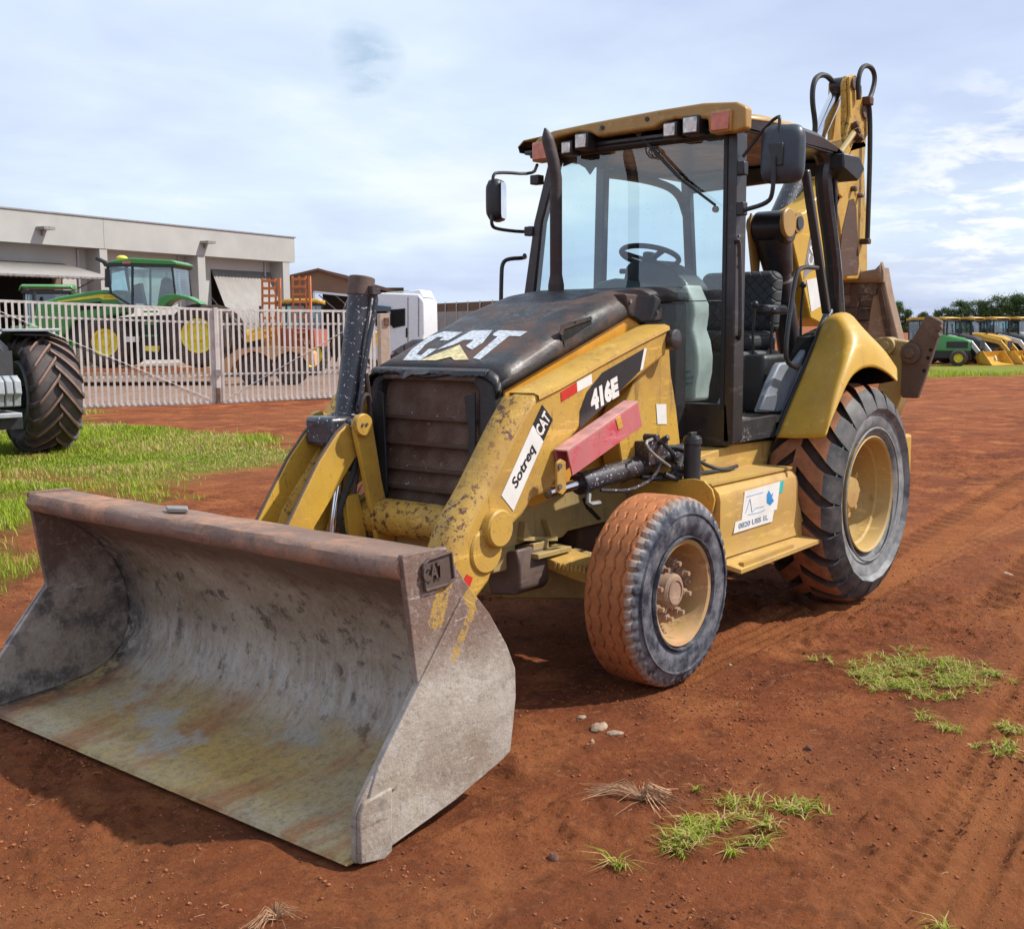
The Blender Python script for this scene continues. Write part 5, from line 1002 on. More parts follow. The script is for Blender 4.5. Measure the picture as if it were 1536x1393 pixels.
obj('side_edge', MB().prism([(-1.76,0.337,1.983),(-1.76,0.368,1.983),(-1.76,0.426,1.756),(-1.76,0.475,1.51),(-1.76,0.445,1.5),(-1.76,0.385,1.757)], (-.03,0,0)), rust_dark, dbk)
for tp_ in ([(-1.74,0.175,1.988),(-1.74,0.178,2.067),(-1.74,0.201,2.164),(-1.74,0.225,2.065),(-1.74,0.227,1.986)], [(-1.74,0.35,1.983),(-1.74,0.353,2.061),(-1.74,0.376,2.138),(-1.74,0.399,2.059),(-1.74,0.401,1.981)]):
    obj('bucket_tooth', MB().prism(tp_, (-.05,0,0)), tan_steel, dbk, bevel=.006)
for x_, y_, z_ in [(-1.74,0.171,1.933),(-1.74,0.174,1.849),(-1.74,0.177,1.749)]: obj('bucket_boss', MB().prism([(x_,y_-.03,z_-.05),(x_,y_+.03,z_-.05),(x_,y_+.025,z_+.05),(x_,y_-.025,z_+.05)], (-.04,0,0)), rust_dark, dbk, bevel=.008)
# near stabiliser, raised
sa = MB().prism([(-1.22,0.55,1.567),(-1.22,0.597,1.585),(-1.22,0.787,1.558),(-1.22,0.825,1.522),(-1.22,0.804,1.339),(-1.22,0.754,1.153),(-1.22,0.711,1.036),(-1.22,0.619,0.914),(-1.22,0.521,0.956),(-1.22,0.615,1.335)], (-.14,0,0)); sao = obj('stabiliser_arm', sa, khaki, BH, bevel=.01)
x_, y_, z_ = [(-1.21,0.651,1.526)][0]; obj('stabiliser_pin', MB().cyl((x_-.1,y_,z_),(x_+.03,y_,z_),.062,n=28).cyl((x_+.03,y_,z_),(x_+.045,y_,z_),.035,n=20), khaki, sao, bevel=.006)
pad = [(-1.2,0.934,1.73),(-1.2,0.961,1.734),(-1.2,1.043,1.693),(-1.2,1.04,1.648),(-1.2,0.933,1.279),(-1.2,0.895,1.173),(-1.2,0.794,1.174),(-1.2,0.779,1.201),(-1.2,0.782,1.385),(-1.2,0.772,1.522),(-1.2,0.849,1.577),(-1.2,0.9,1.667)]; po = obj('stabiliser_pad', MB().prism(pad, (.05,0,0)), rust_brown, BH, bevel=.008)
x_, y_, z_ = [(-1.15,0.848,1.478)][0]; obj('pad_pin', MB().cyl((x_-.02,y_,z_),(x_+.03,y_,z_),.070,n=28).cyl((x_+.03,y_,z_),(x_+.05,y_,z_),.035,n=20), rust_brown, po, bevel=.008)
for x_, y_, z_ in [(-1.149,0.979,1.502),(-1.149,0.963,1.448),(-1.149,0.939,1.362)]: obj('pad_hole', MB().cyl((x_-.004,y_,z_),(x_+.002,y_,z_),.012,n=14), dark_void, po)
for x_, y_, z_ in [(-1.149,1.04,1.649),(-1.149,1.024,1.6)]: obj('pad_bolt', MB().cyl((x_,y_,z_),(x_+.03,y_,z_),.018,n=10), rust_brown, po)

# ---- lettering and decals
def text_obj(name, s, m, parent, origin, xdir, ydir, width, height, depth=.0015, shear=0., bold=0.):
    cu = bpy.data.curves.new(name, 'FONT'); cu.body = s; cu.extrude = depth; cu.offset = bold; cu.shear = shear; cu.resolution_u = 3
    tmp = bpy.data.objects.new(name, cu); COL.objects.link(tmp); dg = bpy.context.evaluated_depsgraph_get(); me_ = bpy.data.meshes.new_from_object(tmp.evaluated_get(dg)); bpy.data.objects.remove(tmp); bpy.data.curves.remove(cu)
    co = np.empty(len(me_.vertices)*3); me_.vertices.foreach_get('co', co); co = co.reshape(-1, 3); lo = co.min(0); hi = co.max(0)
    x = Vector(xdir).normalized(); y = Vector(ydir); y = (y-x*y.dot(x)).normalized(); n = x.cross(y); O = Vector(origin)
    u = (co[:, 0]-lo[0])/(hi[0]-lo[0])*width; v = (co[:, 1]-lo[1])/(hi[1]-lo[1])*height; w = co[:, 2]
    P = np.array(O)+u[:, None]*np.array(x)+v[:, None]*np.array(y)+w[:, None]*np.array(n); me_.vertices.foreach_set('co', P.astype(np.float32).ravel()); me_.update()
    me_.materials.clear(); me_.materials.append(m); me_.name = name
    o = bpy.data.objects.new(name, me_); COL.objects.link(o); o.parent = parent; return o
def text_px(name, s, m, parent, y, a, b_, topl, **k):
    A, B, C = [Vector(p) for p in (a, b_, topl)]; xd = (B-A); yd = C-A; yh = (yd-xd.normalized()*yd.dot(xd.normalized())).length
    return text_obj(name, s, m, parent, A, xd, yd, xd.length, yh, **k)
ARM = [o for o in BH.children if o.name.startswith('loader_arm')][0]
d1 = obj('model_decal', MB().xz([(2.365,1.206),(2.36,1.289),(2.307,1.373),(2.184,1.458),(1.824,1.564),(1.859,1.456),(2.112,1.325)], .6215, .6228), black_decal, ARM)
obj('decal_border', MB().xz([(1.824,1.564),(1.8,1.567),(1.835,1.462),(1.859,1.456)], .6215, .6229), white_decal, ARM)
a3, b3, c3 = [(2.267,0.623,1.277),(2.035,0.623,1.344),(2.267,0.623,1.383)]
text_px('model_lettering', '416E', white_decal, d1, 0, a3, b3, c3, shear=.10, bold=.065)
obj('warning_strip', MB().xz([(2.507,1.382),(2.386,1.422),(2.381,1.376),(2.503,1.337)], .6215, .6228), red_decal, ARM); obj('warning_strip', MB().xz([(2.386,1.422),(2.27,1.455),(2.265,1.408),(2.381,1.376)], .6215, .6228), white_decal, ARM)
d2 = obj('dealer_decal', MB().xz([(2.929,0.961),(2.711,1.248),(2.636,1.169),(2.849,0.884)], .6215, .6228), white_decal, ARM)
d3 = obj('brand_decal', MB().xz([(2.711,1.248),(2.644,1.333),(2.567,1.262),(2.636,1.169)], .6215, .6228), black_decal, ARM)
a3, b3, c3 = [(2.818,0.623,0.968),(2.681,0.623,1.131),(2.863,0.623,1.014)]; text_px('dealer_lettering', 'Sotreq', black_decal, d2, 0, a3, b3, c3, shear=.15, bold=.02)
a3, b3, c3 = [(2.652,0.623,1.188),(2.584,0.623,1.267),(2.695,0.623,1.233)]; text_px('brand_lettering', 'CAT', white_decal, d3, 0, a3, b3, c3, bold=.03)
# big logo on the hood
HN = (.38974, 0, 1.0); HD = 1.483+2.69*.38974+.0085
logo = MB()
logo.prism([(2.628,-0.254,1.516),(2.493,-0.321,1.568),(2.344,-0.347,1.626),(2.275,-0.306,1.653),(2.286,-0.169,1.649),(2.388,-0.175,1.609),(2.388,-0.232,1.609),(2.342,-0.245,1.627),(2.349,-0.286,1.624),(2.431,-0.286,1.592),(2.563,-0.228,1.541),(2.569,-0.185,1.539),(2.491,-0.209,1.569),(2.49,-0.155,1.57),(2.624,-0.143,1.517)], (.0004,0,.001))
logo.prism([(2.502,-0.144,1.565),(2.266,-0.122,1.657),(2.262,0.01,1.658),(2.403,0.073,1.603),(2.497,0.081,1.567),(2.456,0.006,1.583),(2.379,-0.01,1.613),(2.38,-0.075,1.612),(2.441,-0.087,1.589)], (.0004,0,.001))
logo.prism([(2.302,0.054,1.643),(2.262,0.053,1.658),(2.278,0.247,1.652),(2.338,0.248,1.629),(2.331,0.174,1.631),(2.603,0.223,1.525),(2.591,0.17,1.53),(2.339,0.11,1.628),(2.326,0.068,1.633)], (.0004,0,.001))
lg_ = obj('hood_logo', logo, plain('worn white logo', (.52,.55,.60), .5, var=.35, scale=60), hood)
obj('logo_triangle', MB().prism([(2.626,-0.141,1.517),(2.443,-0.046,1.589),(2.612,0.163,1.523),(2.616,0.072,1.521),(2.582,0.022,1.535),(2.624,-0.037,1.518)], (.0004,0,.001)), cream_decal, lg_)
# embossed letters on the bucket side emblem
a3, b3, c3 = [(4.013,1.197,0.853),(3.915,1.197,0.858),(4.015,1.197,0.906)]; text_px('emblem_lettering', 'CAT', rust_brown, ebl, 0, a3, b3, c3, depth=.006, bold=.03)
# inspection stickers on the tank box
y9 = .9305; s1 = [(1.341,0.823),(0.942,0.832),(0.974,0.682),(1.371,0.676)]; s2 = [(1.435,0.675),(1.006,0.682),(1.026,0.623),(1.454,0.618)]
k1 = obj('inspection_sheet', MB().xz(s1, .9312, .9325), white_decal, tko); k2 = obj('inspection_sheet', MB().xz(s2, .9312, .9325), white_decal, tko)
blue_ink = plain('blue ink', (.03,.25,.55), .5); grey_ink = plain('grey ink', (.22,.28,.36), .5); teal = plain('teal tape', (.05,.45,.42), .4)
obj('sheet_stamp', MB().xz([(1.097,0.777),(1.075,0.799),(1.043,0.77),(1.021,0.782),(1.035,0.755),(1.011,0.734),(1.056,0.714),(1.096,0.733)], .9326, .9332), blue_ink, k1)
obj('sheet_tab', MB().xz([(0.944,0.832),(0.897,0.834),(0.91,0.769),(0.957,0.768)], .9318, .9324), teal, k1)
sig = MB()
for seg in ([(1.333,0.706),(1.285,0.778),(1.26,0.704),(1.224,0.721),(1.126,0.719)], [(1.303,0.696),(1.17,0.693),(1.11,0.699)], [(1.321,0.793),(1.137,0.796)]):
    for (p_, q_) in zip(seg[:-1], seg[1:]): sig.bar((p_[0],.9332,p_[1]),(q_[0],.9332,q_[1]),.0012,.003,up=(0,1,0))
obj('sheet_writing', sig, blue_ink, k1)
a3, b3, c3 = [(1.402,0.933,0.636),(1.077,0.933,0.641),(1.41,0.933,0.664)]; text_px('sheet_number', '0820 USS 1L', grey_ink, k2, 0, a3, b3, c3, bold=.02)
# CAT letters up the boom
dm = obj('boom_lettering_band', MB().xz([(-0.877,2.301),(-0.959,2.351),(-1.018,2.079),(-0.871,2.037),(-0.78,1.98),(-0.805,2.094)], BY+.121, BY+.1225), plain('grey boom decal', (.25,.25,.27), .5), boom)
a3, b3, c3 = [(-0.917,0.224,2.066),(-0.968,0.224,2.296),(-0.832,0.224,2.081)]; text_px('boom_lettering', 'CAT', white_decal, dm, 0, a3, b3, c3, bold=.03)
# small lump of dried mud and a twig on the bucket lip
obj('mud_lump', MB().prism([(3.98,-.28,.946),(4.02,-.20,.946),(3.97,-.14,.946),(3.93,-.20,.946)], (0,0,.018)), steel_dull, BH, bevel=.004)

# ================================================================== BACKGROUND
F_FENCE, F_TRAIL, F_BUILD = (-6.566,-18.937,2.715), (-11.193,-27.914,2.2427), (-16.574,-41.81,-2.9374); F_SHED, F_TRUCK, F_CAR, F_WALL = (-35.423,-46.994,2.304), (-26.159,-30.606,2.0898), (-17.82,-21.886,1.9434), (-64.245,-64.27,1.1904)
def fthing(fr, name, label, cat, s=0, d=0, z=0, group=None, turn=0):
    x, y = loc2w(fr, s, d); return thing(name, label, cat, (x, y, z), fr[2]+turn, group)
def sh_(pts, s0): return [(p[0]-s0, p[1]) for p in pts]
wall_paint = plain('warehouse paint', (.38, .37, .355), .8, var=.07, scale=.6)
wall_pale = plain('warehouse recess paint', (.44, .43, .41), .8, var=.06, scale=.6)
gate_paint = plain('gate grey paint', (.60, .555, .52), .55, var=.15, scale=5)
rusty_base = plain('gate rust', (.16, .08, .05), .8, var=.3)
jd_green = paint('tractor green', (.03, .24, .035), rough=.3, dirt=(.2, .14, .06), dirt_a=.15, grime=.1, fade=.1, coat=.4)
jd_yellow = plain('tractor wheel yellow', (.75, .62, .04), .4, var=.12)
orange_steel = paint('trailer orange', (.58, .16, .03), rough=.6, dirt=(.55, .30, .15), dirt_a=.6, grime=.2, coat=0, chip_a=.4)
trailer_tan = paint('trailer faded orange', (.62, .33, .15), rough=.7, dirt=(.45, .25, .14), dirt_a=.5, grime=.25, coat=0, chip_a=.5, chip=(.3, .1, .05))
sheet_metal = plain('door sheet metal', (.27, .25, .235), .6, var=.08, scale=2)
truck_white = plain('truck white', (.74, .76, .80), .4, var=.04, coat=.3)
shed_tan = plain('shed cladding', (.24, .135, .085), .8, var=.08, scale=.8)
car_paint = plain('dark car paint', (.012, .013, .02), .2, var=.1, coat=1)
concrete = plain('precast concrete', (.30, .28, .26), .9, var=.12, scale=1.2)
brown_screen = plain('brown screen mesh', (.15, .085, .05), .9, var=.15)
cat_roof = plain('parked loader yellow', (.62, .34, .04), .45, var=.12)
far_white = plain('pale machine panel', (.62, .62, .60), .5)

# ---- sliding gates of vertical bars
def gate(name, label, s0, s1, step, zt, zb, group, comb=False):
    g_ = fthing(F_FENCE, name, label, 'gate', s0, 0, 0, group)
    Lh = s1-s0; fz = lambda u, z: z[0]+(z[1]-z[0])*u
    rails = []
    for nm, za, w in (('top_rail', zt, .055), ('middle_rail', (zt[0]-.31, zt[1]-.29), .045), ('lower_rail', (.66, .64), .045), ('bottom_rail', zb, .06)):
        obj(nm, MB().bar((0, 0, za[0]), (Lh, 0, za[1]), .05, w), gate_paint, g_)
    first = None; n = int(Lh/step)
    for i in range(n):
        s = .06+i*step; u = s/Lh; tall = not comb or i % 1 == 0; z1 = fz(u, zt)-(0 if not comb else .06*(i % 2)); z0 = fz(u, zb)
        if first is None:
            first = obj('bar', MB().box((-.024, -.046, 0), (.024, -.026, 1)), gate_paint, g_)
            o = first
        else: o = first.copy(); COL.objects.link(o); o.parent = g_
        o.location = (s, 0, z0); o.scale = (1, 1, z1-z0)
    obj('end_stile', MB().box((-.03, -.03, fz(0, zb)), (.03, .03, zt[0]+.02)), gate_paint, g_); obj('end_stile', MB().box((Lh-.03, -.03, fz(1, zb)), (Lh+.03, .03, zt[1]+.02)), gate_paint, g_)
    return g_
ga = gate('gate_leaf', 'left grey barred gate leaf in front of the green tractor on the trailer', -2.7, 2.72, .129, (2.31, 2.09), (.05, .03), 'barred gate leaves')
obj('brace_wire', MB().tube([(1.0, -.06, 2.1), (5.3, -.06, .12)], .007, n=5), gate_paint, ga)
gb_ = gate('gate_leaf', 'right grey barred gate leaf in front of the orange ramps', 2.86, 6.5, .129, (2.08, 2.05), (.03, .09), 'barred gate leaves', comb=True)
obj('brace_wire', MB().tube([(.1, -.06, .1), (2.9, -.06, 1.6)], .007, n=5), gate_paint, gb_)
p_ = fthing(F_FENCE, 'gate_post', 'slim grey post with a rusty foot between the two gate leaves', 'post', 2.79, -.05)
obj('shaft', MB().box((-.04, -.04, .35), (.04, .04, 2.13)), gate_paint, p_, bevel=.005); obj('rusty_foot', MB().box((-.042, -.042, -.05), (.042, .042, .35)), rusty_base, p_); obj('latch', MB().box((-.06, -.075, .62), (.06, -.04, .76)), steel_dull, p_)
p_ = fthing(F_FENCE, 'gate_pillar', 'thick beige gate pillar beside the white truck', 'pillar', 6.78, .1)
obj('shaft', MB().box((-.12, -.12, -.05), (.12, .12, 2.0)), plain('beige post', (.46, .36, .28), .8), p_, bevel=.01); obj('guide_roller', MB().box((-.02, -.15, 1.72), (.10, -.12, 1.9)), rusty_base, p_)

# ---- warehouse
wh = fthing(F_BUILD, 'warehouse', 'long grey warehouse with a deep parapet and tilt-up doors at the left', 'warehouse')
obj('parapet', MB().box((-14, 0, 5.19), (18.6, .9, 6.5)), wall_paint, wh); obj('coping', MB().box((-14.1, -.05, 6.5), (18.7, .95, 6.56)), plain('coping', (.25,.25,.26), .6), wh)
for k, (a, b_) in enumerate(((-7.6,-7.1),(-1.2,-.7),(5.03,5.46),(11.14,11.66),(17.6,18.15))): obj('column', MB().box((a, .03, -.2), (b_, .9, 5.2)), wall_paint, wh)
obj('joint', MB().box((5.28, -.004, 5.19), (5.30, 0, 6.5)), plain('joint grey', (.2,.2,.2), .8), wh)
DR = [(12.98,4.595),(17.744,4.606)]; DL = [(0.587,4.67),(4.891,4.682)]; WL = [(10.563,4.627),(11.274,3.556)]
bw = MB(); zt_ = 4.35
def wallseg(s0, s1, z0, z1): bw.box((s0, .9, z0), (s1, 1.1, z1))
wallseg(-14, -7.3, -.2, 5.2); wallseg(-7.3, -6.9, -.2, 5.2); wallseg(-6.9, 3.7, 4.45, 5.2); wallseg(3.7, 5.4, -.2, 5.2); wallseg(5.4, 11.2, -.2, 5.2)
wallseg(11.2, DR[0][0], -.2, 5.2); wallseg(DR[0][0], DR[1][0], DR[0][1]+.05, 5.2); wallseg(DR[1][0], 18.15, -.2, 5.2)
obj('recess_wall', bw, wall_pale, wh)
obj('side_wall', MB().box((18.0, .95, -.2), (18.2, 26, 6.4)), wall_paint, wh); obj('roof', MB().box((-14, .95, 6.1), (18.1, 26, 6.25)), sheet_metal, wh)
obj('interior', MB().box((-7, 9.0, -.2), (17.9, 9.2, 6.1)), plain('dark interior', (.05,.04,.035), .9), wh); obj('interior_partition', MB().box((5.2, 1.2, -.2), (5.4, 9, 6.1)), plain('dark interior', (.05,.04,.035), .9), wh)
for s in (4.55, 10.7, 17.1): obj('downpipe', MB().cyl((s, .84, 0), (s, .84, 5.15), .055, n=10), plain('downpipe', (.45,.45,.46), .5), wh)
for q in [(1.956,5.826),(11.59,5.832)]: lo_ = obj('wall_lamp', MB().box((q[0]-.28, -.5, q[1]-.06), (q[0]+.28, -.02, q[1]+.06)).box((q[0]-.04, -.1, q[1]-.28), (q[0]+.04, 0, q[1]-.06)), steel_dull, wh)
lv = obj('louvre_window', MB().box((WL[0][0], .86, WL[1][1]), (WL[1][0], .90, WL[0][1])), dark_void, wh)
for i in range(9): z = WL[1][1]+(i+.5)*(WL[0][1]-WL[1][1])/9; obj('louvre_slat', MB().box((WL[0][0]-.02, .78, z-.02), (WL[1][0]+.02, .86, z+.03)), wall_pale, lv)
# tilt-up door, half open (right) and wide open (left)
def tilt_door(s0, s1, z1, h, swing, nm='tilt_door'):
    R = Matrix.Rotation(-swing, 3, 'X'); m = MB(); n = int((s1-s0)/.24)
    rows = []
    for i in range(n*2+1):
        s = s0+(s1-s0)*i/(2*n); o = .05*(i % 2)
        rows.append([(s, .88+(R @ Vector((0, o, 0))).y, z1+(R @ Vector((0, o, 0))).z), tuple(Vector((s, .88, z1))+R @ Vector((0, o, -h)))])
    m.loft(rows); d = obj(nm, m, sheet_metal, wh, solid=.02, sharp=10)
    obj('door_frame', MB().bar(Vector((s0, .88, z1))+R @ Vector((0, -.03, -h)), Vector((s1, .88, z1))+R @ Vector((0, -.03, -h)), .08, .08), steel_dull, d)
    for s in (s0, s1): obj('door_arm', MB().bar(Vector((s, .9, z1-1.4)), Vector((s, .88, z1))+R @ Vector((0, 0, -h*.7)), .05, .05), steel_dull, d)
tilt_door(DR[0][0], DR[1][0], DR[0][1]+.05, 4.2, .42)
tilt_door(-7.0, 3.7, 4.5, 3.6, 1.35)
obj('door_leaf', MB().box((3.3, .95, 0), (3.68, 1.1, 4.4)), plain('brown door', (.16,.11,.08), .7), wh)

# ---- brown shed
sd_ = fthing(F_SHED, 'open_shed', 'brown gabled shed with an open dark bay behind the orange ramps', 'shed')
ap = [(-0.423,4.426),(1.723,4.929),(3.261,4.557),(5.167,3.814),(6.645,3.512),(6.642,3.328),(3.236,3.456),(1.432,3.685),(1.327,-0.308),(-0.564,-0.293)]
obj('gable', MB().xz([ap[0], ap[1], ap[2], ap[3], ap[6], ap[7], ap[8], ap[9]], 0, .3), shed_tan, sd_); obj('roof', MB().xz([(ap[0][0], ap[0][1]+.02), (ap[1][0], ap[1][1]+.02), (ap[4][0], ap[4][1]), (ap[4][0], ap[4][1]-.2), (ap[1][0], ap[1][1]-.1), (ap[0][0], ap[0][1]-.1)], -.25, 12), plain('shed roof', (.20,.11,.08), .8), sd_)
q = [(1.431,3.648),(4.713,3.301)]; obj('frame_beam', MB().bar((q[0][0], -.1, q[0][1]), (q[1][0], -.1, q[1][1]), .1, .12), truck_white, sd_)
for s in (q[0][0], q[1][0]+1.2): obj('frame_post', MB().box((s-.05, -.15, -.3), (s+.05, -.05, q[0][1])), truck_white, sd_)
obj('dark_bay', MB().box((q[0][0], 4, -.3), (q[1][0]+1.5, 4.2, 4)), plain('dark interior', (.05,.04,.035), .9), sd_)
for k in range(3): obj('roof_strut', MB().bar((q[0][0]+.2+k*.9, .5, 3.5), (q[0][0]+1.2+k*.9, .6, 2.6), .06, .06), steel_dull, sd_)

# ---- white lorry cab, dark car
tk_ = fthing(F_TRUCK, 'lorry', 'white high-roof lorry cab parked behind the beige gate pillar', 'lorry')
prof = [(-0.052,2.804),(0.401,3.066),(1.953,2.996),(2.169,2.702),(2.177,1.422),(2.089,1.102),(2.077,0.35),(-0.416,0.353),(-0.289,2.243)]
obj('cab_body', MB().xz(prof, 0, 2.3), truck_white, tk_, bevel=.06, segs=3)
obj('side_window', MB().xz([(0.805,2.341),(1.334,2.39),(1.323,1.775),(0.875,1.671),(0.794,1.805)], -.02, .01), dark_void, tk_, bevel=.006); obj('front_window', MB().xz([(0.134,2.347),(0.609,2.343),(0.569,1.726),(0.121,1.729)], -.02, .01), dark_void, tk_)
obj('sun_visor', MB().xz([(-0.001,2.589),(0.808,2.501),(0.776,2.315),(-0.007,2.321)], -.12, 0), plain('visor blue grey', (.10,.13,.18), .4), tk_, bevel=.01)
obj('roof_hatch', MB().xz([(0.485,3.092),(1.514,3.16),(1.513,3.081),(1.179,3.031),(0.483,3.012)], .4, 1.6), plain('hatch', (.5,.5,.35), .6), tk_)
for q_ in ([(0.639,2.449),(0.603,0.622)], [(1.509,2.868),(1.47,0.62)], [(1.951,2.837),(1.926,1.29)]): obj('panel_seam', MB().bar((q_[0][0], -.005, q_[0][1]), (q_[1][0], -.005, q_[1][1]), .02, .035), steel_dull, tk_)
obj('window_rubber', MB().xz([(0.777,2.381),(1.39,2.43),(1.378,1.735),(0.875,1.63),(0.766,1.779)], -.012, .01), black_rubber, tk_)
obj('side_mirror', MB().xz([(0.663,2.235),(0.802,2.234),(0.792,1.698),(0.652,1.699)], -.30, -.12), black_plastic, tk_, bevel=.02)
obj('roof_deflector', MB().xz([(1.18,3.084),(1.956,3.182),(2.117,2.862),(1.509,2.868)], .2, 2.1), truck_white, tk_, bevel=.03)
obj('door_handle', MB().xz([(1.404,1.641),(1.46,1.64),(1.453,1.265),(1.397,1.265)], -.03, 0), dark_void, tk_)
for s in (.2, 3.4):
    m = MB().lathe([(-.28,.2),(-.30,.42),(-.26,.50),(.0,.51),(.0,.2)], (s, .3, .48), 32); obj('wheel', m, far_rubber, tk_)
obj('chassis', MB().box((1.9, .6, .6), (6.5, 1.7, .9)), black_plastic, tk_)
cr = fthing(F_CAR, 'parked_car', 'dark car parked between the beige gate pillar and the loader hood', 'car')
cp_ = [(0.295,0.326),(0.323,0.589),(0.416,0.811),(0.726,0.932),(0.993,1.172),(1.3,1.311),(1.882,1.329),(2.457,1.249),(2.877,0.934),(3.358,0.836),(3.461,0.601),(3.416,0.307)]
cb_m = MB(); 
for d0, d1 in ((0, 1.6),): cb_m.xz(cp_, d0, d1)
cbd = obj('body', cb_m, car_paint, cr, bevel=.07, segs=3)
cg = plain('car window', (.10,.12,.14), .1, var=.3, coat=1)
for w_ in ([(0.594,0.912),(0.993,1.152),(1.033,0.952),(0.988,0.892)], [(1.102,1.172),(1.343,1.271),(1.817,1.27),(1.811,0.913),(1.053,0.892)], [(1.903,1.27),(2.372,1.21),(2.665,0.934),(1.897,0.913)]): obj('side_window', MB().xz(w_, -.02, .02), cg, cr, bevel=.008)
obj('trim_line', MB().xz([(0.369,0.67),(3.378,0.66),(3.377,0.621),(0.368,0.63)], -.025, .01), steel_dull, cr)
for s in [(0.714,0.329),(2.869,0.323)]: obj('wheel', MB().lathe([(-.03,.05),(-.04,.2),(-.03,.30),(.15,.31),(.15,.05)], (s[0], .02, .31), 28), far_rubber, cr)

# ---- concrete wall with a brown screen, stacked racks
wl = fthing(F_WALL, 'boundary_wall', 'long grey concrete wall with a brown mesh screen on top behind the hood', 'wall', -10)
obj('panel_run', MB().box((0, 0, -.5), (42, .2, 2.9)), concrete, wl); obj('screen', MB().box((0, .05, 2.9), (42, .12, 3.58)), brown_screen, wl)
first = None
for i in range(21):
    if first is None: first = obj('screen_post', MB().box((-.06, -.05, 0), (.06, 0, 3.66)), plain('wall post', (.42,.40,.37), .8), wl); o = first
    else: o = first.copy(); COL.objects.link(o); o.parent = wl
    o.location = (i*2.05, 0, 0)
rk = fthing(F_TRUCK, 'steel_rack', 'rusty steel stacking rack with timber poles beside the white lorry', 'rack', 1.6, 9)
PR = [(-0.105,1.372),(0.536,2.262),(1.26,2.32),(1.913,2.188),(0.038,2.075),(2.53,1.93),(0.033,1.755),(2.004,1.552),(-0.111,0.988),(2.488,0.977)]
for i, s in enumerate((.2, .75, 1.3, 1.85, 2.4, 2.95)): obj('rack_post', MB().box((s-.03+.5, .1*(i % 2), 0), (s+.03+.5, .1*(i % 2)+.06, 1.7+.35*((i*7) % 3)/2)), orange_steel if i % 2 else rusty_base, rk)
rp_ = random.Random(3)
for i in range(12):
    z = .7+i*.12; s = .3+rp_.random()*.4; obj('pole', MB().bar((s+.3, .2+.1*(i % 3), z), (s+2.6, .3+.1*(i % 3), z+rp_.uniform(-.25, .25)), .05, .05), [trailer_tan, cat_roof, rusty_base][i % 3], rk)
obj('digging_arm', MB().tube([(1.5,.2,1.9),(2.2,.2,1.7),(2.6,.2,1.1)], .09, n=8, smooth=2), cat_roof, rk)

# ---- low loader trailer
tl = fthing(F_TRAIL, 'low_loader_trailer', 'long faded orange low loader trailer with two upright ramps behind the gates', 'trailer')
obj('deck', MB().box((-4.5, -.06, .30), (4.4, 2.5, .52)), trailer_tan, tl); obj('deck_edge', MB().box((-4.5, -.09, .46), (4.4, -.06, .53)), orange_steel, tl)
for i in range(15): s = -3.9+i*.56; obj('side_marker', MB().box((s, -.085, .36), (s+.12, -.062, .41)), plain('marker pale', (.7,.45,.35), .5), tl)
arch = [(4.157,0.543),(4.472,0.581),(4.756,0.832),(5.137,1.082),(6.116,1.153),(7.15,1.108),(7.341,0.933),(7.37,0.584),(7.214,0.584),(6.949,0.897),(6.64,1.015),(6.324,0.9),(6.104,0.746),(5.894,0.903),(5.565,1.021),(5.248,0.906),(4.985,0.655),(4.836,0.325),(4.148,0.29)]
obj('wheel_arch', MB().xz(arch, -.12, .5), trailer_tan, tl, bevel=.01)
WC = [(5.548,0.516),(6.625,0.51)]
for q in WC: 
    w_ = obj('wheel', MB().lathe([(-.08,.0),(-.10,.10),(-.02,.14),(.0,.24),(-.06,.27)], (q[0], .1, .49), 36), rust_brown, tl); obj('tyre', MB().lathe([(-.06,.26),(-.10,.34),(-.08,.45),(-.03,.485),(.22,.485),(.26,.3)], (q[0], .1, .49), 44), far_rubber, w_)
obj('gooseneck', MB().box((-5.2, .6, .5), (-4.4, 1.8, 1.3)), trailer_tan, tl)
obj('rear_box', MB().xz([(6.289,1.674),(7.32,1.629),(7.345,1.107),(6.271,1.114)], .1, 2.3), paint('box red', (.42,.09,.05), dirt_a=.4), tl)
obj('plate', MB().xz([(7.019,1.322),(7.253,1.321),(7.25,1.185),(7.016,1.187)], .06, .09), white_decal, tl)
def make_ramp(s0, s1, z0, z1, lean):
    r_ = obj('ramp', MB().bar((s0, 0, z0), (s0+lean, .1, z1), .07, .05).bar((s1, 0, z0), (s1+lean, .1, z1), .07, .05), orange_steel, tl)
    obj('ramp_rail', MB().bar(((s0+s1)/2, .02, z0), ((s0+s1)/2+lean, .12, z1), .04, .05), orange_steel, r_); obj('ramp_rail', MB().bar((s1+.11, .02, z0), (s1+.11+lean, .12, z1), .06, .16, up=(0, 1, 0)), orange_steel, r_)
    n = 10
    for i in range(n): z = z0+(z1-z0)*(i+.6)/n; l = lean*(z-z0)/(z1-z0); obj('rung', MB().bar((s0+l, .02, z), (s1+l, .02, z), .10, .075), orange_steel, r_)
RA = [(5.801,1.058),(6.211,1.056),(6.738,1.053),(7.148,1.05),(5.867,3.117),(6.799,3.167)]
make_ramp(RA[0][0]+.02, RA[1][0], .98, RA[4][1], .03); make_ramp(RA[2][0]+.02, RA[3][0], .98, RA[5][1], -.03)

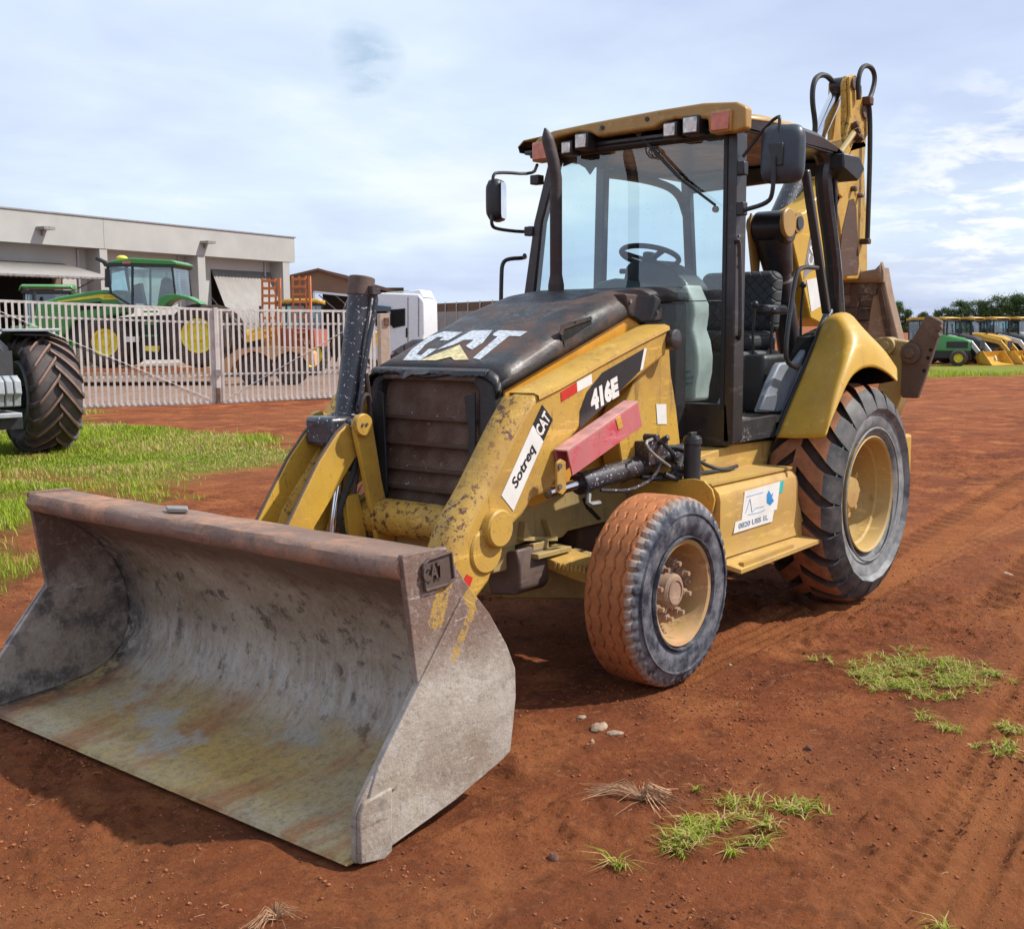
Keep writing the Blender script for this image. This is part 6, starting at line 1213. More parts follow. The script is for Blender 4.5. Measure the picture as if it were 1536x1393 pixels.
# ---- field tractor standing on the trailer
tr_ = fthing(F_TRAIL, 'field_tractor', 'large green field tractor with yellow wheels carried on the orange trailer', 'tractor', 0, .35)
def tyre_obj(parent, c, R, W, rim, nl, m_l, name='wheel', rim_m=None, lug=.05):
    w_ = obj(name, offset_mb(MB().lathe([(-W*.30, 0), (-W*.30, rim*.30), (-W*.12, rim*.36), (-W*.10, rim*.72), (-W*.36, rim*.86), (-W*.42, rim), (-W*.36, rim*1.04), (W*.36, rim*1.04), (W*.42, rim), (W*.1, rim*.7), (W*.1, 0)], n=44), c), rim_m or jd_yellow, parent)
    obj('tyre', offset_mb(lugged_tyre(R, -W/2, W/2, nl, lug, .55, .07, 0, rim*1.02, seg=5), c), [far_rubber, m_l, far_rubber], w_); return w_
FWq, RWq = [(1.029,1.261)][0], [(3.819,1.419)][0]
for dd in (.25, 2.0): tyre_obj(tr_, (FWq[0], dd, .52+.76), .76, .42, .40, 20, far_rubber, lug=.045); tyre_obj(tr_, (RWq[0], dd, .52+.94), .94, .5, .50, 22, far_rubber)
hood_p = [(-1.156,2.451),(-0.444,2.643),(0.324,2.776),(0.887,2.841),(1.545,2.816),(1.533,2.137),(0.785,1.984),(-0.019,1.95),(-0.281,1.555),(-0.696,1.32),(-1.131,1.461),(-1.258,2.056)]
ho_ = obj('bonnet', MB().xz(hood_p, .55, 1.35), jd_green, tr_, bevel=.06, segs=3)
obj('stripe', MB().xz([(-0.531,2.516),(0.8,2.704),(1.518,2.679),(1.512,2.551),(0.872,2.546),(0.755,2.605),(0.051,2.531),(-0.472,2.486)], .535, .55), jd_yellow, ho_)
a3, b3 = [(0.914,2.585),(1.474,2.591)]; text_obj('stripe_lettering', 'JOHN DEERE', plain('stripe ink', (.35,.25,.03), .5), ho_, (a3[0], .53, a3[1]), (1,0,0), (0,0,1), b3[0]-a3[0], .075)
obj('bonnet_vent', MB().xz([(0.126,2.442),(0.81,2.497),(0.8,2.3),(0.115,2.225)], .53, .56), dark_void, ho_)
obj('chassis', MB().xz([(-0.421,1.952),(3.593,2.124),(3.554,1.135),(1.739,0.947),(0.342,1.154),(-0.447,1.457)], .75, 1.25), black_plastic, tr_)
cabp = [(1.178,3.495),(3.129,3.481),(3.175,2.658),(2.604,2.367),(1.901,2.293),(1.566,2.413),(1.261,2.73)]
obj('cab_glass', MB().xz([(x_, z_) for x_, z_ in cabp], .15, 1.75), tractor_g, tr_)
for a_, b_ in zip([(1.199,3.514),(1.936,3.529),(3.11,3.501),(1.222,2.75)], [(1.261,2.73),(1.882,2.332),(3.175,2.658),(1.882,2.332)]):
    for dd in (.14, 1.76): obj('cab_post', MB().bar((a_[0], dd, a_[1]), (b_[0], dd, b_[1]), .07, .05), black_plastic, tr_)
obj('cab_roof', MB().xz([(1.143,3.593),(1.426,3.689),(1.946,3.744),(3.097,3.677),(3.273,3.597),(3.21,3.52),(1.938,3.568)], .1, 1.8), jd_green, tr_, bevel=.03); obj('roof_underside', MB().xz([(1.083,3.593),(1.938,3.568),(3.23,3.52),(3.168,3.461),(1.935,3.49),(1.138,3.495)], .05, 1.85), black_plastic, tr_)
x_, z_ = [(1.351,3.787)][0]; obj('guidance_dome', MB().ball((x_, .95, z_), (.17, .17, .09), 8), jd_yellow, tr_)
x_, z_ = [(1.781,3.608)][0]; obj('marker_lamp', MB().box((x_-.12, .06, z_-.03), (x_+.12, .1, z_+.04)), amber, tr_)
obj('driver_seat', MB().xz([(2.449,2.486),(2.576,3.113),(2.679,3.211),(2.835,3.112),(2.848,2.483)], .7, 1.2), plain('seat blue', (.03,.06,.10), .7), tr_, bevel=.04)
obj('steering_column', MB().xz([(1.727,2.432),(1.671,2.963),(1.914,3.04),(2.007,2.43)], .8, 1.1), black_plastic, tr_)
fp_ = [(2.682,2.28),(2.773,2.57),(2.954,2.666),(3.27,2.683),(3.62,2.603),(3.948,2.446),(3.985,2.368),(3.656,2.506),(3.264,2.548),(3.044,2.452),(2.838,2.24)]
obj('rear_mudguard', MB().xz(fp_, -.15, .55), jd_green, tr_, bevel=.02); obj('exhaust', MB().cyl(([(1.132,2.833)][0][0], .3, 2.9), ([(1.16,3.412)][0][0], .3, 3.45), .10, n=16).tube([(1.25,.3,3.42),(1.1,.3,3.62),(.82,.3,3.76)], .06, n=10), black_plastic, tr_)
for k, z in enumerate((1.1, 1.45, 1.8, 2.15)): q = [(2.23,1.543)][0]; obj('ladder_rung', MB().box((q[0], -.1, z), (q[0]+.42, .08, z+.05)), jd_green, tr_)
obj('step_guard', MB().xz([(2.267,1.175),(2.699,1.172),(2.652,0.997),(2.3,1.038)], -.2, 0), jd_yellow, tr_); obj('gap_dark_box', MB().box((1.75,.4,.75),(3.0,1.6,1.5)), black_plastic, tr_, bevel=.05); obj('battery_box', MB().xz([(1.689,1.45),(2.004,1.448),(1.997,1.293),(1.682,1.295)], -.1, .3), white_decal, tr_)  # black box between the wheels is added to darken the gap under the tractor

# ---- generic parked machines (X forward)
def machine(name, label, cat, body, roof, wheel_c, loader=False, hoe=False, group=None, loc=(0,0,0), rz=0, bucket_m=None, glassm=None):
    t = thing(name, label, cat, loc, rz, group)
    for s in (1, -1):
        tyre_obj(t, (0, s*.85, .72), .72, .42, .40, 20, far_rubber, 'rear_wheel', wheel_c); tyre_obj(t, (2.15, s*.82, .46), .46, .3, .27, 18, far_rubber, 'front_wheel', wheel_c, lug=.03)
        obj('mudguard', MB().loft([[(x, s*.60, z), (x, s*1.08, z-.03)] for x, z in ((.62,1.0),(.45,1.35),(.1,1.55),(-.35,1.5),(-.7,1.2))]), body, t, solid=.03)
    bn = MB().loft([[(x,-w,.85),(x,-w,z-.12),(x,-w+.12,z),(x,w-.12,z),(x,w,z-.12),(x,w,.85)] for x, w, z in ((.75,.42,1.78),(1.6,.40,1.70),(2.4,.38,1.55),(2.75,.34,1.38))]); bn.f.append(tuple(range(18,24))); bn.m.append(0)
    b0 = obj('bonnet', bn, body, t, sharp=50); obj('bonnet_side', MB().box((1.5,-.425,1.0),(2.6,.425,1.35)), black_plastic, b0); obj('grille', MB().box((2.74,-.28,.9),(2.79,.28,1.3)), black_plastic, b0)
    obj('chassis', MB().box((-.5,-.35,.45),(2.6,.35,.95)), black_plastic, t)
    obj('cab_glass', MB().loft([[(.80,-.62,1.2),(.80,.62,1.2),(-.45,.62,1.2),(-.45,-.62,1.2)],[(.72,-.60,2.5),(.72,.60,2.5),(-.52,.60,2.5),(-.52,-.60,2.5)]], closed=True), glassm or tractor_g, t, sharp=10)
    for x, y in ((.80,.62),(.80,-.62),(.15,.63),(.15,-.63),(-.45,.62),(-.45,-.62)): obj('cab_post', MB().bar((x,y,1.1),(x-.08,y*.97,2.5),.06,.06), black_plastic, t)
    obj('cab_base', MB().box((-.45,-.62,.9),(.8,.62,1.25)), body, t); obj('cab_roof', MB().loft([[(x,-.70,z),(x,-.66,z+.12),(x,.66,z+.12),(x,.70,z)] for x, z in ((.95,2.50),(.5,2.56),(-.3,2.55),(-.62,2.48))]), roof, t, solid=.04)
    obj('roof_edge', MB().box((-.6,-.66,2.44),(.9,.66,2.52)), black_plastic, t); obj('seat', MB().box((-.3,-.25,1.3),(.2,.25,1.5)).box((-.35,-.25,1.45),(-.2,.25,2.0)), black_plastic, t); obj('exhaust', MB().cyl((1.5,-.25,1.6),(1.5,-.25,2.45),.05,n=12), black_plastic, t)
    if loader:
        for s in (1, -1): obj('loader_arm', MB().xz([(.9,1.6),(1.1,1.7),(2.5,1.35),(3.3,.45),(3.4,.25),(3.2,.25),(2.35,1.12),(.9,1.45)], s*.52, s*.64), far_white if loader == 2 else body, t, bevel=.02); obj('arm_cylinder', MB().cyl((1.3,s*.58,1.0),(2.5,s*.58,1.0),.05,n=12), black_plastic, t)
        bp = [(3.25,.75),(3.12,.45),(3.2,.12),(3.35,.03),(4.1,.0),(4.1,.03),(3.5,.1),(3.3,.2),(3.22,.45),(3.35,.75)]
        bo = obj('front_bucket', MB().xz(bp, -1.15, 1.15), bucket_m or body, t)
        for s in (1, -1): obj('bucket_side', MB().xz([(3.25,.78),(3.1,.45),(3.2,.08),(4.1,.0),(3.62,.62),(3.5,.8)], s*1.12, s*1.15), bucket_m or body, bo)
    if hoe:
        obj('boom', MB().xz([(-.9,.9),(-1.15,.9),(-1.6,2.0),(-1.9,3.0),(-1.75,3.1),(-1.35,2.2)], -.13, .13), black_plastic if hoe == 2 else body, t, bevel=.02); obj('stick', MB().xz([(-1.75,3.15),(-1.95,3.1),(-2.3,1.6),(-2.1,1.5)], -.10, .10), body, t, bevel=.02)
        obj('digging_bucket', MB().xz([(-2.1,1.7),(-2.6,1.5),(-2.55,1.0),(-2.1,.95),(-2.2,1.3)], -.3, .3), bucket_m or body, t, bevel=.03); obj('boom_cylinder', MB().cyl((-1.0,0,1.0),(-1.55,0,2.5),.07,n=12), chrome, t)
        for s in (1, -1): obj('stabiliser', MB().bar((-.95,s*.55,.5),(-.95,s*1.1,1.4),.12,.14), black_plastic, t)
    return t
# right hand row, on slightly lower ground
def at(px_pt): return px_pt
rowp = [(-58.416,-19.215),(-61.675,-18.033),(-62.173,-17.11),(-62.549,-16.413),(-62.855,-15.845),(-63.16,-15.279),(-64.695,-23.267)]
heads = [-35, -8, -6, -4, -4, -4, 60]
base_dir = math.degrees(math.atan2(.771, -.636))     # to the right in the photograph
def face(p, deg): return math.radians(base_dir+deg)
def put(i, z=-.63): return (rowp[i][0], rowp[i][1], gz(rowp[i][0], rowp[i][1])-.02)
machine('utility_tractor', 'green utility tractor with a yellow roof, first of the parked row at the right', 'tractor', jd_green, cat_roof, jd_yellow, loc=(lambda q: (q[0]+.636*.9, q[1]-.771*.9, q[2]))(put(0)), rz=face(0, -22))
labs = ['yellow backhoe loader next to the green utility tractor in the far row', 'second yellow backhoe loader of the far row, its bucket on the grass', 'third yellow backhoe loader of the far row near the right edge', 'fourth yellow backhoe loader of the far row, cut by the right edge']
offs = [(2.2, 3.2), (4.6, 4.4), (7.0, 5.6), (9.2, 6.6)]
R3 = Vector((-.636, .771, 0)); A3 = Vector((-.766, -.632, 0)).normalized()
P0 = Vector((rowp[0][0], rowp[0][1], 0))
for k in range(4):
    P = P0+R3*(-.5+offs[k][0]*.80)+A3*(offs[k][1]*.9); ob = machine('backhoe_loader', labs[k], 'backhoe loader', [black_plastic, cat_roof, black_plastic, far_white][k], cat_roof, [jd_yellow, far_white, jd_yellow, far_white][k], loader=[2, 1, 2, 2][k], group='parked backhoe loaders of the far row', loc=(P.x, P.y, gz(P.x, P.y)), rz=face(0, -52+[0, 6, -4, 3][k]), bucket_m=cat_roof)
P = P0+R3*(-3.6)+A3*5; machine('backhoe_loader', 'dark backhoe loader mostly hidden behind the big stabiliser pad', 'backhoe loader', black_plastic, cat_roof, jd_yellow, loc=(P.x, P.y, gz(P.x, P.y)), rz=face(0, -60))
# behind the gates
P = loc2w(F_TRAIL, 5.6, 7.5); machine('backhoe_loader', 'yellow roofed backhoe loader behind the upright orange ramps', 'backhoe loader', cat_roof, cat_roof, jd_yellow, loader=1, hoe=2, loc=(P[0], P[1], 0), rz=face(0, 200))
P = loc2w(F_TRAIL, -2.5, 5.2); t2_ = machine('field_tractor', 'green tractor facing the gates at the far left edge', 'tractor', jd_green, jd_green, jd_yellow, loc=(P[0], P[1], 0), rz=face(0, -75)); t2_.scale = (1.17, 1.17, 1.17)

# ---- tractor cut by the left edge of the picture
WB = [(-1.509,-11.421)][0]; hd = math.radians(80)
et = thing('front_tractor', 'dark tractor with a huge muddy front tyre and grey ballast at the left edge', 'tractor', (WB[0], WB[1], -.01), hd)
tw_ = obj('front_wheel', offset_mb(MB().lathe([(-.05, .0), (-.05, .12), (-.1, .2), (-.16, .33), (-.30, .42), (-.34, .455), (-.30, .47), (.2, .47), (.2, .3), (.0, .25), (.0, 0)], n=60), (0, 0, .80)), plain('dark grey rim', (.20,.22,.24), .45), et)
tyy = obj('tyre', offset_mb(lugged_tyre(.81, -.33, .33, 19, .055, .52, .075, 0, .46, seg=10, flip=-1, side_drop=.06), (0, 0, .80)), [tractor_rubber, lug_brown, tractor_rubber], tw_)
ctr = (0, -1.0, 0)
tw2 = obj('front_wheel', MB().lathe([(-.33,0),(-.33,.46),(.3,.46),(.3,0)], (0,-2.0,.80), 40), plain('dark grey rim', (.20,.22,.24), .45), et); obj('tyre', offset_mb(lugged_tyre(.81, -.33, .33, 19, .055, .52, .075, 0, .46, seg=6, flip=-1), (0, -2.0, .80)), [tractor_rubber, lug_brown, tractor_rubber], tw2)
wt = plain('ballast grey', (.34,.36,.38), .5, var=.12)
for k in range(9):
    y = -1.0-.62+k*.10; obj('ballast_weight', MB().xz([(1.05,.72),(1.02,1.0),(1.08,1.10),(1.40,1.12),(1.52,1.06),(1.55,.90),(1.50,.86),(1.48,.74)], y, y+.085), wt, et, bevel=.012)
obj('weight_tray', MB().box((.95,-1.62,.60),(1.52,-.74,.66)), wt, et, bevel=.01); obj('weight_carrier', MB().box((.6,-1.3,.45),(1.4,-.7,.62)), black_plastic, et)
obj('front_axle', MB().box((-.15,-1.75,.62),(.15,-.2,.92)), black_plastic, et, bevel=.02); obj('bonnet', MB().loft([[(x,-1.0-w,.9),(x,-1.0-w,z-.15),(x,-1.0-w+.15,z),(x,-1.0+w-.15,z),(x,-1.0+w,z-.15),(x,-1.0+w,.9)] for x, w, z in ((-2.2,.42,1.95),(-.4,.42,1.85),(.7,.38,1.62),(.98,.34,1.45))]), black_plastic, et, sharp=50)
obj('bonnet_front', MB().box((.96,-1.34,.95),(1.0,-.66,1.42)), plain('tractor grille', (.05,.05,.055), .5), et)
obj('mudguard', MB().loft([[(x,-.42,z),(x,.10,z-.02)] for x, z in ((-.75,1.25),(-.45,1.55),(-.0,1.68),(.40,1.62))]), black_plastic, et, solid=.03); obj('mudguard_lip', MB().box((.1,-.6,1.66),(.44,.16,1.70)), wt, et, bevel=.01)
obj('cab', MB().box((-3.4,-1.8,1.2),(-2.2,-.2,2.9)), tractor_g, et); obj('mirror', MB().box((-2.15,-.62,2.05),(-2.08,-.38,2.5)), blue_plastic, et, bevel=.03, segs=3)
obj('mirror_arm', MB().tube([(-2.2,-.8,2.6),(-2.12,-.5,2.6),(-2.12,-.5,2.5)], .015), black_plastic, et)

# ---- trees
def leaf_mat(name, a, b_):
    m, t, b = nodes(name); t.links.new(mixc(t, ramp(t, nz(t, 1.3, 4), .35, .65), a, b_), b.inputs['Base Color']); b.inputs['Roughness'].default_value = .6; b.inputs['Specular IOR Level'].default_value = .25; return m
leafm = leaf_mat('tree leaves', (.035,.07,.022), (.09,.16,.035)); bark = plain('bark', (.12,.09,.07), .9)
def tree_meshes(seed, H, Wd):
    r = np.random.default_rng(seed); tr = MB(); tr.tube([(0,0,0),(.05,.03,H*.3),(0,.1,H*.6),(.1,0,H*.85)], .1, rs=[.16,.12,.08,.03], n=7)
    cl = []
    for i in range(26):
        a = r.uniform(0, 6.28); h = H*(.28+.70*r.random()); rad = Wd*(.25+.75*r.random())*(1-.5*abs(h/H-.55)); cl.append((rad*math.cos(a), rad*math.sin(a), h))
        if i < 12: tr.tube([(0,0,h*.7),(cl[-1][0]*.6,cl[-1][1]*.6,h*.93),cl[-1]], .03, rs=[.05,.03,.012], n=5)
    V = []; 
    n = 210; C_ = np.array(cl); c = np.repeat(C_, n, 0)+r.normal(0, 1, (len(cl)*n, 3))*np.array([.36,.36,.28])*Wd*.42
    d1 = r.normal(0, 1, c.shape); d1 /= np.linalg.norm(d1, axis=1)[:, None]; d2 = np.cross(d1, r.normal(0, 1, c.shape)); d2 /= np.linalg.norm(d2, axis=1)[:, None]; s = r.uniform(.07, .17, (len(c), 1))
    P = np.stack([c-d1*s, c+d2*s*.6, c+d1*s, c-d2*s*.6], 1).reshape(-1, 3)
    me_ = bpy.data.meshes.new('crown'); me_.from_pydata(P.tolist(), [], [tuple(range(i, i+4)) for i in range(0, len(P), 4)]); me_.materials.append(leafm); me_.update()
    return tr.mesh('trunk'), me_
TM = [tree_meshes(s, h, w) for s, h, w in ((1, 5.6, 2.3), (2, 6.2, 2.7), (3, 4.6, 2.0), (4, 6.8, 3.2))]
for a_, _ in TM: a_.materials.append(bark)
TB = [(-302.9,-116.976),(-303.465,-114.611),(-304.781,-109.099),(-305.844,-104.654),(-306.544,-101.722),(-307.2,-98.976),(-307.775,-96.571),(-308.383,-94.024),(-308.987,-91.497),(-309.512,-89.3),(-310.033,-87.118),(-310.551,-84.951),(-311.065,-82.797),(-329.915,-121.549)]
tree_l = {4: 'tree behind the second yellow cab roof of the far tree line', 5: 'low tree dipping between two taller crowns in the far tree line', 6: 'broad tree where the far tree line starts to rise', 7: 'narrow tree in the middle of the rising far tree line', 8: 'broad bushy tree above the row of yellow cabs', 9: 'tallest broad crown of the far tree line', 10: 'small-leaved tree right of the tallest broad crown', 11: 'tree near the right edge of the far tree line', 12: 'last tree of the far tree line, cut by the right edge'}
names_t = ['leafy tree at the left end of the far tree line', 'second tree of the far tree line, rising behind the digging bucket', 'slender tree standing apart in a gap of the far tree line', 'tree above the first yellow cab roof in the far line']
for i, (x, y) in enumerate(TB):
    k = [1, 0, 2, 0, 1, 0, 3, 1, 3, 3, 1, 3, 1, 2][i]
    t_ = thing('tree', tree_l[i] if i in tree_l else (names_t[i] if i < 4 else 'small low tree between the first two groups of the far tree line'), 'tree', (x, y, gz(x, y)-.1), i*1.3, 'trees of the far tree line')
    sc = [1.0,.95,.92,.9,1.0,.95,.9,1.0,1.02,1.08,1.1,1.05,1.1,.7][i]; t_.scale = (sc*1.15, sc*1.15, sc*1.30)
    obj('trunk', TM[k][0], None, t_); obj('crown', TM[k][1], None, t_)
# bushes under the tree line
bm_ = bpy.data.meshes.new('hedge'); r = np.random.default_rng(5); n = 16000
A_, B_ = np.array(TB[0]), np.array(TB[12]); u = r.random((n, 1)); c = np.concatenate([A_+(B_-A_)*u+r.normal(0, .8, (n, 2)), -.7+r.random((n, 1))**.8*(2.2+1.2*np.sin(u*40)+.6*np.sin(u*97))], 1)
d1 = r.normal(0, 1, c.shape); d1 /= np.linalg.norm(d1, axis=1)[:, None]; d2 = np.cross(d1, r.normal(0, 1, c.shape)); d2 /= np.linalg.norm(d2, axis=1)[:, None]; s = r.uniform(.10, .22, (n, 1)); P = np.stack([c-d1*s, c+d2*s*.6, c+d1*s, c-d2*s*.6], 1).reshape(-1, 3)
bm_.from_pydata(P.tolist(), [], [tuple(range(i, i+4)) for i in range(0, len(P), 4)]); bm_.materials.append(leafm); tag(obj('undergrowth', bm_, None), 'dense green undergrowth below the far tree line', 'bushes', kind='stuff')
# bare tree behind the wall
def bare_tree(loc, H, seed):
    t_ = thing('bare_tree', 'thin leafless tree rising behind the concrete wall', 'tree', loc); rr = random.Random(seed); m = MB()
    def br_(p, d, l, r, k):
        q = p+d*l; m.tube([p, (p+q)/2+Vector((rr.uniform(-.05,.05), rr.uniform(-.05,.05), 0))*l, q], r, rs=[r, r*.85, r*.6], n=4)
        if k:
            for _ in range(3 if k > 2 else 2): br_(q, (d+Vector((rr.uniform(-.7,.7), rr.uniform(-.7,.7), rr.uniform(-.1,.5)))).normalized(), l*rr.uniform(.6,.8), r*.6, k-1)
    br_(Vector((0,0,0)), Vector((0,0,1)), H*.35, .12, 6); obj('branches', m, plain('bare twigs', (.22,.19,.17), .9), t_); return t_
bt = [(-171.973,-138.38)][0]; bare_tree((bt[0], bt[1], -.5), 6.0, 4)

# ================================================================== GRASS, STONES, LITTER
grass_m, t, b = nodes('grass blades'); ob_ = t.nodes.new('ShaderNodeAttribute'); ob_.attribute_name = 'tone'
c = mixc(t, ob_.outputs['Fac'], (.16, .24, .015), (.38, .46, .035)); c = mixc(t, ramp(t, ob_.outputs['Fac'], .9, .95), c, (.50, .38, .15)); t.links.new(c, b.inputs['Base Color']); b.inputs['Roughness'].default_value = .6; b.inputs['Specular IOR Level'].default_value = .2
tl_ = t.nodes.new('ShaderNodeBsdfTranslucent'); t.links.new(c, tl_.inputs[0]); mx_ = t.nodes.new('ShaderNodeMixShader'); mx_.inputs[0].default_value = .3; t.links.new(b.outputs[0], mx_.inputs[1]); t.links.new(tl_.outputs[0], mx_.inputs[2]); t.links.new(mx_.outputs[0], t.nodes['Material Output'].inputs[0])
def blades(x, y, z, h, w, lean, r, tone=None, bend=.5):
    """one bent blade (two triangles over a quad) per point"""
    n = len(x); a = r.uniform(0, 2*PI, n); ca, sa = np.cos(a), np.sin(a); l = lean*r.uniform(.3, 1, n)*h; px, py = -sa*w/2, ca*w/2
    v = np.zeros((n, 5, 3))
    v[:, 0] = np.stack([x-px, y-py, z], 1); v[:, 1] = np.stack([x+px, y+py, z], 1)
    mx, my, mz = x+ca*l*.35, y+sa*l*.35, z+h*.6; v[:, 2] = np.stack([mx+px*.7, my+py*.7, mz], 1); v[:, 3] = np.stack([mx-px*.7, my-py*.7, mz], 1)
    v[:, 4] = np.stack([x+ca*l, y+sa*l, z+h*(1-.35*bend*lean)], 1)
    tn = r.random(n) if tone is None else tone
    return v.reshape(-1, 3), np.repeat(tn, 5)
def blade_mesh(name, V, T):
    n = len(V)//5; me_ = bpy.data.meshes.new(name); me_.vertices.add(len(V)); me_.vertices.foreach_set('co', V.astype(np.float32).ravel())
    b0 = np.arange(n)*5; f = np.stack([b0, b0+1, b0+2, b0+3, b0+3, b0+2, b0+4], 1); me_.loops.add(f.size); me_.loops.foreach_set('vertex_index', f.ravel().astype(np.int32))
    st = np.stack([np.arange(n)*7, np.arange(n)*7+4], 1).ravel(); me_.polygons.add(2*n); me_.polygons.foreach_set('loop_start', st.astype(np.int32)); me_.update(calc_edges=True)
    at_ = me_.attributes.new('tone', 'FLOAT', 'POINT'); at_.data.foreach_set('value', T.astype(np.float32)); me_.materials.append(grass_m); me_.validate(); return me_
r = np.random.default_rng(11)
# lawn at the left: denser near the camera
n = 900000; x = r.uniform(-15, 4.6, n); y = r.uniform(-24, -3.0, n)
dcam = np.hypot(x-CX, y-CY); keep = r.random(n) < np.clip((9.5/dcam)**1.1, .25, 1)
vx, vy = x-CX, y-CY; az = np.degrees(np.arctan2(vy, vx)) % 360; keep &= (az > 219) & (az < 247)
x, y = x[keep], y[keep]; ga_ = grass_amount(x, y); keep = r.random(len(x)) < ga_**1.1; x, y = x[keep], y[keep]; dcam = np.hypot(x-CX, y-CY)
patch = fbm(x*1.1, y*1.1, 4, 91); h = r.uniform(.03, .08, len(x))*(.6+1.1*smoothstep(.35, .7, patch)); tall = r.random(len(x)) > .995; h[tall] *= 2.2
w = .007*np.clip(dcam/9, .8, 2.2); tone = np.clip(.45+.9*(patch-.5)+r.normal(0, .22, len(x)), 0, .89); dry = r.random(len(x)) < (.06+.5*smoothstep(.55, .3, fbm(x*.7+9, y*.7, 3, 17))); tone[dry] = 1.
V, T = blades(x, y, ground_z(x, y)+relief(x, y)-.004, h, w, .8, r, tone); tag(obj('lawn_grass', blade_mesh('lawn_grass', V, T), None), 'bright green grass growing on the red earth at the left', 'grass', kind='stuff')
# far strip of grass at the right
n = 30000; x = r.uniform(-48, -24, n); y = r.uniform(-20, -3, n); k = poly_dist(GR2, x, y) > -.4; x, y = x[k], y[k]
V, T = blades(x, y, ground_z(x, y)-.01, r.uniform(.10, .30, len(x)), .035+0*x, .7, r, np.clip(r.normal(.75, .2, len(x)), 0, 1)); tag(obj('verge_grass', blade_mesh('verge_grass', V, T), None), 'strip of pale grass in front of the far parked machines', 'grass', kind='stuff')
# tufts near the camera: low rosettes of flat blades
def tuft(label, spots, group=None, dry=False, hh=(.02, .055)):
    Vs, Ts = [], []
    for (cx_, cy_, rad, n) in spots:
        m = max(4, int(n/10)); ccx = cx_+r.normal(0, rad*.62, m); ccy = cy_+r.normal(0, rad*.62, m); i = r.integers(0, m, n); x = ccx[i]+r.normal(0, .006, n); y = ccy[i]+r.normal(0, .006, n)
        z = relief(x, y)-.002; tn = np.clip(r.normal(.42, .25, n), 0, .89); tn[r.random(n) < .42] = 1.; tn[tn < 1] *= .75
        if dry: tn[:] = 1.
        V, T = blades(x, y, z, r.uniform(hh[0]*.7, hh[1]*.9, n), r.uniform(.003, .007, n), 2.6, r, tn); Vs.append(V); Ts.append(T)
    cx0, cy0 = spots[0][0], spots[0][1]; V = np.concatenate(Vs)
    V = V-np.array([cx0, cy0, 0]); o = obj('grass_tuft', blade_mesh('grass_tuft', V, np.concatenate(Ts)), None); o.location = (cx0, cy0, 0); tag(o, label, 'grass tuft', group); return o
GP = [(1.355,1.682),(1.147,1.768),(1.137,1.959),(1.536,1.787),(1.412,1.945),(1.414,1.607),(1.059,2.091),(1.275,2.036),(1.548,2.008),(1.852,2.059),(1.953,2.234),(1.751,2.386),(2.007,2.436),(3.55,1.894),(3.399,1.88),(3.327,1.929),(3.119,1.879),(3.057,2.067),(3.25,2.05),(3.605,1.902),(3.5,2.056),(3.409,2.108),(3.808,1.833),(3.535,2.722),(1.345,1.37)]
tuft('widest green grass patch, right of the front wheel', [(*GP[0], .16, 420), (*GP[1], .18, 520), (*GP[2], .16, 420), (*GP[3], .10, 260), (*GP[4], .13, 360), (*GP[5], .08, 120), (*GP[6], .10, 160), (*GP[7], .09, 180), (*GP[8], .07, 90)])
tuft('thin sprig of grass just below the widest grass patch', [(*GP[9], .05, 50), (*GP[10], .05, 60)]); tuft('upper small grass tuft cut by the right edge', [(*GP[11], .06, 130)]); tuft('lower small grass tuft near the right edge, beside the tyre tracks', [(*GP[12], .07, 170)])
tuft('bushy green grass tuft in the right foreground beside the dry clump', [(*GP[13], .045, 150), (*GP[14], .06, 190), (*GP[15], .04, 60), (*GP[19], .035, 70)], hh=(.02, .06)); tuft('sparse grass sprigs above the bushy foreground tuft', [(*GP[16], .08, 130)]); tuft('compact grass tuft right of the foreground sprigs', [(*GP[17], .05, 170)])
tuft('small grass sprig right of the bushy foreground tuft', [(*GP[18], .03, 60), (*GP[20], .02, 40), (*GP[21], .04, 60)]); tuft('lone upright grass sprig near the bottom of the picture', [(*GP[22], .02, 34)], hh=(.04, .08)); tuft('few grass blades at the bottom edge on the right', [(*GP[23], .03, 22)]); tuft('faint grass sprigs left of the widest patch', [(*GP[24], .05, 40)])
# dry clump with long straws
DC = [(3.337,1.606)][0]; dm_ = MB(); straw = plain('dry straw', (.42, .24, .13), .8, var=.25, scale=40); rr = random.Random(2)
for i in range(110):
    a = (rr.gauss(0, .45)+math.radians(140) if i % 3 else rr.uniform(0, 6.28) if i % 2 else rr.gauss(0, .25)+math.radians(-75)); L_ = rr.uniform(.04, .13) if i % 3 else rr.uniform(.08, .26); z0 = rr.uniform(.0, .02)
    p = [(0, 0, .005+z0), (math.cos(a)*L_*.4, math.sin(a)*L_*.4, .02+z0*1.5+rr.uniform(0, .02)), (math.cos(a+rr.uniform(-.2, .2))*L_, math.sin(a+rr.uniform(-.2, .2))*L_, .006+rr.uniform(0, .012))]
    dm_.tube(p, .0014, n=3)
dc = obj('dry_grass_clump', dm_, straw); dc.location = (DC[0], DC[1], surf(*DC)); tag(dc, 'flattened clump of dry straw in the foreground dirt', 'dry grass')
DC2 = [(4.703,1.269)][0]; d2c = dc.copy(); COL.objects.link(d2c); d2c.location = (DC2[0], DC2[1], surf(*DC2)); d2c.scale = (.45, .45, .8); d2c.rotation_euler = (0, 0, 1.2); tag(d2c, 'little dry straw clump at the bottom edge in front of the bucket', 'dry grass')
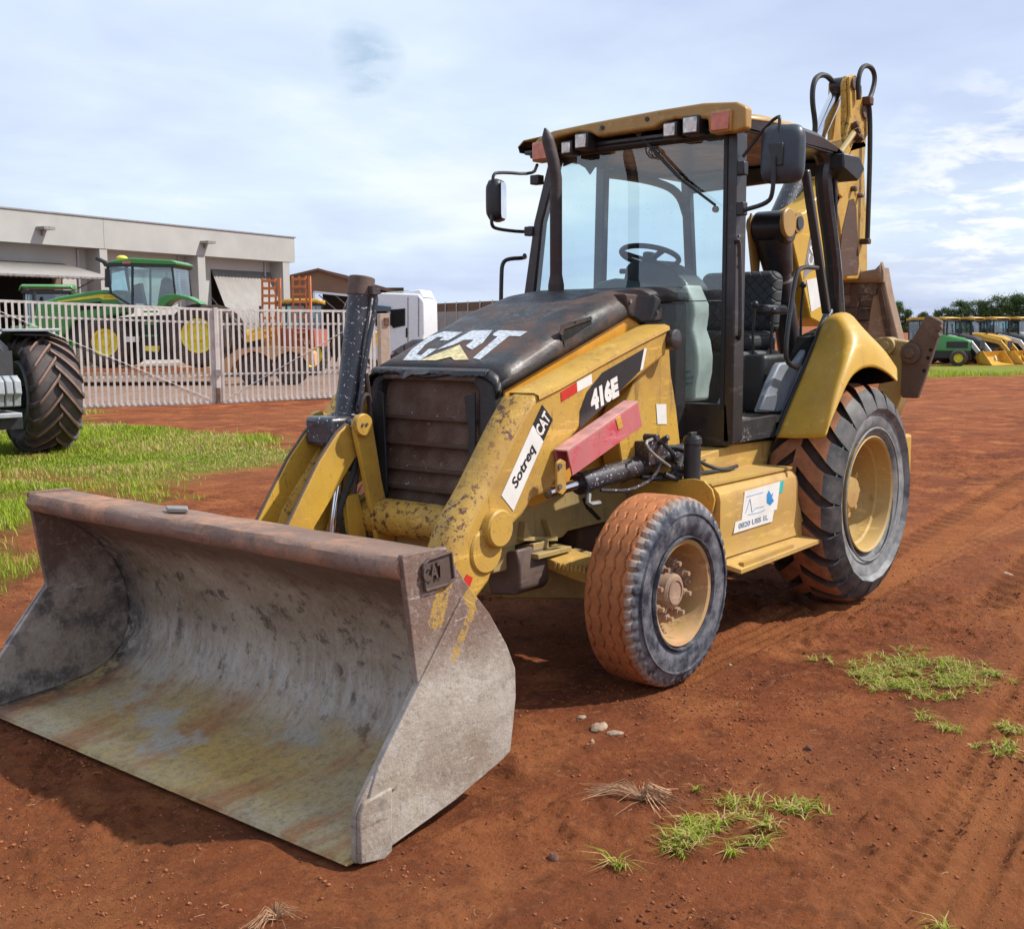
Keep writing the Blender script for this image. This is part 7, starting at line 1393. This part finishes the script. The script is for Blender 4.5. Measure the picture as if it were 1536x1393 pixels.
# stones
def stone(label, px, size, flat_, m, seed, name='stone'):
    rs = np.random.default_rng(seed); me_ = bmesh.new(); bmesh.ops.create_icosphere(me_, subdivisions=2, radius=1)
    for v in me_.verts: v.co *= .75+.5*vnoise(np.array([v.co.x*1.7+seed]), np.array([v.co.y*1.7+v.co.z*2.3]), seed)[0]
    bmesh.ops.scale(me_, vec=(size*.5, size*.33, size*.5*flat_), verts=me_.verts); M_ = bpy.data.meshes.new(name); me_.to_mesh(M_); me_.free(); M_.materials.append(m)
    o = bpy.data.objects.new(name, M_); COL.objects.link(o); o.location = (px[0], px[1], surf(*px)+size*.12*flat_); o.rotation_euler = (0, 0, seed*1.1); 
    if label: tag(o, label, 'stone')
    return o
stm = plain('pale stone', (.33, .23, .16), .9, var=.25, scale=25, bmp=.6); std = plain('red clod', (.14, .06, .04), .95, var=.3, scale=30, bmp=.8)
SP = [(2.838,1.069),(2.841,1.155),(2.782,0.941),(2.995,1.146),(2.5,1.851),(3.021,0.599),(3.884,1.63),(0.899,0.232),(1.654,1.034),(3.882,1.668),(3.242,2.665),(-1.481,1.348)]
stone('largest pale stone chip in front of the front wheel', SP[0], .10, .35, stm, 3); stone('pale stone chip touching the right end of the largest chip', SP[1], .075, .3, stm, 5); stone('small pale stone left of the largest chip', SP[2], .045, .5, stm, 8); stone('tiny pale pebble below the largest stone chip', SP[3], .03, .9, stm, 9)
stone('reddish stone alone in the dirt at right centre', SP[4], .04, .7, std, 12); stone('dark clod of earth close behind the bucket side', SP[5], .05, .7, std, 13); stone('brown clod left of the lone grass sprig', SP[6], .05, .6, std, 15); stone('small stone beside the tyre track behind the front wheel', SP[8], .03, .8, stm, 17)
fl_ = MB().xy([(-.18,-.07),(.02,-.10),(.26,-.05),(.3,.03),(.08,.07),(-.16,.05)], 0, .009); sl = obj('flat_slab', fl_, stm, None, bevel=.006); sl.location = (SP[11][0], SP[11][1], min(surf(SP[11][0]+a*.1, SP[11][1]+b_*.1) for a in (-1, 0, 1) for b_ in (-1, 0, 1))-.001); sl.rotation_euler = (0, 0, 2.1); tag(sl, 'flat pale slab lying on the dirt right of the rear wheel', 'slab')
# loose crumbs, pebbles and straw bits all over the near dirt: nobody could count them
r = np.random.default_rng(21); n = 150000; x = r.uniform(-2, 6.0, n); y = r.uniform(-4, 3.6, n); az = np.degrees(np.arctan2(y-CY, x-CX)) % 360; k = (az > 194) & (az < 246) & (np.hypot(x-CX, y-CY) < 9) & (np.hypot(x-CX, y-CY) > 1.7); x, y = x[k], y[k]
cl = fbm(x*2.2, y*2.2, 3, 63); k = r.random(len(x)) < smoothstep(.38, .68, cl)+.12; x, y = x[k], y[k]; n = len(x)
s = .0014+.0075*r.random(n)**9+.0022*r.random(n); z = relief(x, y)+s*.3
oct_ = np.array([[1,0,0],[-1,0,0],[0,1,0],[0,-1,0],[0,0,1],[0,0,-1]], float); of = np.array([[0,2,4],[2,1,4],[1,3,4],[3,0,4],[2,0,5],[1,2,5],[3,1,5],[0,3,5]])
jit = oct_[None]*(1+.5*(r.random((n, 6, 1))-.5))*s[:, None, None]*np.array([1,1,.7]); V = jit+np.stack([x, y, z], 1)[:, None]; Fc = (of[None]+np.arange(n)[:, None, None]*6).reshape(-1, 3)
cm = bpy.data.meshes.new('crumbs'); cm.vertices.add(n*6); cm.vertices.foreach_set('co', V.astype(np.float32).ravel()); cm.loops.add(Fc.size); cm.loops.foreach_set('vertex_index', Fc.ravel().astype(np.int32)); cm.polygons.add(len(Fc)); cm.polygons.foreach_set('loop_start', np.arange(0, Fc.size, 3, dtype=np.int32)); cm.update(calc_edges=True)
crumb_m, t, b = nodes('earth crumbs'); c = mixc(t, ramp(t, nz(t, 9, 2), .4, .6), (.13, .034, .014), (.33, .11, .04)); c = mixc(t, ramp(t, nz(t, 120, 1), .72, .75), c, (.5, .38, .30)); t.links.new(c, b.inputs['Base Color']); b.inputs['Roughness'].default_value = .95; cm.materials.append(crumb_m)
tag(obj('dirt_crumbs', cm, None), 'crumbs of red earth and grit scattered over the dirt', 'gravel', kind='stuff')
r = np.random.default_rng(31); n = 900; x = r.uniform(1.5, 6.0, n); y = r.uniform(-1.5, 3.4, n); k = np.hypot(x-CX, y-CY) > 1.8; x, y = x[k], y[k]; sm = MB(); rr = random.Random(5)
for a_, b_, z_ in zip(x, y, relief(x, y)):
    if rr.random() < .45: continue
    an = rr.uniform(0, PI); l = rr.uniform(.008, .04); cu_ = rr.uniform(-.3, .3); sm.tube([(a_, b_, z_+.002), (a_+math.cos(an)*l*.5, b_+math.sin(an)*l*.5, z_+.004), (a_+math.cos(an+cu_)*l, b_+math.sin(an+cu_)*l, z_+.002)], .0008, n=3)
tag(obj('straw_bits', sm, straw), 'tiny bits of dry straw scattered on the dirt', 'straw', kind='stuff')
